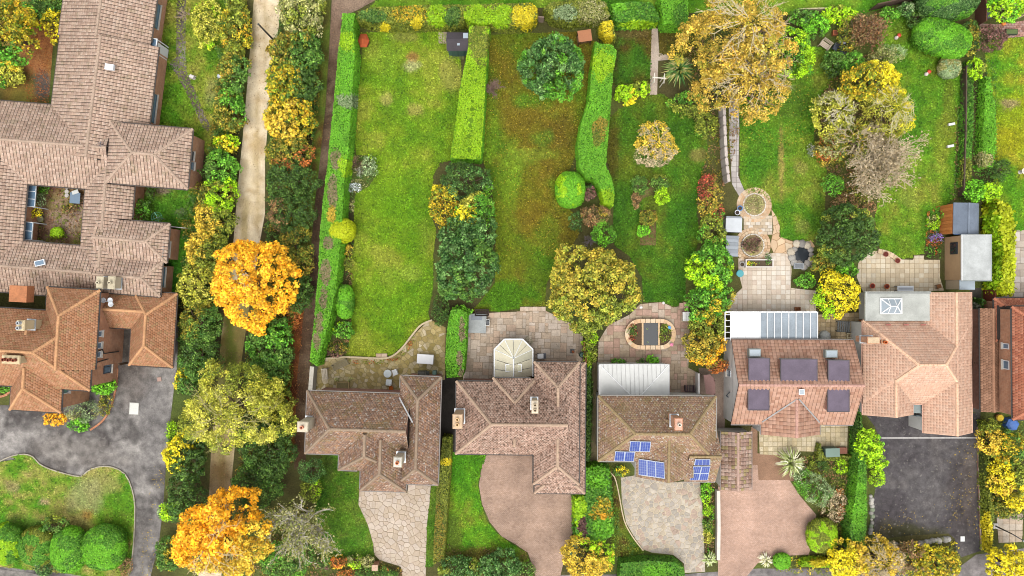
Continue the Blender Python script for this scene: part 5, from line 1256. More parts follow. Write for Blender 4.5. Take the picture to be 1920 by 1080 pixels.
hedge('clipped_hedge', 'tall bright lime hedge between the first green lawn and brown lawn',
      [(880, 48), (918, 50), (916, 90), (911, 180), (908, 240), (903, 306), (848, 304), (855, 230), (862, 170), (872, 120), (878, 90)], 2.3, 'lime', side_pal='bright', holes=[(885, 205, 4), (883, 225, 5), (881, 235, 4), (886, 190, 3), (892, 150, 3), (879, 255, 4), (880, 280, 4)], patches=[(900, 80, 20, 40, 'olive')])
hedge('clipped_hedge', 'olive rounded hedge with dark base left of the lone path', [(1020, 14), (1034, 4), (1060, 0), (1110, -4), (1136, 4), (1142, 24), (1138, 44), (1120, 52), (1090, 48), (1064, 54), (1034, 48), (1020, 34)], 2.3, 'olive', patches=[(1110, 24, 30, 24, 'sage'), (1060, 24, 24, 16, 'greygr')], loose=0.02)
hedge('clipped_hedge', 'loose green and lime hedge at the head of the small lawn', [(1146, 8), (1190, 4), (1222, 6), (1230, 22), (1228, 50), (1200, 54), (1150, 54)], 2.0, 'green', loose=0.06, patches=[(1200, 46, 40, 8, 'lime'), (1160, 12, 14, 10, 'bright')], leaf=0.11)
hedge('clipped_hedge', 'flat bright green hedge block between path gate and golden tree', [(1238, -10), (1290, -10), (1290, 54), (1280, 60), (1236, 60)], 2.2, 'bright', patches=[(1276, 28, 14, 20, 'green')])
hedge('clipped_hedge', 'snaking bright green hedge between the brown lawn and the oval lawn',
      [(1112, 92), (1125, 82), (1148, 84), (1156, 96), (1150, 130), (1146, 180), (1142, 230), (1138, 280), (1136, 310), (1146, 332), (1152, 362), (1150, 386), (1128, 386), (1122, 360), (1110, 342), (1094, 338), (1082, 320), (1080, 280), (1086, 240), (1100, 200), (1104, 150)], 2.3, 'bright',
      patches=[(1125, 240, 14, 22, 'mixor'), (1140, 370, 16, 20, 'lime'), (1120, 260, 8, 16, 'olive'), (1130, 120, 22, 30, 'lime')])
hedge('clipped_hedge', 'narrow yellow green hedge piece joining the olive hedge', [(1126, 42), (1148, 38), (1152, 60), (1150, 84), (1128, 82), (1120, 60)], 2.2, 'olive', patches=[(1138, 60, 14, 24, 'yellow')], loose=0.03)
hedge('clipped_hedge', 'bright green hedge with brown core beside the second patio', [(846, 582), (866, 578), (878, 584), (876, 640), (872, 690), (866, 706), (838, 708), (835, 680), (838, 630), (842, 600)], 2.0, 'bright', patches=[(866, 620, 6, 28, 'hedgebrown'), (862, 675, 6, 16, 'hedgebrown'), (864, 697, 6, 8, 'hedgebrown')])
hedge('clipped_hedge', 'thin olive hedge between two front gardens', [(833, 815), (848, 815), (846, 870), (840, 960), (832, 1050), (812, 1058), (816, 980), (820, 900), (826, 860)], 1.3, 'olive', patches=[(838, 866, 14, 8, 'yellow'), (822, 1000, 12, 50, 'olivemix')])
hedge('clipped_hedge', 'green hedge beside the brown block drive', [(1076, 925), (1096, 920), (1096, 870), (1120, 868), (1140, 880), (1146, 930), (1150, 1000), (1130, 1014), (1082, 1014), (1076, 980)], 1.6, 'green', loose=0.07, leaf=0.11, patches=[(1084, 950, 14, 36, 'lime'), (1120, 890, 24, 30, 'bright'), (1128, 960, 20, 26, 'mixyel'), (1130, 990, 20, 20, 'bright'), (1092, 990, 8, 20, 'purple'), (1130, 968, 8, 6, 'orange')])
hedge('clipped_hedge', 'dark green rounded hedge by the pavement below crazy paving', [(1160, 1046), (1210, 1042), (1260, 1044), (1276, 1056), (1284, 1078), (1282, 1110), (1160, 1110)], 1.4, 'green', patches=[(1230, 1072, 26, 16, 'bright')])
hedge('clipped_hedge', 'tall dark green hedge beside the tarmac drive', [(1596, 762), (1612, 764), (1618, 800), (1624, 880), (1626, 960), (1622, 1020), (1580, 1020), (1578, 980), (1590, 900), (1594, 840)], 1.9, 'green', patches=[(1608, 940, 16, 60, 'bright'), (1606, 800, 10, 30, 'mid')])
hedge('clipped_hedge', 'long green hedge along the far right lawn', [(1835, 150), (1856, 146), (1866, 200), (1868, 270), (1862, 312), (1828, 316), (1832, 240)], 1.1, 'bright', side_pal='bright', patches=[(1848, 170, 14, 24, 'bright'), (1844, 300, 18, 14, 'sage')], loose=0.03)
hedge('clipped_hedge', 'low dark hedge and fence growth behind the narrow flower strip', [(1804, 120), (1824, 116), (1824, 250), (1818, 350), (1796, 352), (1800, 240)], 0.7, 'green', loose=0.06, patches=[(1812, 160, 10, 50, 'mid'), (1812, 330, 14, 30, 'olive')])
hedge('clipped_hedge', 'feathery golden yellow hedge beside the pale roofed garage', [(1848, 384), (1870, 380), (1892, 386), (1900, 420), (1900, 480), (1898, 548), (1852, 550), (1846, 520), (1856, 480), (1844, 430)], 2.2, 'limey', loose=0.12, leaf=0.14, patches=[(1860, 470, 20, 80, 'lime')])
hedge('clipped_hedge', 'low olive box hedge around the green bin', [(1530, 832), (1538, 832), (1540, 852), (1590, 852), (1590, 862), (1536, 864), (1528, 856)], 0.8, 'olive', group=None)
hedge('clipped_hedge', 'small yellow green hedge at the foot of the pink drive', [(1502, 1046), (1540, 1044), (1568, 1050), (1564, 1064), (1502, 1062)], 1.0, 'lime', patches=[(1540, 1054, 20, 10, 'yellow')], loose=0.04)
hedge('clipped_hedge', 'thin olive hedge at the tarmac drive edge below the brick house', [(1836, 790), (1850, 790), (1852, 880), (1862, 970), (1860, 1026), (1842, 1030), (1838, 960)], 1.3, 'olive', loose=0.06, patches=[(1850, 1000, 12, 40, 'yellow')])
hedge('ivy_hedge', 'long dark ivy strip beside the moss roofed house', [(1099, 640), (1106, 640), (1108, 760), (1104, 860), (1098, 860)], 1.2, 'mid', loose=0.08, leaf=0.1, patches=[(1103, 660, 14, 30, 'lime')])
hedge('hedge_shrubs', 'narrow dark planting between the bungalow and the outbuilding', [(1824, 560), (1840, 562), (1838, 640), (1834, 690), (1824, 690)], 1.4, 'mid', loose=0.12, leaf=0.12, patches=[(1830, 580, 10, 14, 'grey')])

# ------------------------------------------------------------------ clipped balls and topiary
ball('topiary_ball', 'smooth lime yellow ball bush growing from the long hedge', 'topiary', 640, 433, 26, 23, 2.6, 'limey')
ball('topiary_ball', 'large smooth bright green ball bush beside the snaking hedge', 'topiary', 1069, 356, 28, 34, 2.6, 'bright', pal2='lime')
ball('topiary_ball', 'round clipped bright green bush, last of the row before the drive', 'topiary', 196, 1026, 39, 42, 2.4, 'green', pal2='bright', group='round bushes on the island lawn')
ball('topiary_ball', 'round clipped green bush, second from the drive', 'topiary', 130, 1030, 33, 42, 2.4, 'green', pal2='bright', group='round bushes on the island lawn')
ball('topiary_ball', 'round clipped green bush with thin olive top, third from the drive', 'topiary', 70, 1024, 32, 36, 2.2, 'green', pal2='olive', group='round bushes on the island lawn', lump=0.1)
ball('topiary_ball', 'round clipped green bush touching the left frame edge', 'topiary', 14, 1020, 28, 38, 2.2, 'green', pal2='lime', group='round bushes on the island lawn', lump=0.1)
ball('topiary_egg', 'tall egg shaped clipped green bush beside the first lawn', 'topiary', 647, 566, 17, 32, 1.9, 'bright', pal2='green')
ball('topiary_egg', 'big egg shaped bright green clipped yew on the lawn', 'topiary', 1765, 72, 52, 31, 2.6, 'bright', rot=-0.35, pal2='green', sq=3.0)
ball('topiary_dome', 'huge dark green clipped dome at the top edge', 'topiary', 1778, -6, 56, 42, 3.6, 'dkblue', pal2='green')
ball('topiary_ball', 'small grey green ball bush below the egg shaped yew', 'topiary', 1780, 127, 21, 20, 1.4, 'greygr', pal2='sage')
ball('topiary_ball', 'rounded olive green bush at the end of the pink drive', 'topiary', 1541, 1004, 28, 32, 1.8, 'olive', pal2='lime', lump=0.1)
ball('topiary_ball', 'small bright green ball bush near the pavement', 'topiary', 1466, 1052, 16, 15, 1.1, 'bright')
ball('topiary_ball', 'small green round bush in the grass beyond the courtyard roof', 'topiary', 107, 437, 12, 11, 0.9, 'olive', pal2='lime', lump=0.15)

# ------------------------------------------------------------------ trees and shrubs
# lane hedgerow, left side
crown('shrub', 'yellowing scrub at the top of the lane, left side', 'shrub', 440, 50, 30, 60, 2.6, 'mixyel', pal2='olive', low=0.4)
crown('shrub', 'low yellow green scrub between the garden path and lane hedgerow', 'shrub', 388, 40, 30, 52, 1.3, 'ygreen', pal2='lime', leaf=0.13, flat=0.5)
crown('shrub', 'green shrub with small leaves left of the lane beside white post', 'shrub', 438, 135, 30, 46, 2.6, 'olivemix', pal2='mid')
crown('shrub', 'olive shrub left of the lane facing the yellow shrubs', 'shrub', 428, 205, 32, 44, 2.6, 'olivemix', pal2='green')
crown('shrub', 'small golden yellow shrub at the corner of the brown roof', 'shrub', 424, 268, 24, 18, 2.0, 'yellow', pal2='lime')
crown('shrub', 'green leafy shrub beside the window wall of the brown building', 'shrub', 412, 316, 32, 40, 2.8, 'mid', pal2='green')
crown('hedgerow_bush', 'green hedgerow bush yellowing at its edge opposite the small lawn', 'bush', 408, 365, 38, 38, 3.0, 'olivemix', pal2='lime')
crown('hedgerow_bush', 'golden yellow hedgerow bush beside the small lawn', 'bush', 400, 418, 40, 42, 3.2, 'gold', pal2='olive', patch=(-10, 0.45), leaf=0.12, rc=0.3)
crown('hedgerow_bush', 'golden green hedgerow bush left of the orange tree top', 'bush', 384, 470, 42, 44, 3.2, 'gold', pal2='olive', patch=(-20, 0.55), leaf=0.12, rc=0.3)
crown('hedgerow_bush', 'pale olive hedgerow bush beside the orange tree', 'bush', 366, 535, 38, 48, 3.2, 'ygreen', pal2='olive', leaf=0.12, rc=0.3)
crown('hedgerow_bush', 'olive hedgerow bush by the carport corner', 'bush', 372, 605, 42, 48, 3.2, 'olivemix', pal2='mid', patch=(-30, 0.45), leaf=0.12, rc=0.3)
crown('hedgerow_bush', 'dark green hedgerow bush below the carport', 'bush', 372, 668, 42, 48, 3.0, 'mid', pal2='dark', leaf=0.12, rc=0.3)
crown('hedgerow_bush', 'small dark green bush above the yellow green tree', 'bush', 346, 715, 22, 28, 2.2, 'mid', pal2='yellow', patch=(140, 0.35))
crown('hedgerow_bush', 'dark green ivy bush by the forecourt with yellow maple leaves', 'bush', 345, 855, 40, 50, 3.4, 'dark', pal2='yellow', patch=(150, 0.4), leaf=0.17)
crown('hedgerow_bush', 'dark green ivy bush beside the forecourt exit', 'bush', 345, 935, 38, 52, 3.2, 'dark', pal2='mid', leaf=0.13)
crown('shrub', 'small pale green shrub leaning over the forecourt exit', 'shrub', 314, 962, 22, 18, 1.8, 'greygr', pal2='lime')
crown('shrub', 'low yellow and green shrub beside the bottom orange tree', 'shrub', 316, 1040, 30, 34, 1.8, 'mixyel', pal2='mid', leaf=0.13)
crown('shrub', 'narrow green growth along the forecourt edge below carport', 'shrub', 322, 830, 14, 44, 1.2, 'green', pal2='lime', leaf=0.1)
# lane hedgerow, right side
crown('hedgerow_bush', 'pale yellow green bush at the top of the lane, right side', 'bush', 565, 22, 46, 44, 3.4, 'sage', pal2='olive', rc=0.35)
crown('hedgerow_bush', 'glossy green bush right of the lane with yellow tips', 'bush', 552, 98, 52, 46, 3.6, 'olivemix', pal2='mid', patch=(-20, 0.45), leaf=0.17)
crown('hedgerow_bush', 'broad leaved green and yellow bush right of the lane', 'bush', 545, 160, 52, 48, 3.6, 'mixyel', pal2='dark', patch=(-10, 0.35), leaf=0.19)
crown('hedgerow_bush', 'yellow leaved bush facing the lane above the russet bush', 'bush', 540, 222, 50, 46, 3.6, 'mixyel', pal2='gold', leaf=0.19)
crown('hedgerow_bush', 'russet tipped bush below the yellow leaved bush', 'bush', 540, 282, 48, 36, 3.2, 'olivemix', pal2='rust', patch=(-70, 0.32), leaf=0.13)
crown('hedgerow_bush', 'dense dark green bush halfway down the lane', 'bush', 544, 338, 52, 44, 3.2, 'dark', pal2='mid', leaf=0.12)
crown('hedgerow_bush', 'dark green bush with brown seed heads above the orange tree', 'bush', 545, 402, 48, 40, 3.0, 'dark', pal2='brown', patch=(190, 0.25), leaf=0.12)
crown('hedgerow_bush', 'dark olive bush between the orange tree and the footpath', 'bush', 555, 470, 36, 52, 2.8, 'dark', pal2='olivemix', leaf=0.12)
crown('hedgerow_bush', 'dark shaded bush right of the orange tree', 'bush', 562, 545, 24, 44, 2.2, 'dark', pal2='mid', leaf=0.12)
crown('shrub', 'rust coloured fallen leaf shrub below the orange tree', 'shrub', 548, 590, 18, 26, 0.7, 'rust', pal2='brown', leaf=0.12, flat=0.4)
crown('hedgerow_bush', 'green bush with yellow leaves below the orange tree', 'bush', 505, 645, 46, 52, 3.2, 'mid', pal2='green', leaf=0.16)
crown('hedgerow_bush', 'green and yellow bush between the lane and footpath', 'bush', 500, 700, 42, 36, 3.0, 'mid', pal2='ygreen', leaf=0.15)
crown('hedgerow_bush', 'yellow green bush right of the pale yellow tree', 'bush', 510, 755, 40, 42, 3.2, 'ygreen', pal2='olive', leaf=0.14)
crown('hedgerow_bush', 'large dark green bush beside the chimney of the lichen roofed house', 'bush', 500, 845, 56, 60, 3.4, 'dark', pal2='mid', leaf=0.13)
crown('hedgerow_bush', 'dark green bush below, next to the bare pale tree', 'bush', 480, 912, 50, 44, 3.0, 'dark', pal2='mid', leaf=0.13)
crown('shrub', 'dark conifer shrub at the corner of the front lawn', 'shrub', 582, 884, 26, 26, 2.2, 'dark', pal2='dkblue', leaf=0.1)
crown('shrub', 'yellow green shrub behind the bare pale tree', 'shrub', 582, 920, 22, 24, 1.6, 'olive', pal2='lime', leaf=0.12)
crown('shrub', 'loose green shrub under the bare pale tree at the bottom', 'shrub', 535, 1050, 56, 40, 2.0, 'green', pal2='mid', leaf=0.13)
# big lane trees
crown('orange_maple', 'vivid orange autumn tree covering the lane', 'tree', 470, 530, 82, 88, 8.5, 'orange', leaf=0.17, dens=170, bark='#5a4a3c', rough=0.14, gap=0.12, inner='gold')
crown('lime_tree', 'pale yellow green feathery tree over the lane', 'tree', 436, 770, 104, 84, 8.0, 'ygreen', leaf=0.13, dens=160, rough=0.26, pal2='olive', gap=0.1, twigs=20, twig_col='#b8b070', inner='olive')
crown('orange_maple', 'golden orange tree at the bottom edge of the lane', 'tree', 412, 1010, 94, 82, 9.0, 'orange', pal2='gold', patch=(-60, 0.4), leaf=0.17, dens=160, gap=0.15, rough=0.22, twigs=12, twig_col='#dcc494', inner='orange')
bare_tree('bare_tree', 'bare pale limbed tree with sparse grey green leaves', 572, 985, 80, 6.5, '#e2dac8', nl=15, depth=4, nb=3, leaves='sage', ldens=0.3, twig=0.026, tx=568, ty=968, trunk_r=0.34, spread=0.38)
bare_tree('dead_shrub', 'small leafless pink grey shrub beside the garden path', 344, 28, 18, 1.8, '#b8a08c', nl=10, depth=3, nb=3, cat='shrub', trunk_r=0.05, twig=0.016)
# left gardens
crown('tree', 'green and yellow tree in the top left corner', 'tree', 12, 60, 48, 66, 6.0, 'mixyel', pal2='green', leaf=0.16)
crown('shrub', 'yellow green bush beside the top left tree', 'shrub', 46, 38, 24, 26, 2.2, 'lime', pal2='yellow')
crown('shrub', 'loose golden yellow shrub against the brown roof', 'shrub', 100, 44, 26, 34, 2.0, 'yellow', pal2='mixyel', gap=0.45, dens=80)
crown('shrub', 'dark green shrub at the top left frame edge', 'shrub', 80, 14, 36, 24, 1.8, 'mid', pal2='olive')
crown('shrub', 'low yellow green shrub above the brown eave at the left edge', 'shrub', 12, 140, 32, 26, 1.4, 'ygreen', pal2='green')
crown('shrub', 'grey green round shrub in the courtyard', 'shrub', 73, 374, 13, 13, 1.3, 'greygr', leaf=0.1)
crown('shrub', 'bright yellow round shrub in the courtyard', 'shrub', 65, 398, 14, 13, 1.4, 'yellow', leaf=0.1)
lowplants('bed_plants', 'straggling weeds over the courtyard earth', [(70, 350), (160, 352), (152, 458), (60, 452)], 'brown', pal2='olive', dens=60)
crown('shrub', 'small green shrub at the top of the courtyard', 'shrub', 80, 356, 10, 10, 1.0, 'green', leaf=0.1)
crown('shrub', 'brown seedhead shrub in the middle of the courtyard', 'shrub', 128, 392, 16, 11, 0.7, 'olivemix', pal2='brown', leaf=0.1)
crown('shrub', 'dark green shrub in the corner of the small lawn', 'shrub', 263, 396, 18, 24, 1.8, 'green', pal2='mid', leaf=0.11)
crown('shrub', 'thin dark green columnar shrub by the small lawn wall', 'shrub', 281, 362, 8, 20, 1.6, 'dark', leaf=0.1)
crown('shrub', 'orange leaved shrub at the orange house corner', 'shrub', 100, 785, 22, 15, 1.0, 'orange', leaf=0.13)
crown('shrub', 'feathery grey green shrub beside the orange house', 'shrub', 152, 772, 34, 22, 1.3, 'greygr', pal2='sage', leaf=0.12, asp=0.3)
crown('shrub', 'small bright green shrub below the grey green shrub', 'shrub', 146, 797, 20, 14, 1.1, 'green', pal2='bright')
crown('shrub', 'leafy green shrub against the orange house wall', 'shrub', 190, 724, 26, 18, 1.4, 'bright', pal2='green', leaf=0.14)
crown('shrub', 'low mixed shrub inside the curved forecourt kerb', 'shrub', 197, 757, 14, 26, 0.8, 'olivemix', leaf=0.1)
crown('shrub', 'green shrub in the brick edged bed at the left edge', 'shrub', 6, 724, 20, 14, 1.2, 'green', pal2='lime')
crown('conifer_shrub', 'blue grey conifer shrub between round green bushes', 'shrub', 82, 1062, 22, 20, 1.8, 'dkblue', pal2='grey', leaf=0.12)
crown('shrub', 'thin leaved shrub behind the round bushes', 'shrub', 100, 985, 26, 18, 2.2, 'mid', pal2='olive', gap=0.3, dens=90)
crown('shrub', 'bronze leaved shrub by the forecourt exit beside the last round bush', 'shrub', 234, 1062, 14, 22, 0.9, 'brown', pal2='olive', leaf=0.1)
# first garden
crown('shrub', 'pale green rounded shrub on the flower bed of the first lawn', 'shrub', 692, 312, 16, 22, 1.2, 'greygr', pal2='lime', leaf=0.1)
crown('shrub', 'reddish spiky shrub in the flower bed by the long hedge', 'shrub', 668, 306, 12, 14, 0.8, 'purple', pal2='brown', leaf=0.12, asp=0.25)
crown('shrub', 'blue grey small shrub in the flower bed by the long hedge', 'shrub', 674, 322, 9, 10, 0.6, 'grey', leaf=0.1, asp=0.3)
crown('flowering_shrub', 'white flowering bush in the flower bed', 'flowers', 666, 352, 13, 11, 0.7, 'white', leaf=0.08, trunk=False)
crown('shrub', 'small yellow leaved shrub below the lime ball bush', 'shrub', 655, 470, 9, 11, 1.0, 'gold', pal2='olive', leaf=0.1)
crown('shrub', 'small olive shrub above the egg shaped bush', 'shrub', 653, 495, 12, 14, 1.0, 'olive', pal2='lime', leaf=0.1)
crown('shrub', 'leafy lime green shrub below the egg shaped bush', 'shrub', 644, 620, 20, 19, 1.5, 'lime', pal2='green', leaf=0.14)
crown('shrub', 'dull red and brown shrub at the end of the long hedge', 'shrub', 630, 656, 20, 16, 0.8, 'olivemix', pal2='purple', leaf=0.1)
crown('evergreen_shrub', 'dark round evergreen at the end of the lime hedge', 'tree', 873, 338, 50, 38, 4.0, 'dark', pal2='dkblue', leaf=0.12)
crown('tree', 'golden yellow small tree leaning over the first lawn', 'tree', 832, 385, 30, 44, 3.6, 'mixyel', pal2='yellow', leaf=0.14)
crown('tree', 'light green small tree between golden tree and dark evergreen', 'tree', 892, 396, 40, 38, 4.2, 'green', pal2='ygreen', leaf=0.13)
crown('shrub', 'bright yellow leaved sapling above the big dark evergreen', 'shrub', 874, 405, 24, 22, 4.4, 'yellow', gap=0.5, dens=80, leaf=0.15)
crown('evergreen_tree', 'large dark glossy evergreen between the first two lawns', 'tree', 872, 496, 60, 72, 6.5, 'dkblue', pal2='mid', leaf=0.17, dens=190)
crown('evergreen_tree', 'dark green evergreen above the large glossy evergreen', 'tree', 878, 440, 56, 40, 5.2, 'dkblue', pal2='mid', leaf=0.15)
crown('shrub', 'tall bright green conifer strip by the brown lawn', 'shrub', 914, 370, 9, 46, 2.2, 'bright', leaf=0.1)
crown('shrub', 'very dark round shrub beside the first patio', 'shrub', 826, 582, 18, 30, 2.0, 'dark', leaf=0.11)
crown('shrub', 'small green shrub under the large glossy evergreen', 'shrub', 866, 584, 20, 12, 1.6, 'bright', pal2='mid')
# brown lawn
crown('laurel_tree', 'round dark green laurel tree on the brown lawn', 'tree', 1037, 122, 64, 62, 6.0, 'dkblue', pal2='green', leaf=0.2, dens=190, rough=0.1, asp=0.45)
bare_tree('bare_shrub', 'leafless reddish brown shrub beside the tall lime hedge', 924, 168, 26, 2.2, '#8f7468', nl=14, depth=3, nb=4, cat='shrub', trunk_r=0.06, twig=0.018, spread=0.7)
crown('shrub', 'small dark brown shrub inside the snaking hedge', 'shrub', 1104, 362, 14, 16, 1.8, 'purple', pal2='dark', gap=0.3)
crown('shrub', 'bronze brown bush below the snaking hedge', 'shrub', 1116, 404, 30, 22, 2.2, 'brown', pal2='mixor', leaf=0.12)
crown('shrub', 'dark green conifer shrub at the brown lawn edge', 'shrub', 1080, 416, 14, 20, 1.8, 'dkblue', pal2='dark', leaf=0.1)
crown('conifer_shrub', 'bright green feathery conifer above the autumn maple', 'shrub', 1132, 438, 24, 26, 2.4, 'green', pal2='bright', leaf=0.12)
bare_tree('bare_shrub', 'leafless purple grey shrub above the autumn maple', 1106, 452, 20, 2.2, '#8a7c7c', nl=12, depth=3, nb=3, cat='shrub', trunk_r=0.06, twig=0.018, spread=0.6)
crown('autumn_maple', 'large orange and green turning maple between the two lawns', 'tree', 1112, 540, 88, 84, 8.5, 'turn', pal2='olive', patch=(-75, 0.28), leaf=0.17, dens=190)
crown('hedge_climber', 'lime green climber hanging below the turning maple', 'shrub', 1106, 644, 16, 44, 2.4, 'olive', pal2='lime', leaf=0.12)
# oval lawn
crown('yellow_tree', 'small golden tree thinning to bare twigs on the oval lawn', 'tree', 1230, 270, 42, 46, 4.2, 'gold', pal2='twig', patch=(-100, 0.3), leaf=0.12, twigs=26, dens=120)
crown('shrub', 'yellow green shrub above the oval lawn', 'shrub', 1176, 176, 24, 20, 1.4, 'lime', pal2='yellow')
crown('shrub', 'yellow green shrub beside the arch above the oval lawn', 'shrub', 1202, 166, 18, 16, 1.4, 'lime', pal2='olive')
spiky('yucca', 'clump of long green and cream strap leaves beside the path', 1272, 132, 34, 1.4, ['#5a8a3c', '#7c9a4c', '#c4b878', '#a8a850', '#3f6a2c'], n=260, width=0.06)
crown('shrub', 'mixed green shrub at the edge of the oval lawn', 'shrub', 1290, 195, 36, 26, 1.2, 'green', pal2='olive', leaf=0.12)
crown('shrub', 'loose green shrub below the golden tree overhang', 'shrub', 1325, 235, 24, 26, 1.4, 'olive', pal2='green', leaf=0.12)
crown('rose_bush', 'dark green bush in the top left of the shaped bed', 'shrub', 1199, 346, 17, 19, 1.0, 'mid', pal2='dark', dens=260, leaf=0.1)
crown('rose_bush', 'olive bush in the top right of the shaped bed', 'shrub', 1237, 341, 19, 16, 1.0, 'olive', pal2='mid', dens=260, leaf=0.1)
crown('rose_bush', 'yellow green bush in the lower right of the shaped bed', 'shrub', 1241, 366, 15, 19, 1.0, 'lime', pal2='olive', dens=260, leaf=0.1)
crown('rose_bush', 'small dark bush in the lower left of the shaped bed', 'shrub', 1193, 375, 10, 16, 0.8, 'dark', pal2='brown', dens=260, leaf=0.1)
crown('rose_bush', 'yellow green bush in the rectangular bed', 'shrub', 1216, 408, 18, 17, 1.0, 'olivemix', pal2='lime', dens=260, leaf=0.1)
crown('rose_bush', 'fresh green leafy plant in the rectangular bed', 'shrub', 1207, 433, 12, 12, 0.8, 'bright', dens=260, leaf=0.13)
crown('shrub', 'red berried shrub beside the white fence', 'shrub', 1332, 366, 26, 42, 2.4, 'mixor', pal2='red', patch=(150, 0.42), leaf=0.12)
crown('shrub', 'crimson flowering shrub beside the storage box', 'shrub', 1344, 398, 18, 16, 2.0, 'red', pal2='green', leaf=0.12)
crown('shrub', 'olive green shrub left of the storage boxes', 'shrub', 1336, 432, 27, 36, 2.6, 'olive', pal2='green', leaf=0.13)
crown('tree', 'bright green leafy tree right of the oval lawn', 'tree', 1335, 502, 46, 46, 4.2, 'green', pal2='lime', leaf=0.17)
crown('shrub', 'green shrub filling the hedge line below the storage boxes', 'shrub', 1346, 462, 22, 26, 2.2, 'green', pal2='olive', leaf=0.12)
crown('shrub', 'bronze shrub between the leafy tree and the golden bronze tree', 'shrub', 1330, 610, 36, 30, 3.0, 'olive', pal2='mixor', leaf=0.13)
crown('tree', 'green shrub tree beside the white table on the pond patio', 'tree', 1322, 570, 36, 40, 3.8, 'green', pal2='mixyel', leaf=0.15)
crown('tree', 'green and orange shrub tree at the corner of the white pergola', 'tree', 1350, 560, 30, 34, 3.4, 'mixor', pal2='green', leaf=0.14)
crown('tree', 'golden bronze shrub tree beside the side passage', 'tree', 1322, 650, 40, 36, 3.6, 'mixor', pal2='orange', patch=(-60, 0.3), leaf=0.14)
crown('shrub', 'rust red shrub at the dormer house corner', 'shrub', 1345, 685, 22, 16, 2.4, 'rust', pal2='mixor', leaf=0.13)
# golden tree and fourth garden
crown('golden_tree', 'huge golden autumn tree at the top with bare twigs showing', 'tree', 1386, 62, 108, 88, 11.0, 'palegold', pal2='turn', leaf=0.15, dens=130, gap=0.25, rough=0.3, bark='#8c7a64', twigs=30, twig_col='#d8c8a0', inner='turn')
crown('golden_tree', 'lower golden tree drooping over the pale path', 'tree', 1400, 160, 92, 62, 8.0, 'palegold', pal2='mixor', leaf=0.13, dens=120, gap=0.25, rough=0.32, bark='#8c7a64', twigs=30, twig_col='#d8c8a0', inner='turn')
bare_tree('bare_branches', 'pale twiggy tree showing through the golden canopy', 1420, 120, 95, 11.0, '#b8a488', nl=10, depth=4, nb=3, cat='tree', trunk_r=0.16, twig=0.018)
crown('shrub', 'tall green shrub right of the golden tree', 'shrub', 1488, 100, 44, 52, 2.4, 'green', pal2='lime', leaf=0.12)
crown('shrub', 'small bright green shrub by the iron seats', 'shrub', 1532, 48, 26, 22, 1.8, 'bright', pal2='mid')
crown('shrub', 'dark green shrub behind the terracotta pot', 'shrub', 1508, 32, 34, 16, 1.8, 'mid', pal2='green')
crown('shrub', 'yellow green shrub at the top fence', 'shrub', 1575, 25, 34, 18, 2.0, 'lime', pal2='olive')
bare_tree('bare_shrub', 'pinkish brown twiggy shrub beside the gnome', 1622, 62, 36, 2.8, '#b8907a', nl=12, depth=4, nb=3, leaves='brown', ldens=0.35, cat='shrub', trunk_r=0.07, twig=0.016)
crown('shrub', 'olive brown shrub beside the twiggy pink shrub', 'shrub', 1594, 58, 22, 40, 2.0, 'olivemix', pal2='brown', leaf=0.12)
crown('conifer_shrub', 'grey green weeping conifer above the yellow tree', 'shrub', 1664, 103, 38, 22, 2.6, 'sage', pal2='greygr', leaf=0.16, asp=0.18, rot=0.3)
crown('tree', 'bright yellow and green tree in the shrub island', 'tree', 1638, 150, 56, 40, 5.2, 'mixyel', pal2='yellow', patch=(10, 0.5), leaf=0.16)
crown('weeping_tree', 'feathery pale yellow weeping tree on the right of the shrub island', 'tree', 1668, 210, 50, 56, 5.2, 'ygreen', pal2='yellow', patch=(20, 0.25), leaf=0.2, asp=0.16, gap=0.05, twigs=26, twig_col='#d8cfa0', inner='olive')
crown('tree', 'grey twigged yellow leaved tree on the left of the shrub island', 'tree', 1566, 212, 42, 46, 4.4, 'ygreen', pal2='sage', leaf=0.12, twigs=26, twig_col='#d8cfb0', gap=0.1, inner='olive')
crown('shrub', 'dark green shrub behind the shrub island', 'shrub', 1568, 118, 26, 26, 2.2, 'dark', pal2='mid')
crown('shrub', 'green leafy shrub at the top of the shrub island', 'shrub', 1602, 118, 24, 24, 2.6, 'mid', pal2='green')
crown('tree', 'mixed olive and bronze shrubs at the foot of the island', 'tree', 1592, 268, 50, 38, 4.2, 'olivemix', pal2='sage', leaf=0.12, twigs=24)
crown('shrub', 'orange bronze shrub beside the bare spreading tree', 'shrub', 1552, 282, 26, 28, 2.0, 'mixor', pal2='rust', leaf=0.12)
crown('shrub', 'silver blue small conifer at the lawn edge', 'shrub', 1523, 280, 10, 14, 1.0, 'grey', leaf=0.1)
bare_tree('bare_tree', 'bare spreading tree with pale twigs on the lawn', 1638, 312, 74, 4.2, '#e2d0b0', nl=20, depth=4, nb=4, twig=0.018, trunk_r=0.12, spread=0.4, leaves='twig', ldens=0.1)
crown('shrub', 'round fresh green shrub left of the bare spreading tree', 'shrub', 1563, 346, 22, 22, 1.8, 'green', pal2='bright', leaf=0.11)
crown('shrub', 'brown understorey shrub beneath the bare spreading tree', 'shrub', 1600, 385, 44, 26, 1.0, 'brown', pal2='olive', leaf=0.11)
crown('evergreen_tree', 'large dark olive evergreen beside the rock pool', 'tree', 1594, 440, 58, 60, 5.0, 'dark', pal2='olive', leaf=0.15, dens=190, rough=0.1, cj=0.2)
crown('yellow_shrub', 'bright yellow dense bush above the pale flat roof', 'bush', 1572, 553, 45, 46, 3.2, 'yellow', pal2='lime', patch=(200, 0.25), leaf=0.13)
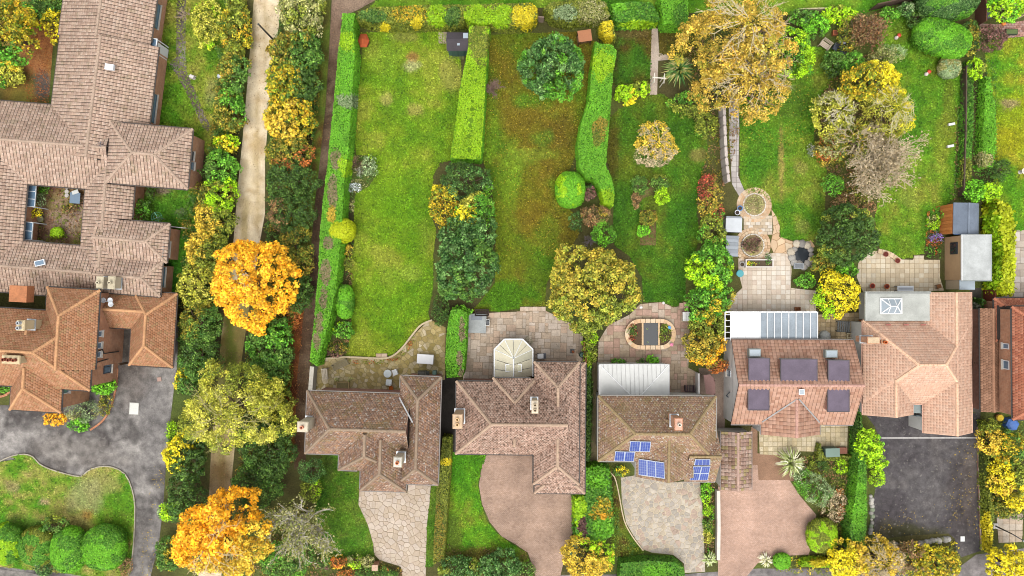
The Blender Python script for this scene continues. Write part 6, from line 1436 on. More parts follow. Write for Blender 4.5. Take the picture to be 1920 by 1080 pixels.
crown('shrub', 'small green shrub beside the rock pool slabs', 'shrub', 1512, 526, 20, 16, 1.2, 'green', pal2='lime', leaf=0.12)
crown('shrub', 'green shrub under the large dark evergreen', 'shrub', 1545, 492, 24, 22, 1.6, 'olivemix', pal2='mid')
crown('shrub', 'fresh green shrub between dark evergreen and yellow bush', 'shrub', 1590, 506, 22, 14, 1.4, 'green', pal2='bright')
# top right
crown('shrub', 'purple brown leaved shrub beside the brick patio', 'shrub', 1862, 70, 28, 26, 2.2, 'purple', leaf=0.12)
crown('tree', 'lime green tree in the top right corner', 'tree', 1892, 14, 36, 24, 3.4, 'lime', pal2='bright')
crown('shrub', 'dark green shrub behind the egg shaped yew', 'shrub', 1822, 70, 20, 34, 1.6, 'dark', pal2='olivemix')
crown('shrub', 'dark shrub between the yew and the clipped dome', 'shrub', 1722, 32, 20, 24, 1.8, 'dark', pal2='mid')
crown('shrub', 'blue green shrub at the dark fence', 'shrub', 1700, 18, 16, 16, 1.6, 'dkblue', pal2='greygr')
crown('shrub', 'green small shrub at the dark fence next to the blue green one', 'shrub', 1668, 26, 20, 14, 1.4, 'green', pal2='olive')
crown('shrub', 'light green shrub at the top of the far right hedge', 'shrub', 1832, 128, 18, 20, 1.6, 'olive', pal2='lime')
crown('shrub', 'dark green round shrub on the far right lawn', 'shrub', 1878, 320, 22, 22, 1.8, 'dark', pal2='mid', leaf=0.11)
crown('shrub', 'pale olive leafy shrub at the end of the far right hedge', 'shrub', 1858, 360, 22, 20, 2.0, 'sage', pal2='lime')
crown('shrub', 'bright green shrub behind the grey felt shed', 'shrub', 1832, 358, 22, 22, 1.8, 'bright', pal2='green')
crown('flowers', 'purple aster clump beside the grey shed', 'flowers', 1756, 445, 13, 11, 0.7, 'violet', leaf=0.08, trunk=False)
crown('shrub', 'pale lime shrub beside the grey shed', 'shrub', 1752, 416, 14, 16, 0.9, 'lime', pal2='sage', leaf=0.1)
crown('shrub', 'small green shrub at the shed door', 'shrub', 1771, 402, 9, 9, 0.8, 'bright', leaf=0.1)
# front gardens, right
crown('tree', 'lime green small tree at the hedge end beside the peach bungalow', 'tree', 1632, 836, 28, 32, 3.2, 'lime', pal2='bright', leaf=0.14)
crown('tree', 'lime shrub leaning over the tarmac drive', 'tree', 1644, 866, 22, 16, 2.0, 'lime', pal2='yellow', leaf=0.13)
crown('shrub', 'green shrub at the tarmac drive edge', 'shrub', 1645, 896, 17, 18, 1.4, 'lime', pal2='olive', leaf=0.12)
spiky('yucca', 'cream striped spiky rosette beside the pink drive', 1482, 866, 34, 1.6, ['#e0e0b0', '#c4cc84', '#f0ecd0', '#8fa050', '#a8b468'], n=150, width=0.045)
crown('conifer_shrub', 'green feathery juniper spreading toward the drive', 'shrub', 1526, 914, 46, 28, 1.4, 'greygr', pal2='green', leaf=0.15, asp=0.22, rot=-0.7)
crown('heather', 'pink brown heather mound beside the tall dark hedge', 'shrub', 1565, 948, 26, 32, 0.9, 'twig', pal2='rust', leaf=0.09)
crown('shrub', 'small lime shrub by the box hedge', 'shrub', 1578, 874, 14, 16, 1.0, 'lime', leaf=0.1)
crown('shrub', 'dark low shrub between yucca and lime shrub', 'shrub', 1535, 876, 22, 14, 0.8, 'dark', pal2='olive', leaf=0.1)
crown('yellow_tree', 'bright yellow tree at the bottom below the hedge end', 'tree', 1594, 1050, 42, 38, 3.6, 'yellow', pal2='gold', leaf=0.16)
crown('tree', 'cream and gold branching tree at the bottom edge', 'tree', 1650, 1050, 46, 44, 4.0, 'gold', pal2='twig', leaf=0.13, gap=0.15, twigs=34)
crown('tree', 'olive and yellow bush row by the low stone wall', 'tree', 1706, 1052, 42, 34, 2.6, 'mixyel', pal2='brown', leaf=0.14)
crown('tree', 'yellow green bush at the drive entrance', 'tree', 1762, 1060, 44, 36, 2.6, 'mixyel', pal2='yellow', leaf=0.14)
crown('yellow_tree', 'yellow tree in the bottom right corner', 'tree', 1894, 1064, 38, 38, 4.0, 'yellow', leaf=0.18)
crown('yellow_tree', 'golden shrub beside the drive wall on the far right', 'tree', 1880, 895, 24, 40, 2.8, 'yellow', pal2='gold', leaf=0.15)
crown('tree', 'green and gold tree at the top of the far right front garden', 'tree', 1858, 822, 22, 36, 2.8, 'gold', pal2='olive', leaf=0.14)
crown('tree', 'green tree behind the golden shrub at the right edge', 'tree', 1896, 840, 30, 36, 3.0, 'mid', pal2='mixyel', leaf=0.15)
crown('tree', 'olive conifer tree at the right edge of the frame', 'tree', 1908, 912, 24, 50, 3.0, 'olive', pal2='yellow', leaf=0.15)
crown('shrub', 'olive low shrubs above the lamp and paving at the right edge', 'shrub', 1884, 950, 30, 22, 1.2, 'olivemix', leaf=0.12)
# front gardens, left
crown('shrub', 'orange red shrub by the crazy paved drive entrance', 'shrub', 634, 1054, 17, 14, 1.1, 'rust', pal2='orange', leaf=0.11)
crown('shrub', 'pale yellow green shrub next to the orange red shrub', 'shrub', 665, 1054, 16, 14, 1.1, 'sage', pal2='lime', leaf=0.11)
crown('shrub', 'cream and brown shrub next to the brick gate pier', 'shrub', 690, 1054, 12, 13, 1.0, 'sage', pal2='brown', leaf=0.1)
crown('shrub', 'low dark green shrub beneath the bare pale tree', 'shrub', 606, 1056, 20, 14, 1.0, 'mid', pal2='purple', leaf=0.11)
crown('shrub', 'long rust and green shrub row at the bottom edge', 'shrub', 690, 1076, 60, 14, 1.0, 'rust', pal2='mid', leaf=0.11)
crown('evergreen_shrub', 'dark blue green rhododendron at the bottom of the drive lawn', 'bush', 940, 1062, 40, 34, 2.2, 'dkblue', leaf=0.15)
crown('evergreen_shrub', 'dark green and olive bush at the bottom by the thin hedge', 'bush', 862, 1070, 44, 28, 2.0, 'dkblue', pal2='olive', leaf=0.14)
crown('shrub', 'olive round shrub at the brown block drive entrance', 'shrub', 982, 1074, 24, 22, 1.4, 'mid', pal2='sage', leaf=0.11)
crown('yellow_shrub', 'yellow spiky leaved tree at the bottom beside the brown drive', 'tree', 1102, 1048, 52, 44, 3.2, 'gold', pal2='lime', patch=(60, 0.25), leaf=0.18, asp=0.35)
crown('shrub', 'yellow flowering shrub under the solar roof eave', 'shrub', 1165, 884, 16, 11, 0.9, 'mid', pal2='yellow', leaf=0.1)
spiky('cordyline', 'pale green spiky plant at the end of the low brick wall', 1330, 1048, 18, 1.3, ['#d0d89c', '#b8c878', '#e0e4b8', '#9cb060'], n=100, width=0.05)
spiky('cordyline', 'small cream spiky plant at the foot of the pink drive', 1436, 1050, 17, 0.9, ['#ece8c0', '#d8d4a0', '#b8bc78', '#f4f0d8'], n=80, width=0.045)
crown('shrub', 'bright green shrub in the strip beside the low brick wall', 'shrub', 1324, 925, 12, 22, 0.9, 'bright', pal2='lime', leaf=0.1)
crown('shrub', 'lime grass clump in the strip beside the low brick wall', 'shrub', 1328, 955, 12, 14, 0.7, 'lime', leaf=0.14, asp=0.2)
crown('shrub', 'dark olive shrub in the strip beside the low brick wall', 'shrub', 1328, 985, 11, 16, 0.8, 'mid', pal2='olive', leaf=0.1)
crown('shrub', 'golden low shrub in the strip beside the low brick wall', 'shrub', 1328, 1008, 11, 12, 0.7, 'ygreen', leaf=0.1)
crown('fern', 'broad leaved green plant against the white flat roof', 'plant', 1224, 676, 13, 10, 0.9, 'bright', leaf=0.2, trunk=False, asp=0.35)
crown('fern', 'small leafy green plant against the white flat roof', 'plant', 1160, 678, 15, 7, 0.7, 'green', leaf=0.12, trunk=False)
crown('fern', 'low green plant beside the broad leaved plant', 'plant', 1203, 679, 9, 6, 0.6, 'mid', leaf=0.1, trunk=False)
# beds nobody could count
lowplants('bed_plants', 'low mixed flower bed plants beside the long hedge', [(665, 292), (690, 292), (704, 310), (702, 332), (690, 348), (668, 362), (664, 400), (655, 400), (660, 330)], 'mid', pal2='sage')
lowplants('bed_plants', 'dark low plants along the first lawn edge', [(655, 455), (664, 455), (662, 560), (655, 660), (612, 668), (640, 600), (650, 500)], 'mid', pal2='brown')
lowplants('bed_plants', 'flower border along the curved patio wall', [(655, 674), (700, 676), (738, 672), (758, 652), (776, 630), (782, 634), (764, 660), (742, 680), (700, 684), (655, 680)], 'olive', pal2='rust', dens=90)
lowplants('bed_plants', 'plants around the shed and lawn corner', [(1735, 400), (1760, 385), (1775, 390), (1765, 430), (1762, 484), (1734, 482)], 'rust', pal2='green', dens=140)
lowplants('bed_plants', 'narrow border of plants along the right fence', [(1790, 190), (1802, 190), (1800, 370), (1775, 385), (1786, 350)], 'mid', pal2='brown', dens=70)
lowplants('bed_plants', 'ground cover beneath the shrub island', [(1530, 190), (1580, 110), (1640, 100), (1700, 230), (1660, 330), (1600, 400), (1550, 320), (1530, 260)], 'olivemix', pal2='brown', h=0.6)
lowplants('bed_plants', 'undergrowth beneath the golden trees', [(1290, 40), (1480, 40), (1480, 170), (1390, 230), (1360, 350), (1310, 340), (1330, 260), (1290, 200)], 'olivemix', pal2='brown', h=0.5, dens=90)
lowplants('bed_plants', 'undergrowth along the lane hedgerow', [(425, 0), (466, 0), (442, 350), (432, 460), (410, 600), (400, 720), (340, 720), (345, 400), (395, 300), (410, 150)], 'olivemix', pal2='mid', h=1.5, dens=260, clump=.5)
lowplants('bed_plants', 'undergrowth between the lane and the footpath', [(530, 0), (612, 0), (600, 200), (575, 400), (555, 600), (545, 860), (450, 900), (460, 700), (502, 450), (512, 200)], 'mid', pal2='olivemix', h=1.5, dens=230, clump=.5)
lowplants('bed_plants', 'plants in the front strip beside the low brick wall', [(1313, 898), (1338, 898), (1338, 1040), (1322, 1040)], 'bright', pal2='brown', dens=110)
lowplants('bed_plants', 'undergrowth at the foot of the far right hedges', [(1820, 100), (1866, 120), (1868, 380), (1796, 380), (1800, 240)], 'mid', pal2='green', h=0.5, dens=70)
lowplants('bed_plants', 'planting at the drive corner of the dormer house', [(1490, 855), (1590, 850), (1584, 1040), (1530, 1040), (1535, 960), (1500, 910)], 'brown', pal2='olive', dens=90)
lowplants('bed_plants', 'ground cover along the street boundary', [(1455, 1044), (1640, 1030), (1700, 1015), (1790, 1012), (1800, 1070), (1700, 1090), (1455, 1070)], 'olive', pal2='yellow', h=0.5, dens=80)
lowplants('bed_plants', 'ground cover in the far right front garden', [(1842, 785), (1925, 790), (1925, 975), (1860, 970), (1862, 1030), (1845, 1030)], 'olive', pal2='mid', h=0.5, dens=80)
lowplants('bed_plants', 'ground cover between the two drives at the front', [(1096, 870), (1142, 870), (1165, 1000), (1210, 1036), (1160, 1050), (1080, 1020), (1078, 930)], 'mid', pal2='olive', h=0.3, dens=60)
lowplants('bed_plants', 'leaf litter and plants below the front lawn', [(590, 1042), (700, 1046), (755, 1064), (755, 1095), (440, 1095), (440, 940), (590, 950)], 'olivemix', pal2='brown', h=0.4, dens=60)

# ------------------------------------------------------------------ fallen leaves
def litter(label, pts, pal, dens, size=0.06, z=0.06):
    q = PP(pts); o0 = q.mean(0); q = q - o0; lo, hi = q.min(0), q.max(0); N = int(abs(area2(q)) * dens); a = RNG.uniform(lo[0], hi[0], N * 3); b = RNG.uniform(lo[1], hi[1], N * 3); m = inside(q, a, b) & (fbm(a * .5 + o0[0], b * .5 + o0[1], 3) + RNG.normal(size=N * 3) * .15 > .48); x, y = a[m][:N], b[m][:N]; N = len(x)
    me = leaf_mesh('fallen_leaves', np.stack([x, y, np.full(N, z) + RNG.random(N) * .03], 1), RNG.normal(size=(N, 3)) * .35 + [0, 0, 1], size * RNG.uniform(.5, 1.3, N), pick_cols(PAL[pal], N) * .8)
    finish(link('fallen_leaves', me, M['leaf'], None, None, (o0[0], o0[1], 0)), label, 'leaves', None, 'stuff')
litter('yellow leaves scattered over the brown lawn', [(915, 80), (1090, 80), (1085, 300), (1060, 480), (930, 480), (920, 340), (905, 300)], 'gold', 9, .05)
litter('pale leaves scattered on the tarmac drive', [(1770, 830), (1830, 830), (1834, 1000), (1790, 1000), (1640, 1000), (1660, 960), (1760, 940)], 'gold', 7, .05)
litter('brown leaves along the footpath', [(620, 30), (640, 40), (610, 350), (598, 500), (575, 800), (553, 870), (558, 700), (589, 400), (611, 200)], 'brown', 30, .05, .04)
litter('brown and yellow leaves along the gravel lane', [(478, 0), (530, 0), (500, 300), (488, 450), (440, 450), (456, 250)], 'brown', 10, .05, .04)
litter('rust leaves on the lane below the orange tree', [(414, 600), (460, 600), (440, 840), (425, 950), (385, 960), (398, 840)], 'brown', 25, .05, .05)
litter('orange leaves along the forecourt exit', [(290, 870), (312, 880), (300, 1010), (285, 1080), (262, 1080), (268, 980)], 'gold', 9, .05, .05)
litter('orange leaves on the rough ground at the top left', [(55, 60), (100, 76), (92, 194), (50, 190), (40, 110)], 'rust', 60, .06, .04)
litter('leaves scattered on the lawn below the golden tree', [(1388, 180), (1520, 100), (1530, 260), (1460, 280), (1390, 260)], 'gold', 9, .05)
litter('dead leaves under the hedge along the front lawn', [(835, 1020), (990, 1030), (990, 1056), (835, 1056)], 'brown', 40, .06)
litter('brown leaves under the lane hedgerow beside the footpath', [(535, 580), (570, 560), (560, 760), (550, 870), (530, 860), (540, 700)], 'rust', 60, .06, .04)

# ------------------------------------------------------------------ garden buildings
def T(name, label, cat, px, py, rot=0.0, z=0.0, group=None):
    return thing(name, label, cat, (*P(px, py, z), z), math.radians(rot), group)

def shed(name, label, px, py, w, d, h, wall, roofc, rot=0.0, axis='x', rise=0.5, cat='shed', n=0):
    """gabled garden shed; boards are built one by one on the side walls"""
    t = thing(name, label, cat, (*P(px, py, h), 0), math.radians(rot))
    bx('wall', t, (0, 0, h / 2), (w - .2, d - .2, h), wall, 'wood')
    L, wd = (w, d) if axis == 'x' else (d, w)
    for s in (-1, 1):
        v = [(-L / 2, 0, h + rise), (L / 2, 0, h + rise), (L / 2, s * wd / 2, h - .05), (-L / 2, s * wd / 2, h - .05)]
        if axis == 'y': v = [(-y, x, z) for x, y, z in v]
        MB().add(v + [(x, y, z + .05) for x, y, z in v], [(0, 1, 2, 3), (7, 6, 5, 4), (0, 4, 5, 1), (1, 5, 6, 2), (2, 6, 7, 3), (3, 7, 4, 0)]).build('roof', 'felt', t, roofc)
    for s in (-1, 1):
        g = [(s * (L / 2 - .12), -wd / 2 + .1, h - .02), (s * (L / 2 - .12), wd / 2 - .1, h - .02), (s * (L / 2 - .12), 0, h + rise - .04)]
        if axis == 'y': g = [(-y, x, z) for x, y, z in g]
        MB().add(g, [(0, 1, 2)]).build('gable', 'wood', t, wall)
    k = (0, 0, h + rise + .05); bx('ridge_strip', t, k, (L + .02, .14, .03) if axis == 'x' else (.14, L + .02, .03), roofc, 'felt')
    return t
sh = shed('garden_shed', 'small black roofed shed in the corner of the first lawn', 858, 78, 2.0, 1.7, 1.7, '#4a6a5c', '#4a4448', axis='x', rise=.4)
bx('rooflight', sh, (.75, .3, 2.02), (.45, .75, .06), '#cfd8dc', 'glass_pale'); bx('rooflight', sh, (.1, -.32, 1.99), (.25, .25, .06), '#b8d0d8', 'glass_pale')
for k in range(2): bx('door', sh, (-.3 + k * .6, -.82, .85), (.55, .05, 1.5), '#3f5c50', 'wood')
slabs('shed_base', [(842, 95), (872, 95), (870, 112), (842, 110)], .6, .6, ['#6a7a3c', '#7a8048', '#62703a'], '#4f5a28', z=.045)
slabs('shed_base', [(822, 60), (838, 60), (838, 82), (822, 82)], .4, .4, ['#b8a490', '#c4b4a0', '#a8947c'], '#6a6048', z=.045)
t = thing('playhouse', 'small rust orange hexagonal roof poking from the long hedge', 'playhouse', (*P(681, 75, 1.0), 0))
MB().lathe((0, 0, 0), [(.42, 0), (.42, .9), (.4, .92)], 6).build('wall', 'wood', t, '#8a4a2c')
for k in range(6):
    a0, a1 = k * math.pi / 3, (k + 1) * math.pi / 3
    MB().add([(.55 * math.cos(a0), .72 * math.sin(a0), .85), (.55 * math.cos(a1), .72 * math.sin(a1), .85), (0, 0, 1.35)], [(0, 1, 2)]).build('roof_panel', 'stone', t, '#b5562c')
t = T('log_store', 'rusty sheet roofed log store behind the laurel tree', 'log store', 1094, 76, 8)
bx('roof', t, (0, 0, 1.3), (1.25, 1.05, .06), '#c08058', 'metal'); bx('back_panel', t, (0, .45, .6), (1.2, .08, 1.2), '#5a4430', 'wood')
for x in (-.55, .55): bx('post', t, (x, -.42, .63), (.1, .1, 1.26), '#5a4430', 'wood')
for k in range(8): MB().tube((-.5 + (k % 4) * .32, -.3, .14 + (k // 4) * .28), (-.5 + (k % 4) * .32, .35, .14 + (k // 4) * .28), .13, n=8).build('log', 'bark', t, '#8a6a48')
# grey felt shed and pale roofed garage
t = thing('felt_shed', 'blue grey felt roofed shed with orange timber side', 'shed', (*P(1813, 410, 2.0), 0), math.radians(-1))
bx('wall', t, (-.32, 0, 1.0), (2.0, 2.6, 2.0), '#e8924c', 'wood')
for k in range(9): bx('board', t, (-1.34, -1.2 + k * .3, 1.0), (.04, .27, 1.95), '#ea9450' if k % 2 else '#dc8846', 'wood')
bx('roof', t, (-.66, 0, 2.16), (1.4, 2.85, .08), '#6c7684', 'felt')
m = MB()
for k in range(7):
    a, b = k / 7 * 1.25, (k + 1) / 7 * 1.25
    p0 = (.04 + 1.42 * math.sin(a), 2.2 - 1.0 * (1 - math.cos(a))); p1 = (.04 + 1.42 * math.sin(b), 2.2 - 1.0 * (1 - math.cos(b)))
    m.add([(p0[0], -1.42, p0[1]), (p0[0], 1.42, p0[1]), (p1[0], 1.42, p1[1]), (p1[0], -1.42, p1[1])], [(3, 2, 1, 0)])
m.build('curved_roof', 'felt', t, '#747e8c')
bx('ridge_strip', t, (.04, 0, 2.24), (.16, 2.86, .04), '#7c8694', 'felt')
bx('fascia', t, (-.6, -1.44, 2.1), (1.3, .05, .16), '#4a6a9a')
t = thing('garage', 'tan walled garage with plain pale grey roof', 'garage', (*P(1829, 483, 2.6), 0))
bx('wall', t, (0, 0, 1.3), (2.5, 4.0, 2.6), '#cda880', 'render'); bx('roof', t, (0, 0, 2.68), (2.6, 4.15, .14), '#b8bbb9', 'felt')
bx('trim', t, (-1.33, 0, 2.72), (.07, 4.15, .14), '#e8e8e8'); bx('trim', t, (1.33, 0, 2.72), (.05, 4.2, .16), '#a8b0b0'); bx('trim', t, (0, -2.1, 2.72), (2.6, .06, .16), '#8a9490')
wf = bx('window', t, (-1.27, .9, 1.5), (.06, 1.1, 1.1), '#3a3c40'); bx('pane', wf, (-1.31, .9, 1.5), (.03, .9, .85), '#2c3038', 'glass_dark')
t = T('lean_to', 'white sheet lean-to at the end of the garage', 'lean-to', 1786, 533, 0)
bx('roof', t, (-.0, 0, 2.2), (1.4, 1.0, .06), '#d8e4ec', 'glass_pale'); bx('wall', t, (0, -.05, 1.05), (1.3, .85, 2.1), '#c8b498', 'render')
t = T('mower', 'green garden machine under the garage end', 'mower', 1812, 534, 20)
bx('body', t, (0, 0, .3), (.55, .4, .3), '#2c8a70'); [MB().lathe((x, y, .0), [(.12, 0), (.13, .1), (.12, .12)], 10).build('wheel', 'paint', t, '#2a2a2a') for x in (-.25, .25) for y in (-.25, .25)]
# storage boxes left of the loop paths
t = T('storage_box', 'pale grey plastic storage box beside the red shrub', 'storage box', 1369, 422, -2)
bx('body', t, (0, 0, .55), (1.4, 1.45, 1.1), '#a8acb0'); bx('lid', t, (0, -.1, 1.14), (1.5, 1.3, .1), '#c4c8cc'); bx('hinge_rail', t, (0, .62, 1.16), (1.45, .12, .12), '#8f949a')
t = T('tool_store', 'dark grey sloped metal store below the pale box', 'tool store', 1364, 463, -2)
bx('body', t, (0, 0, .7), (1.05, 1.9, 1.4), '#7c8288', 'metal')
for k in range(6): bx('roof_sheet', t, (0, -.8 + k * .32, 1.45), (1.15, .3, .06), '#8a9096' if k % 2 else '#989ea4', 'metal')

# ------------------------------------------------------------------ conservatory, extensions, pergola
t = T('conservatory', 'cream roofed conservatory with fan shaped end', 'conservatory', 962, 674)
k5 = (H - 2.6) / H / PX
def cl(px, py, z): q = P(px, py, z); return (q[0] - t.location[0], q[1] - t.location[1], z)
ev = [(927, 710), (927, 655), (946, 636), (980, 636), (999, 655), (999, 706)]
fl = [cl(x, y, 0)[:2] for x, y in ev]; E3 = [cl(x, y, 2.4) for x, y in ev]; A3 = cl(963, 672, 3.3); B3 = cl(963, 710, 3.3)
MB().prism([(x * .96, y * .96) for x, y, z in E3], 0, 2.35).build('wall', 'paint', t, '#f0f0ee')
for f in ((E3[1], E3[2], A3), (E3[2], E3[3], A3), (E3[3], E3[4], A3), (E3[0], E3[1], A3, B3), (E3[4], E3[5], B3, A3)):
    n = 3 if len(f) == 4 else 2
    for i in range(n):
        if len(f) == 4:
            a0 = np.array(f[0]) * (1 - i / n) + np.array(f[1]) * (i / n); a1 = np.array(f[0]) * (1 - (i + .94) / n) + np.array(f[1]) * ((i + .94) / n)
            b0 = np.array(f[3]) * (1 - i / n) + np.array(f[2]) * (i / n); b1 = np.array(f[3]) * (1 - (i + .94) / n) + np.array(f[2]) * ((i + .94) / n)
            MB().add([a0, a1, b1, b0], [(0, 1, 2, 3)]).build('roof_panel', 'paint', t, '#e0d8bc' if (i != 0 or f[0] is E3[0]) else '#ccc8b0')
        else:
            a0 = np.array(f[0]) * (1 - i / n) + np.array(f[1]) * (i / n); a1 = np.array(f[0]) * (1 - (i + .92) / n) + np.array(f[1]) * ((i + .92) / n)
            MB().add([a0, a1, np.array(f[2])], [(0, 1, 2)]).build('roof_panel', 'paint', t, '#e2dabe')
for e in E3[1:5]: MB().tube(e, A3, .04, n=6).build('glazing_bar', 'paint', t, '#f8f8f4')
for (a, b) in (((E3[1]), (E3[2])), (E3[2], E3[3]), (E3[3], E3[4]), (E3[0], E3[1]), (E3[4], E3[5])): MB().tube(a, b, .07, n=6).build('gutter', 'paint', t, '#fafafa')
MB().tube(A3, B3, .07, n=6).build('ridge', 'paint', t, '#fafafa')
MB().lathe((A3[0], A3[1], A3[2] - .02), [(.1, 0), (.06, .2), (.02, .4)], 8).build('finial', 'paint', t, '#fafafa')
q = cl(954, 690, 3.1); vf = bx('roof_vent', t, (q[0], q[1], 3.05), (.62, .72, .08), '#fafafa'); bx('pane', vf, (q[0], q[1], 3.1), (.46, .56, .03), '#dcd8b8')
q = cl(972, 690, 3.1); vf = bx('roof_vent', t, (q[0], q[1], 3.05), (.62, .72, .08), '#fafafa'); bx('pane', vf, (q[0], q[1], 3.1), (.46, .56, .03), '#dcd8b8')

def sheet_roof(t, cx, cy, w, d, z, n, col, axis='x', gap=.02, mat='paint', name='roof_sheet', th=.05):
    for k in range(n):
        if axis == 'x': bx(name, t, (cx - w / 2 + w * (k + .5) / n, cy, z), (w / n - gap, d, th), col, mat)
        else: bx(name, t, (cx, cy - d / 2 + d * (k + .5) / n, z), (w, d / n - gap, th), col, mat)
t = T('white_extension', 'white panelled hipped roof extension behind the solar roofed house', 'extension', 1189, 713, 0, 0)
c = P(1189, 712, 2.6); ox, oy = c[0] - t.location[0], c[1] - t.location[1]; w, d = 131 * k5, 57 * k5
bx('wall', t, (ox, oy, 1.25), (w - .2, d - .15, 2.5), '#ece8e4', 'render')
va = [(ox - w / 2, oy - d / 2), (ox + w / 2, oy - d / 2), (ox + w / 2, oy + d / 2), (ox - w / 2, oy + d / 2)]; ap = (ox - .35, oy - d / 2 + .12)
zr = 3.15
apA, apB = (ox - .4, oy - d / 2 + .05), (ox + .55, oy - d / 2 + .05)
faces = [([va[3], va[2], apB, apA], 11), ([va[0], va[3], apA], 6), ([va[2], va[1], apB], 6)]
def zof(p): return zr if p in (apA, apB) else 2.6
for f, n in faces:
    v = [(*p, zof(p)) for p in f]; MB().add(v + [(x, y, z - .05) for x, y, z in v], [tuple(range(len(v))), tuple(range(2 * len(v) - 1, len(v) - 1, -1))]).build('roof_sheet', 'paint', t, '#dededa')
for k in range(1, 16):
    x = va[3][0] + (va[2][0] - va[3][0]) * k / 16
    q = min(1.0, (x - va[3][0]) / (apA[0] - va[3][0])) if x < apA[0] else min(1.0, (va[2][0] - x) / (va[2][0] - apB[0])) if x > apB[0] else 1.0
    MB().tube((x, va[3][1], 2.62), (x, va[3][1] + (apA[1] - va[3][1]) * q, 2.62 + .55 * q), .018, n=4).build('seam', 'paint', t, '#c8c8c6')
for a, b in ((va[3], apA), (va[2], apB)): MB().tube((*a, 2.62), (*b, zr + .02), .045, n=6).build('hip_bar', 'paint', t, '#f8f8f8')
for a, b in ((va[3], va[2]), (va[0], va[3]), (va[1], va[2])): MB().tube((*a, 2.56), (*b, 2.56), .06, n=6).build('gutter', 'paint', t, '#d8d8d8')
t = T('pergola', 'white roofed veranda with glass half behind the dormer house', 'veranda', 1446, 612)
c = P(1446, 612, 2.5); ox, oy = c[0] - t.location[0], c[1] - t.location[1]; kk = (H - 2.5) / H / PX
def pl(px): return (px - 1446) * kk + ox
for k in range(4): bx('roof_sheet', t, (pl(1376 + k * 14.3), oy, 2.5), (14 * kk, 52 * kk, .06), '#f2f2f2')
for k in range(8): bx('glass_panel', t, (pl(1431 + k * 13.5), oy, 2.48), (12.6 * kk, 54 * kk, .04), '#98a2aa', 'felt')
for k in range(9): bx('rafter', t, (pl(1424.5 + k * 13.5), oy, 2.54), (.06, 54 * kk, .09), '#f4f4f4')
bx('beam', t, (ox, oy + 27 * kk, 2.46), (172 * kk, .1, .14), '#f0f0f0')
for px in (1364, 1420, 1476, 1531): bx('post', t, (pl(px), oy + 26 * kk, 1.2), (.1, .1, 2.4), '#f0f0f0')
for k in range(5): bx('side_rail', t, (pl(1364), oy - 22 * kk + k * 11 * kk, 2.46), (.42, .06, .1), '#e8e8e8')
bx('side_beam', t, (pl(1359.5), oy, 2.46), (.08, 54 * kk, .12), '#e8e8e8')
# tiled lean-to garage in front of the dormer house
h7 = Hip(1352, 809, 1409, 918, 2.4, 22, 0, 'gg', 'y')
b11, r11 = building('tiled_garage', 'narrow garage with worn pink brown tiles beside the pink drive', [h7], ['#b49484', '#a88878', '#c0a494', '#9c7c68', '#a89468'], tile=(0.34, 0.3, 0.03, False), wall='render', wall_col='#d8cfc4', over=0.12, gutter='#8a7c74', ridge_col='#c0a090', mat='tile', th=0.05, cat='garage', under='#4a3a32')

# ------------------------------------------------------------------ raised pond
t = T('raised_pond', 'raised oval stone pond with flower beds at both ends', 'pond', 1218, 626)
def stad(w, d, n=14):
    r = d / 2; s = w / 2 - r
    return [(s + r * math.cos(a), r * math.sin(a)) for a in np.linspace(-1.5708, 1.5708, n)] + [(-s + r * math.cos(a), r * math.sin(a)) for a in np.linspace(1.5708, 4.7124, n)]
o_, i_ = stad(4.75, 2.85), stad(3.95, 2.1); n = len(o_)
for k in range(n):
    a, b, c2, d2 = o_[k], o_[(k + 1) % n], i_[(k + 1) % n], i_[k]
    if np.hypot(a[0] - b[0], a[1] - b[1]) < .05: continue
    sub = max(1, int(np.hypot(a[0] - b[0], a[1] - b[1]) / .45))
    for j in range(sub):
        f0, f1 = j / sub + .01, (j + 1) / sub - .01
        q = [np.array(a) * (1 - f0) + np.array(b) * f0, np.array(a) * (1 - f1) + np.array(b) * f1, np.array(d2) * (1 - f1) + np.array(c2) * f1, np.array(d2) * (1 - f0) + np.array(c2) * f0]
        MB().prism(q, 0, .5 + random.uniform(-.004, .004)).build('coping_stone', 'stone_clean', t, lin(random.choice(TAN)) * random.uniform(.85, 1.05))
MB().prism(i_, 0, .38).build('bed_soil', 'stone', t, '#5a4632')
bx('water', t, (.02, 0, .40), (1.34, 2.06, .04), '#4a4f55', 'pond')
for x in (-.74, .78): bx('dividing_wall', t, (x, 0, .25), (.16, 2.06, .5), '#d8b890', 'stone_clean')
for (a, b, r) in ((-.3, .5, .1), (-.25, -.75, .08)): MB().lathe((a, b, .42), [(r, 0), (r, .02), (r * .5, .02), (r * .45, .0)], 10).build('lily_pad', 'paint', t, '#7a8a5c')
crown('flowers', 'red and green flowers in the left end of the oval pond', 'flowers', 1186, 624, 11, 19, 0.75, 'mid', pal2='red', leaf=0.08, trunk=False, flat=.5, low=0)
crown('flowers', 'green plants in the right end of the oval pond', 'flowers', 1247, 624, 14, 19, 0.75, 'olive', pal2='green', leaf=0.08, trunk=False, flat=.5, low=0)
t = T('ornament', 'small blue pot among the pond plants', 'pot', 1254, 614, z=.4); MB().lathe((0, 0, 0), [(.1, 0), (.16, .15), (.15, .3), (.1, .3)], 12).build('pot', 'paint', t, '#4a9ad8')
t = T('flower_pot', 'pink flower pot on the oval pond rim', 'flower pot', 1256, 645); MB().lathe((0, 0, .5), [(.1, 0), (.15, .2), (.12, .2)], 12).build('pot', 'stone', t, '#c87a5c'); MB().lathe((0, 0, .7), [(.15, 0), (.17, .08), (.05, .15)], 9).build('blooms', 'paint', t, '#e88aa8')
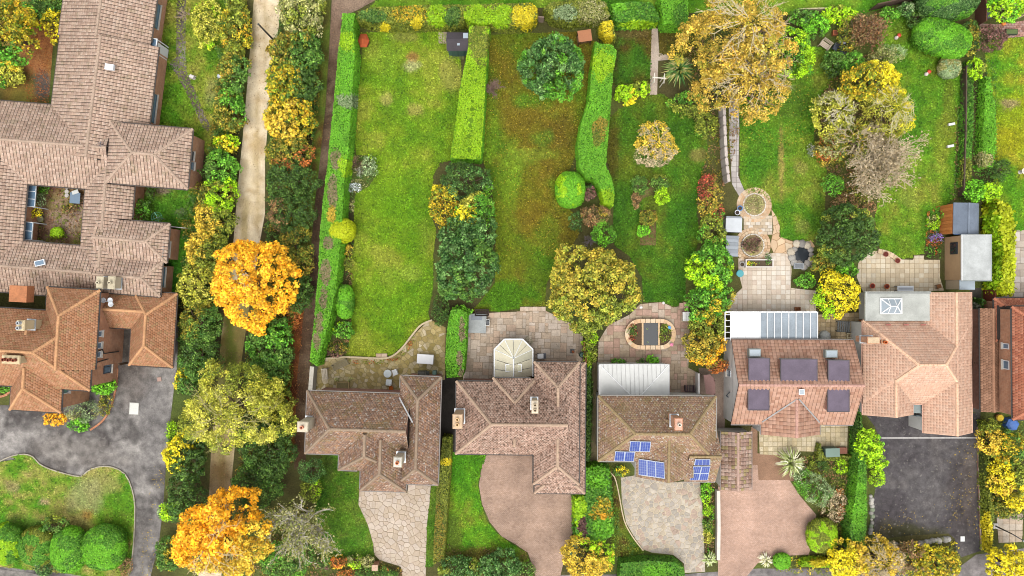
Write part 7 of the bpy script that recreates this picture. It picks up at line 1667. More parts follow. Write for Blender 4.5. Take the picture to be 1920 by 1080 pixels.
# planting circles and raised bed on the loop paths
for (px, py, lab) in ((1414, 384, 'upper'), (1411, 460, 'lower')):
    t = T('round_bed', lab + ' round flower bed inside the tan ring path', 'flower bed', px, py)
    MB().lathe((0, 0, 0), [(1.04, 0), (1.02, .1), (.3, .13)], 24).build('soil', 'stone', t, '#a8966c')
    for k in range(26):
        a = 2 * math.pi * k / 26; bx('edging_stone', t, (1.03 * math.cos(a), 1.03 * math.sin(a), .07), (.2, .1, .16), '#e0d8cc', 'stone_clean', a + 1.57)
crown('plants', 'dry straw coloured plants in the upper round bed', 'plants', 1414, 383, 20, 19, 0.5, 'sage', pal2='twig', leaf=0.1, trunk=False, asp=.3, low=0)
crown('plants', 'rose plants with dark stems in the lower round bed', 'plants', 1410, 459, 19, 19, 0.6, 'olive', pal2='purple', leaf=0.1, trunk=False, low=0)
t = T('raised_planter', 'white walled raised planter above the pale patio', 'planter', 1421, 494)
for y in (-.33, .33): bx('wall', t, (0, y, .25), (2.6, .1, .5), '#e4dcd4', 'render')
for x in (-1.25, 1.25): bx('end_wall', t, (x, 0, .25), (.1, .56, .5), '#e4dcd4', 'render')
bx('soil', t, (0, 0, .2), (2.4, .56, .4), '#5a4a38', 'stone')
crown('plants', 'mixed green plants in the white walled planter', 'plants', 1412, 494, 13, 4, 0.75, 'green', pal2='yellow', leaf=.07, trunk=False, low=0); crown('plants', 'green trailing plants at the planter end', 'plants', 1440, 486, 7, 12, 0.7, 'dkblue', pal2='green', leaf=.08, trunk=False, low=0)
# rock pool
t = T('rock_pool', 'small pool edged with grey rocks beside the dark evergreen', 'rock pool', 1502, 478, 30)
MB().lathe((0, 0, 0), [(.8, 0), (.75, .06), (.2, .07)], 14).build('water', 'pond', t)
for k in range(13):
    a = 2 * math.pi * k / 13; r = .85 + random.uniform(-.1, .2); s = random.uniform(.22, .42)
    MB().lathe((r * math.cos(a), 1.1 * r * math.sin(a), 0), [(s, 0), (s * .95, s * .5), (s * .5, s * .8), (s * .1, s * .85)], 7).build('rock', 'stone', t, random.choice(['#a8a49c', '#8f8a84', '#c0b4a0', '#9a948c']))
for px, py, lab in ((1495, 499, 'larger'), (1526, 501, 'smaller')):
    t = T('stone_trough', lab + ' grey stone trough below the rock pool', 'trough', px, py); s = 1.0 if px < 1500 else .7
    bx('body', t, (0, 0, .2), (.85 * s, .5 * s, .4), '#9ca0a4', 'stone', taper=1.05); bx('soil', t, (0, 0, .4), (.7 * s, .38 * s, .03), '#7c8084', 'stone')

# ------------------------------------------------------------------ patio furniture
def bench(label, px, py, rot, L=1.4, col='#a89878', group=None):
    t = T('garden_bench', label, 'bench', px, py, rot, 0, group)
    for k in range(4): bx('seat_slat', t, (0, -.18 + k * .13, .44), (L, .1, .035), col, 'wood')
    for k in range(3): bx('back_slat', t, (0, .33 + k * .03, .58 + k * .14), (L, .03, .1), col, 'wood')
    for x in (-L / 2 + .05, L / 2 - .05):
        bx('leg', t, (x, -.2, .22), (.07, .07, .44), col, 'wood'); bx('leg', t, (x, .32, .45), (.07, .07, .9), col, 'wood'); bx('armrest', t, (x, .05, .64), (.08, .55, .04), col, 'wood')
    return t
bench('weathered wooden bench set askew on the lichen house patio', 641, 684, 25, 1.5, '#8f8468')
bench('pale bench against the end of the garden wall', 610, 700, -85, 1.0, '#c8bca8')
bench('iron dark bench at the edge of the second lawn', 904, 584, 180, 1.3, '#3a2c24')
bench('grey plank seat beside the iron chairs', 1543, 88, -35, 1.0, '#c4b4a0')
t = T('timber_planter', 'square timber planter bed against the lichen roofed house', 'planter', 644, 722)
for y in (-.32, .32): bx('side_board', t, (0, y, .2), (1.2, .08, .4), '#b49c6c', 'wood')
for x in (-.56, .56): bx('side_board', t, (x, 0, .2), (.08, .56, .4), '#b49c6c', 'wood')
bx('soil', t, (0, 0, .16), (1.04, .56, .3), '#8a7c54', 'stone')
for px in (632, 656): crown('potted_plant', ('first' if px < 640 else 'second') + ' small leafy pot plant on the timber planter corner', 'plant', px, 712, 6, 6, .6, 'sage', leaf=.07, trunk=False)
t = T('garden_table', 'round white garden table on the lichen house patio', 'table', 729, 699)
MB().lathe((0, 0, .7), [(.36, 0), (.37, .02), (.36, .035), (.05, .04)], 20).build('tabletop', 'paint', t, '#c4cccc')
for k in range(4): a = k * 1.5708 + .78; MB().tube((.25 * math.cos(a), .25 * math.sin(a), .7), (.32 * math.cos(a), .32 * math.sin(a), 0), .025, n=6).build('leg', 'paint', t, '#d0d4d4')
def chair(label, px, py, rot, col='#e8ecec'):
    t = T('garden_chair', label, 'chair', px, py, rot)
    bx('seat', t, (0, 0, .43), (.48, .46, .05), col); bx('backrest', t, (0, .24, .68), (.46, .05, .46), col)
    for x in (-.2, .2):
        for y in (-.19, .2): bx('leg', t, (x, y, .21), (.05, .05, .42), col)
        bx('armrest', t, (x * 1.2, 0, .62), (.05, .45, .04), col)
chair('white plastic chair tilted beside the round white table', 742, 697, -70); chair('white plastic chair below the round white table', 731, 715, 175)
t = T('covered_table', 'rectangular table under a white cover on the first patio', 'table', 799, 672, -4)
bx('cover', t, (0, 0, .76), (1.5, .85, .05), '#f4f4f4')
for x in (-.66, .66):
    for y in (-.34, .34): bx('leg', t, (x, y, .36), (.06, .06, .72), '#d8d8d8')
for s in (-1, 1): bx('cover_side', t, (0, s * .425, .62), (1.5, .03, .26), '#ececec'); bx('cover_side', t, (s * .75, 0, .62), (.03, .82, .26), '#e4e4e4')
t = T('flower_pot', 'orange terracotta pot by the white chair', 'flower pot', 734, 727); MB().lathe((0, 0, 0), [(.14, 0), (.2, .3), (.22, .32), (.18, .32), (.16, .25)], 12).build('pot', 'stone', t, '#e07a30')
t = T('barbecue', 'dark grey barbecue against the lichen roofed house', 'barbecue', 797, 698, 2)
bx('body', t, (-.2, 0, .5), (.75, .45, .9), '#8a8678', 'metal'); bx('lid', t, (-.2, .03, 1.0), (.7, .4, .14), '#6a6860', 'metal', taper=.8); bx('side_shelf', t, (.35, 0, .85), (.3, .4, .04), '#4a4c48', 'metal')
t = T('bin', 'small green bin next to the barbecue', 'bin', 816, 697); bx('body', t, (0, 0, .35), (.3, .32, .7), '#5a7a6c', taper=1.1); bx('lid', t, (0, 0, .72), (.36, .38, .05), '#6a8a7c')
for k, (px, py) in enumerate(((716, 667),)):
    t = T('step', 'pale stone step down from the first lawn to its patio', 'step', px, py); bx('tread', t, (-.26, 0, .08), (.5, .42, .16), '#c4a890', 'stone'); bx('tread', t, (.26, 0, .08), (.5, .42, .155), '#ccb49c', 'stone')
t = T('step', 'pale stone step at the edge of the brown lawn', 'step', 999, 579)
for k in range(6): bx('tread', t, (-1.0 + k * .4, 0, .09), (.39, .38, .18), '#d0bca8' if k % 2 else '#c4ae98', 'stone')
t = T('patio_cover', 'square grey covered tub on the second patio', 'hot tub', 894, 606, -2)
bx('body', t, (0, 0, .25), (1.7, 1.7, .5), '#8a8c8a', 'stone'); bx('lid', t, (0, 0, .54), (1.8, 1.78, .08), '#a9adac', 'felt'); bx('folded_sheet', t, (0, .55, .6), (1.0, .45, .05), '#8f949c', 'felt')
t = T('gas_grill', 'small metal grill beside the grey covered tub', 'grill', 915, 604, 85); bx('body', t, (0, 0, .45), (.55, .35, .8), '#d0d0cc', 'metal'); bx('lid', t, (0, 0, .9), (.5, .32, .12), '#3a3c40', 'metal', taper=.7)
t = T('garden_trolley', 'white boxed trolley beside the conservatory', 'trolley', 1015, 667); bx('box', t, (-.1, 0, .35), (.55, .42, .4), '#f0f0f0'); bx('tray', t, (.28, 0, .25), (.25, .5, .06), '#5a5c64', 'metal'); [MB().tube((x, -.24, .1), (x, .24, .1), .1, n=10).build('wheel', 'paint', t, '#3a3a3a') for x in (-.3, .3)]
t = T('folded_parasol', 'narrow folded orange parasol on the second patio', 'parasol', 1073, 658); MB().lathe((0, 0, .5), [(.06, 0), (.13, .3), (.09, .9), (.02, 1.3)], 8).build('canopy', 'paint', t, '#c8642c'); MB().tube((0, 0, 0), (0, 0, 1.9), .025).build('pole', 'wood', t, '#8a6a48'); bx('base', t, (0, 0, .04), (.4, .4, .08), '#6a6a6a', 'stone')
t = T('water_butt', 'dark green water butt by the brown fence', 'water butt', 1090, 664); MB().lathe((0, 0, 0), [(.2, 0), (.27, .45), (.24, .9), (.2, .95)], 16).build('barrel', 'paint', t, '#3f6458'); MB().lathe((0, 0, .95), [(.22, 0), (.2, .05), (.03, .07)], 16).build('lid', 'paint', t, '#4a7468')
t = T('rear_canopy', 'thin white canopy strip behind the moss roofed house', 'canopy', 1040, 676, -.4); bx('panel', t, (-.9, 0, 2.4), (1.9, .3, .06), '#ececec'); bx('panel', t, (1.0, 0, 2.4), (1.85, .3, .06), '#e4e4e4'); bx('bracket', t, (0, -.05, 2.2), (.1, .2, .4), '#c8c8c8')
t = T('metal_stand', 'tilted metal frame leaning by the conservatory', 'seat', 990, 640, -40); [bx('bar', t, (0, -.3 + k * .2, .25 + k * .02), (.7, .05, .04), '#8a8468', 'metal') for k in range(4)]; [bx('leg', t, (x, 0, .14), (.05, .7, .28), '#7a7458', 'metal') for x in (-.35, .35)]
t = T('side_table', 'small white square table beside the oval pond patio hedge', 'table', 1284, 593); bx('tabletop', t, (-.17, 0, .6), (.33, .85, .05), '#e4e4e0'); bx('tabletop', t, (.18, 0, .6), (.33, .85, .05), '#f0f0ee'); [bx('leg', t, (x, y, .29), (.05, .05, .58), '#c8c8c4') for x in (-.28, .28) for y in (-.36, .36)]
for i, (px, py, l) in enumerate(((1202, 576, 'white round stone on the edge of the oval lawn'), (1244, 568, 'smaller white stone at the lawn corner'))):
    t = T('white_stone', l, 'stone', px, py); MB().lathe((0, 0, 0), [(.13, 0), (.14, .06), (.08, .13), (.02, .15)], 9).build('boulder', 'stone_clean', t, '#ece8e4')
t = T('brick_step', 'pinkish paving step near the white square table', 'step', 1281, 573); [bx('tread', t, (-.2 + k * .38, .05 * k, .07), (.36, .5, .14), '#c8a490', 'stone') for k in range(2)]
t = T('lattice_table', 'dark lattice topped table beside the white extension', 'table', 1291, 727)
for k in range(6): bx('top_slat', t, (-.4 + k * .16, 0, .6), (.1, .65, .03), '#5a4a4c', 'wood')
for k in range(2): bx('bearer', t, (0, -.25 + k * .5, .57), (.95, .06, .04), '#4a3c3e', 'wood')
for x in (-.4, .4): bx('leg', t, (x, 0, .28), (.06, .5, .56), '#4a3c3e', 'wood')
t = T('shade_sail', 'sloping mauve brown roof panel beside the white wall', 'roof panel', 1318, 716); MB().add([(-.55, .9, 2.3), (.1, .95, 2.1), (.6, .4, 2.0), (.62, -1.0, 2.0), (-.3, -.8, 2.3)], [(4, 3, 2, 1, 0)]).build('panel', 'felt', t, '#8a6a64'); [MB().tube((x, y, 0), (x, y, 2.2), .04).build('post', 'wood', t, '#6a5a50') for x, y in ((-.5, .85), (.55, -.9), (.55, .35))]
t = T('white_wall', 'short white corner wall by the lattice table', 'wall', 1303, 738); bx('wall', t, (-1.0, 0, .5), (2.4, .2, 1.0), '#ece8e4', 'render'); bx('wall', t, (.12, .95, .5), (.18, 2.1, 1.0), '#ece8e4', 'render')
# rear of the bungalow
for i, (px, py, c, l) in enumerate(((1633, 536, '#c85a3c', 'red terracotta pot left of the white garden table'), (1660, 537, '#d06a34', 'orange terracotta pot next to the white garden table'), (1658, 477, '#8c4a3c', 'dark red pot on the curved step'), (1680, 489, '#a05a44', 'brown red pot at the end of the curved step'))):
    t = T('flower_pot', l, 'flower pot', px, py); MB().lathe((0, 0, 0), [(.14, 0), (.22, .3), (.25, .33), (.2, .33), (.18, .26)], 12).build('pot', 'stone', t, c); MB().lathe((0, 0, .27), [(.19, 0), (.1, .05)], 10).build('soil', 'stone', t, '#6a2c24')
t = T('garden_table', 'white rectangular table behind the peach bungalow', 'table', 1690, 541); bx('tabletop', t, (0, 0, .72), (1.5, .5, .05), '#dce0e4'); bx('runner', t, (0, 0, .75), (1.3, .2, .02), '#a8acb4'); [bx('leg', t, (x, y, .35), (.06, .06, .7), '#8a8e94') for x in (-.66, .66) for y in (-.2, .2)]
t = T('stool', 'small brown wooden stool near the garage', 'stool', 1756, 537, 20); bx('seat', t, (0, 0, .4), (.4, .35, .05), '#8a5a34', 'wood'); [bx('leg', t, (x, y, .19), (.05, .05, .38), '#7a4c2c', 'wood') for x in (-.15, .15) for y in (-.12, .12)]
t = T('curved_step', 'pale curved stone step at the lawn edge', 'step', 1666, 479, -25)
for k in range(6): bx('tread', t, (-.95 + k * .38, .12 * math.cos((k - 2.5) * .7), .1), (.36, .42, .2), '#d8c0a0' if k % 2 else '#ccb490', 'stone_clean', -.08 * (k - 2.5))
t = T('tarp_heap', 'silver grey tarpaulin heap beside the glass veranda', 'tarpaulin', 1545, 630, -15); MB().lathe((0, 0, 0), [(.58, 0), (.5, .35), (.3, .5), (.05, .55)], 8).build('tarp', 'felt', t, '#c0c0bc')
t = T('slatted_bench', 'dark framed slatted planter bench under the yellow bush', 'planter', 1578, 612, -3); [bx('slat', t, (-.5 + k * .2, 0, .42), (.14, .9, .04), '#6a6c6c', 'wood') for k in range(6)]; bx('frame', t, (0, .48, .4), (1.3, .06, .1), '#5a5c5c', 'wood'); bx('frame', t, (0, -.48, .4), (1.3, .06, .1), '#5a5c5c', 'wood'); [bx('leg', t, (x, y, .19), (.07, .07, .38), '#5a5c5c', 'wood') for x in (-.55, .55) for y in (-.4, .4)]
t = T('cold_frame', 'grey grid cold frame below the slatted bench', 'cold frame', 1596, 632); [bx('bar', t, (0, -.35 + k * .35, .3), (1.1, .05, .05), '#c0b494', 'wood') for k in range(3)]; [bx('bar', t, (-.5 + k * .5, 0, .31), (.05, .75, .05), '#c0b494', 'wood') for k in range(3)]; bx('side', t, (0, -.36, .14), (1.1, .05, .28), '#a89c7c', 'wood'); bx('side', t, (0, .36, .14), (1.1, .05, .28), '#a89c7c', 'wood')
t = T('crate', 'small rust brown crate on the pale patio', 'crate', 1494, 579); bx('base', t, (0, 0, .05), (.5, .32, .1), '#8a5430', 'wood'); [bx('side', t, (0, s * .15, .2), (.5, .03, .2), '#9a6038', 'wood') for s in (-1, 1)]; [bx('side', t, (s * .24, 0, .2), (.03, .27, .2), '#9a6038', 'wood') for s in (-1, 1)]
t = T('round_table', 'teal round table at the corner of the pale patio', 'table', 1384, 513); MB().lathe((0, 0, .6), [(.32, 0), (.34, .03), (.3, .05), (.05, .05)], 18).build('tabletop', 'paint', t, '#4aa0a8'); MB().tube((0, 0, 0), (0, 0, .6), .05).build('leg', 'paint', t, '#3a8088'); MB().lathe((0, 0, 0), [(.22, 0), (.2, .04), (.05, .06)], 12).build('base', 'paint', t, '#3a8088')
for px, py, c, l in ((1369, 493, '#8ac0d8', 'pale blue round pot beside the planter'), (1390, 496, '#b8b4b0', 'grey pot between blue pot and planter'), (1381, 399, '#e8e8ec', 'white pot at the upper ring path'), (1386, 391, '#4a8ac8', 'blue watering can by the upper ring path')):
    t = T('pot', l, 'pot', px, py); MB().lathe((0, 0, 0), [(.16, 0), (.24, .28), (.26, .3), (.2, .3), (.18, .24)], 12).build('pot', 'paint', t, c); MB().lathe((0, 0, .24), [(.19, 0), (.1, .03)], 10).build('soil', 'stone', t, '#4a3c30')
# iron seating under the trees
t = T('iron_table', 'dark iron table set with bowls under the trees', 'table', 1572, 88); MB().lathe((0, 0, .7), [(.45, 0), (.46, .03), (.05, .04)], 16).build('tabletop', 'metal', t, '#3a3c44'); [MB().lathe((x, y, .74), [(.08, 0), (.14, .08), (.12, .08), (.06, .02)], 10).build('bowl', 'paint', t, '#c8d0dc') for x, y in ((-.2, .2), (.2, .15))]; MB().tube((0, 0, 0), (0, 0, .7), .05).build('leg', 'metal', t, '#2c2e34')
for px, py, r, l in ((1562, 92, 60, 'dark iron chair left of the iron table'), (1578, 72, 200, 'dark iron chair above the iron table'), (1576, 100, 10, 'dark iron chair below the iron table')): chair(l, px, py, r, '#4a505c')
t = T('terracotta_pot', 'square terracotta pot above the iron table', 'flower pot', 1563, 64); bx('pot', t, (0, 0, .22), (.4, .4, .44), '#b86a44', 'stone', taper=1.2); bx('soil', t, (0, 0, .44), (.36, .36, .02), '#7a4430', 'stone')
for px, py, l in ((1681, 70, 'white and red garden ornament near the twiggy pink shrub'), (1737, 138, 'white and red garden ornament in the middle of the lawn')):
    t = T('garden_ornament', l, 'ornament', px, py, 20); MB().lathe((-.12, -.05, 0), [(.16, 0), (.18, .2), (.1, .35)], 10).build('body', 'paint', t, '#e8dcd0'); MB().lathe((.14, .06, 0), [(.08, 0), (.08, .25), (.2, .27), (.16, .36), (.03, .42)], 12).build('cap', 'paint', t, '#d0442c')
for px, py, l in ((1781, 234, 'narrow white garden seat by the right border'), (1779, 275, 'white stone at the edge of the right border')):
    t = T('stone_bench', l, 'seat', px, py, 10); bx('seat', t, (0, 0, .3), (.6, .22, .06), '#e8e4e0', 'stone_clean'); [bx('support', t, (x, 0, .14), (.1, .2, .28), '#d8d4d0', 'stone_clean') for x in (-.2, .2)]
t = T('bird_bath', 'pale bird bath on the far right lawn', 'bird bath', 1912, 323); MB().lathe((0, 0, 0), [(.25, 0), (.1, .1), (.09, .6), (.3, .7), (.32, .76), (.26, .76), (.05, .7)], 14).build('bowl', 'stone', t, '#d8d0c8'); MB().lathe((0, 0, .72), [(.24, 0), (.05, .01)], 12).build('water', 'pond', t)
# arch over the path, post in the lane, rotary dryer
t = T('garden_arch', 'white wooden arch over the path above the oval lawn', 'arch', 1228, 158, -4)
for x in (-.45, .45):
    for y in (-.25, .25): bx('post', t, (x, y, 1.0), (.06, .06, 2.0), '#e8e0d0')
    bx('side_rail', t, (x, 0, 2.03), (.07, .9, .07), '#e8e0d0')
bx('crossbar', t, (0, 0, 2.08), (1.25, .08, .08), '#f0e8d8')
t = T('lane_post', 'tall dark pole standing beside the gravel lane', 'pole', 512, 74); MB().tube((0, 0, 0), (0, 0, 4.0), .09, .07, 10).build('pole', 'wood', t, '#4a4440'); MB().tube((0, 0, 4.0), (0, 0, 4.06), .1, .06, 10).build('cap', 'metal', t, '#5a5a5a')
t = T('rotary_dryer', 'green rotary clothes dryer on the small lawn', 'clothes dryer', 310, 411)
MB().tube((0, 0, 0), (0, 0, 1.7), .04, n=8).build('pole', 'metal', t, '#c8d0cc')
for k in range(4): a = k * 1.5708 + .4; MB().tube((0, 0, 1.5), (.5 * math.cos(a), .5 * math.sin(a), 1.7), .025, n=5).build('arm', 'metal', t, '#8ad0b0')
for rr in (.3, .5):
    m = MB()
    for k in range(14): m.tube((rr * math.cos(k * .4488), rr * math.sin(k * .4488), 1.68), (rr * math.cos((k + 1) * .4488), rr * math.sin((k + 1) * .4488), 1.68), .016, n=4)
    m.build('line', 'paint', t, '#4a9a78')
# walls and fences
def wall_run(name, label, pts, h, th, col, mat='render', cat='wall', seg=1.0, piece='panel', cap=None):
    q = PP(pts); t = thing(name, label, cat, (*q[0], 0)); l = q[0]
    for a, b in zip(q, q[1:]):
        L = np.hypot(*(b - a)); n = max(1, int(round(L / seg))); r = math.atan2(*(b - a)[::-1])
        for k in range(n):
            c = a + (b - a) * (k + .5) / n - l; bx(piece, t, (c[0], c[1], h / 2), (L / n - .015, th, h), col, mat, r)
            if cap: bx('coping', t, (c[0], c[1], h + .03), (L / n - .01, th + .08, .06), cap, 'stone_clean', r)
    return t
def fence_run(name, label, pts, h, col, seg=1.8, cat='fence', th=.06):
    q = PP(pts); t = thing(name, label, cat, (*q[0], 0)); l = q[0]
    for a, b in zip(q, q[1:]):
        L = np.hypot(*(b - a)); n = max(1, int(round(L / seg))); r = math.atan2(*(b - a)[::-1])
        for k in range(n):
            c = a + (b - a) * (k + .5) / n - l; e = a + (b - a) * k / n - l
            bx('panel', t, (c[0], c[1], h / 2), (L / n - .12, th, h), col, 'wood', r); bx('post', t, (e[0], e[1], h / 2 + .05), (.1, .1, h + .1), col, 'wood', r)
            bx('rail', t, (c[0], c[1], h + .02), (L / n - .12, th + .05, .05), col, 'wood', r)
    return t
wall_run('garden_wall', 'pale grey garden wall at the end of the long hedge', [(593, 684), (589, 736)], 1.4, .3, '#c0baac', cap='#ccc6b8', seg=.9)
wall_run('garden_wall', 'low pale retaining wall curving round the first patio', [tuple(p) for p in smooth([(612, 672), (650, 669), (700, 671), (730, 670), (752, 655), (772, 630), (790, 609), (811, 600)], 3, False)], .35, .16, '#cdbb98', 'stone_clean', seg=.5, piece='stone')
wall_run('garden_wall', 'low white wall between the two front drives', [(1343, 916), (1344, 980), (1343, 1045)], .7, .22, '#d8ccc0', cap='#e0d4c8', seg=1.2)
wall_run('kerb', 'thin pale edging curving along the crazy paved drive', [tuple(p) for p in smooth([(1138, 882), (1152, 894), (1160, 925), (1170, 975), (1186, 1006), (1206, 1032)], 3, False)], .12, .1, '#d4c0a0', 'stone_clean', cat='edging', seg=.6, piece='kerb_stone')
wall_run('kerb', 'pale kerb round the grass island', [tuple(p) for p in smooth([(0, 865), (22, 855), (46, 851), (63, 856), (75, 869), (95, 879), (125, 888), (152, 893), (165, 883), (185, 875), (210, 875), (235, 888), (248, 915), (254, 950), (252, 1010), (248, 1050), (241, 1078)], 2, False)], .13, .1, '#b0a894', 'stone', cat='kerb', seg=.9, piece='kerb_stone')
wall_run('brick_edging', 'curved brick edging round the orange house bed', [tuple(p) for p in smooth([(221, 690), (219, 720), (213, 750), (203, 775), (190, 792), (170, 806)], 3, False)], .14, .16, '#b88a6c', 'brick_orange', cat='edging', seg=.45, piece='brick')
wall_run('brick_edging', 'brick edging of the corner bed at the left edge', [tuple(p) for p in smooth([(24, 722), (16, 738), (0, 744), (-20, 746)], 3, False)], .16, .2, '#c07a4c', 'brick_orange', cat='edging', seg=.45, piece='brick')
wall_run('white_fence_rail', 'thin white rail fence across the small lawn', [(317, 425), (356, 429)], .9, .06, '#e8e4dc', 'paint', cat='fence', seg=.9)
fence_run('trellis_fence', 'pale weathered plank fence beside the grey path', [(1349, 205), (1351, 260), (1353, 300), (1358, 346)], 1.5, '#c4b8b0', th=.22, seg=.9)
fence_run('panel_fence', 'brown timber fence between moss roofed and solar roofed houses', [(1092, 640), (1096, 680)], 1.7, '#8a5a38')
fence_run('panel_fence', 'dark timber fence along the field at the top right', [(1630, 20), (1670, 11), (1716, 1)], 1.6, '#5a4638')
fence_run('rail_fence', 'pale rail fence along the field behind the seats', [(1490, 25), (1562, 23)], 1.1, '#b8b088')
fence_run('panel_fence', 'dark brown fence beside the brick pergola patio', [(1828, 5), (1829, 52)], 1.6, '#6a4434')
fence_run('panel_fence', 'dark fence along the narrow flower border', [(1801, 130), (1800, 250), (1796, 370)], 0.9, '#5a4a3c', seg=2.0)
fence_run('panel_fence', 'small fence gap piece between two hedges at the top', [(1004, 41), (1020, 42)], 1.3, '#a08a7c', seg=.9)
fence_run('panel_fence', 'brown fence beside the white flat roof wall', [(1610, 600), (1611, 660), (1608, 740)], 1.6, '#a86a3c')
fence_run('panel_fence', 'brown fence at the top of the brick outbuilding', [(1844, 545), (1845, 576)], 1.7, '#8a4a34')
t = T('brick_pier', 'small brick gate pier at the crazy paved drive entrance', 'pier', 707, 1056); bx('shaft', t, (0, 0, .55), (.45, .45, 1.1), '#b5714c', 'brick_orange'); bx('cap', t, (0, 0, 1.14), (.55, .55, .1), '#c8a890', 'stone')
# bins and covers
def wheelie(label, px, py, rot=0.0, col='#4a8a68'):
    t = T('wheelie_bin', label, 'bin', px, py, rot, 0, 'wheelie bins'); bx('body', t, (0, 0, .5), (.5, .55, .9), col, taper=1.12); bx('lid', t, (0, -.02, .99), (.6, .66, .07), col); bx('handle', t, (0, .34, .95), (.5, .05, .05), col); [MB().tube((x, .28, .1), (x + .06, .28, .1), .1, n=10).build('wheel', 'paint', t, '#2a2a2a') for x in (-.27, .22)]
wheelie('green wheelie bin beside the yellow spiky tree', 1072, 1026, 10); wheelie('green wheelie bin against the lime hedge, upper one', 1075, 1014, 0, '#5a9478')
t = T('storage_bin', 'grey green garden bin inside the box hedge', 'bin', 1552, 844, 2); bx('body', t, (0, 0, .5), (1.2, .7, 1.0), '#5f7468'); bx('lid', t, (0, 0, 1.04), (1.3, .8, .1), '#6c8478')
t = T('planter', 'terracotta square planter beside the garden bin', 'planter', 1576, 843); bx('body', t, (0, 0, .25), (.8, .55, .5), '#b8806c', 'stone'); bx('soil', t, (0, 0, .5), (.7, .45, .03), '#8a5a48', 'stone')
t = T('inspection_cover', 'pale rectangular inspection cover on the forecourt', 'cover', 252, 766, -3); bx('plate', t, (0, 0, .05), (.82, 1.05, .06), '#dcdcd4', 'stone_clean'); bx('rim', t, (0, 0, .04), (.92, 1.15, .05), '#a8a49c', 'stone')
t = T('drain_cover', 'small rusty drain cover on the forecourt', 'cover', 299, 711, 8); bx('plate', t, (0, 0, .04), (.36, .36, .05), '#9a7c70', 'metal'); bx('rim', t, (0, 0, .035), (.44, .44, .05), '#7a6a60', 'metal')
t = T('inspection_cover', 'small white inspection cover at the tarmac drive entrance', 'cover', 1804, 1010); bx('plate', t, (0, 0, .06), (.36, .45, .05), '#e4e4e4', 'stone_clean'); bx('rim', t, (0, 0, .05), (.42, .51, .05), '#a8a8a4', 'stone')
t = T('drain_channel', 'pale drain channel across the tarmac drive', 'drain', 1742, 821); [bx('grate', t, (-4.25 + k * .5, .01 * k * .1, .045), (.48, .12, .03), '#c4c0bc', 'stone_clean') for k in range(18)]
# low rock wall at the street end of the tarmac drive
t = T('rock_wall', 'low rough stone wall at the foot of the tarmac drive', 'wall', 1720, 1016)
for k in range(22):
    px = 1655 + k * 5.8; py = 1024 - 14 * (k / 22) ** 1.2 + random.uniform(-2, 2); q = P(px, py) - P(1720, 1016); s = random.uniform(.16, .34)
    MB().lathe((q[0], q[1], 0), [(s, 0), (s * .95, s * .6), (s * .6, s), (s * .1, s * 1.05)], 7).build('rock', 'stone', t, random.choice(['#b8b4ac', '#a09c94', '#c4beb4', '#8f8a80', '#7c7a5c']))
t = T('rock_wall', 'short rock edging beside the tall dark hedge', 'wall', 1632, 960)
for k in range(12):
    q = P(1632 + random.uniform(-2, 3), 930 + k * 6.2) - P(1632, 960); s = random.uniform(.14, .28)
    MB().lathe((q[0], q[1], 0), [(s, 0), (s * .95, s * .6), (s * .6, s), (s * .1, s * 1.05)], 7).build('rock', 'stone', t, random.choice(['#b8b4ac', '#a09c94', '#c4beb4', '#8f9a80']))
wall_run('kerb', 'thin brick kerb along the right edge of the tarmac drive', [(1832, 800), (1834, 900), (1837, 1000), (1839, 1030)], .15, .12, '#c09478', 'brick_red', cat='kerb', seg=.9, piece='kerb_stone')
# paved pad with street lamp
slabs('pavement_pad', [(1868, 968), (1918, 962), (1916, 1016), (1872, 1018)], .6, .6, ['#cdb8a0', '#c4b094', '#d8c8b4'], '#9c8c74', z=.05)
t = T('street_lamp', 'slim dark street lamp leaning over the paved pad', 'street lamp', 1866, 986); bx('base', t, (0, 0, .05), (.45, .5, .1), '#d8d4cc', 'stone_clean'); MB().tube((0, 0, 0), (.05, 0, 2.2), .07, .05, 8).build('pole', 'metal', t, '#2a2c30'); MB().tube((.05, 0, 2.2), (.95, -.55, 2.5), .05, .04, 8).build('arm', 'metal', t, '#2a2c30'); bx('lamp_head', t, (1.05, -.6, 2.5), (.4, .2, .12), '#9aa0a8', 'metal', -.5)
# pergola patio, top right
slabs('brick_patio', [(1836, 44), (1870, 46), (1925, 38), (1925, 68), (1880, 72), (1836, 60)], .3, .2, ['#b88878', '#c49888', '#a87868', '#c8a498'], '#8c6c60', z=.05, bond=.5)
t = T('pergola', 'brick patio pergola with cream beams in the top right corner', 'pergola', 1868, 26)
for k, x in enumerate((-.9, .3, .75, 2.0)): bx('beam', t, (x, .3, 2.2), (.3 if k < 3 else .2, 1.5, .14), '#d8c8a0', 'wood'); bx('post', t, (x, -.35, 1.08), (.2, .2, 2.16), '#d0bc94', 'wood')
t = T('cold_frame', 'grey boxed water tank behind the brown fence', 'tank', 1839, 32); bx('tank', t, (0, 0, .5), (.6, .85, 1.0), '#8a9098', 'metal'); bx('lid', t, (0, 0, 1.03), (.66, .9, .06), '#9aa0a8', 'metal')
t = T('pumpkin', 'orange pumpkin on the brick patio', 'pumpkin', 1880, 45); MB().lathe((0, 0, 0), [(.12, 0), (.2, .1), (.19, .2), (.08, .27)], 12).build('body', 'paint', t, '#e8862c'); MB().tube((0, 0, .25), (.02, .02, .34), .025).build('stalk', 'wood', t, '#6a7a3c')
t = T('planting_trough', 'dark planted trough on the brick patio edge', 'trough', 1892, 62); bx('body', t, (0, 0, .2), (1.1, .5, .4), '#3a4434', 'wood'); bx('soil', t, (0, 0, .4), (1.0, .4, .03), '#5a6a3c', 'stone')
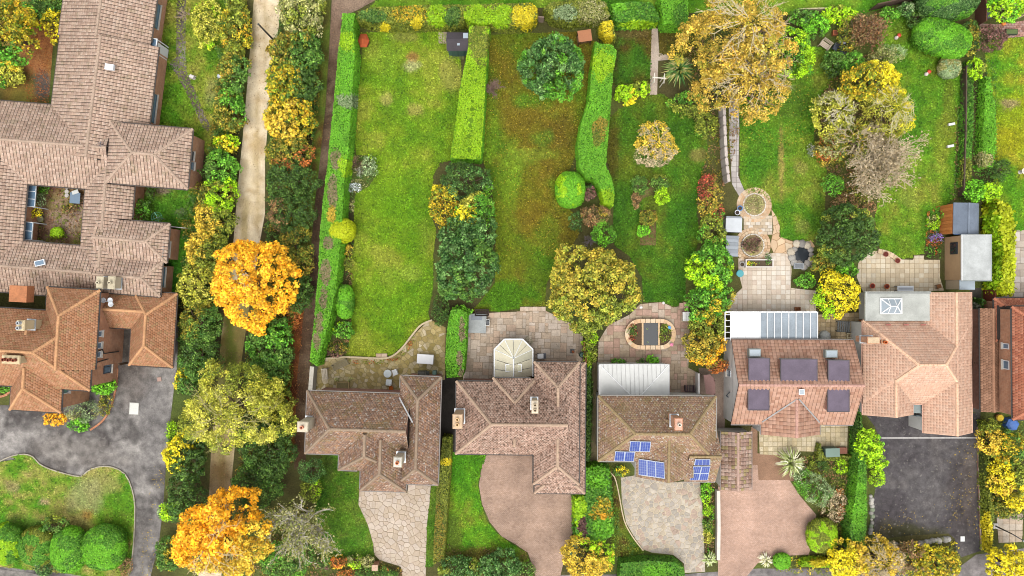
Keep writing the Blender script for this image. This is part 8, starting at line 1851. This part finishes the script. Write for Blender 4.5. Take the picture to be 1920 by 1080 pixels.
# things round the brick house
t = T('white_railing', 'white gate and rail between bungalow and brick house', 'gate', 1842, 762, -2); bx('rail', t, (0, 0, 1.2), (2.1, .12, .1), '#ececec'); bx('panel', t, (-.5, 0, .6), (.95, .06, 1.1), '#dcdcdc'); bx('panel', t, (.55, 0, .6), (.95, .06, 1.1), '#dcdcdc'); [bx('post', t, (x, 0, .65), (.12, .12, 1.3), '#ececec') for x in (-1.05, 1.05)]
t = T('balcony', 'white metal balcony at the brick house corner', 'balcony', 1890, 765, -15); bx('deck', t, (0, 0, 2.4), (1.1, .8, .08), '#dfe4ea'); [MB().tube((-.55, y, 2.8), (.55, y, 2.8), .03).build('rail', 'metal', t, '#3a3c44') for y in (-.4, 0, .4)]; [MB().tube((x, y, 0), (x, y, 2.8), .035).build('post', 'paint', t, '#e8e8e8') for x in (-.5, .5) for y in (-.36, .36)]
t = T('blue_tarp', 'bright blue tarpaulin cover in the far right front garden', 'tarpaulin', 1892, 794, 5); MB().lathe((0, 0, 0), [(.7, 0), (.62, .5), (.4, .62), (.05, .66)], 6).build('tarp', 'paint', t, '#4a7ac8')
t = T('garden_trug', 'small yellow flower tub beside the blue tarpaulin', 'flower tub', 1870, 782); MB().lathe((0, 0, 0), [(.3, 0), (.36, .35), (.3, .35)], 12).build('tub', 'wood', t, '#8a6a44'); MB().lathe((0, 0, .33), [(.34, 0), (.3, .14), (.1, .2)], 9).build('blooms', 'stone', t, '#e0c038')
# courtyard and left garden bits
t = T('courtyard_table', 'dark green glass topped table in the courtyard', 'table', 149, 373, -4); bx('tabletop', t, (0, 0, .7), (.95, 1.0, .05), '#4a5c5c', 'glass'); [bx('leg', t, (x, y, .34), (.07, .07, .68), '#5a4a3c', 'wood') for x in (-.4, .4) for y in (-.42, .42)]; bx('tray', t, (.0, .55, .72), (.6, .35, .06), '#d8dcd8', 'paint', .4)
for k, (px, py, l) in enumerate(((128, 352, 'upper'), (128, 360, 'middle'), (128, 367, 'lower'))): t = T('flower_pot', l + ' of three pale pots in the courtyard', 'flower pot', px, py); MB().lathe((0, 0, 0), [(.12, 0), (.18, .24), (.2, .26), (.15, .26)], 12).build('pot', 'stone', t, '#c8c4bc'); MB().lathe((0, 0, .2), [(.15, 0), (.08, .03)], 10).build('soil', 'stone', t, '#3a3028')
t = T('round_planter', 'olive round stone planter beside the courtyard lean-to', 'planter', 79, 411); MB().lathe((0, 0, 0), [(.22, 0), (.28, .25), (.3, .3), (.22, .3)], 14).build('bowl', 'stone', t, '#a8a480'); MB().lathe((0, 0, .24), [(.23, 0), (.1, .03)], 10).build('soil', 'stone', t, '#6a6a3c')
for px, py, l in ((362, 145, 'pale low marker stone on the rough grass'), (414, 145, 'pale blue low marker beside the lane hedgerow')):
    t = T('marker_stone', l, 'stone', px, py, -20); bx('slab', t, (0, 0, .18), (.45, .3, .36), '#dcd4d0' if px < 400 else '#c8d0dc', 'stone_clean', taper=.9); bx('foot', t, (0, 0, .03), (.55, .4, .06), '#b8b0a8', 'stone')
t = T('roof_aerial', 'small grey aerial at the corner of the brown tiled roof', 'aerial', 203, 275, 0, 4.2); MB().tube((0, 0, 0), (0, 0, 1.3), .03).build('mast', 'metal', t, '#4a4c54'); [MB().tube((-.25, y, 1.2), (.25, y, 1.2), .018).build('element', 'metal', t, '#6a6c74') for y in (-.15, 0, .15)]; MB().tube((0, -.25, 1.2), (0, .25, 1.2), .02).build('boom', 'metal', t, '#6a6c74')
t = T('satellite_dishes', 'cluster of white dishes on the carport roof', 'satellite dish', 203, 565, 0, 3.9)
for x, y in ((-.3, .1), (.3, .1), (.35, -.25)): MB().lathe((x, y, .1), [(.03, 0), (.2, .08), (.24, .16), (.22, .16), (.05, .05)], 12).build('dish', 'paint', t, '#d8dce0')
MB().tube((0, 0, -.5), (0, 0, .2), .05).build('mast', 'metal', t, '#b8bcc0'); bx('bracket', t, (0, 0, .12), (.7, .08, .06), '#b8bcc0', 'metal')
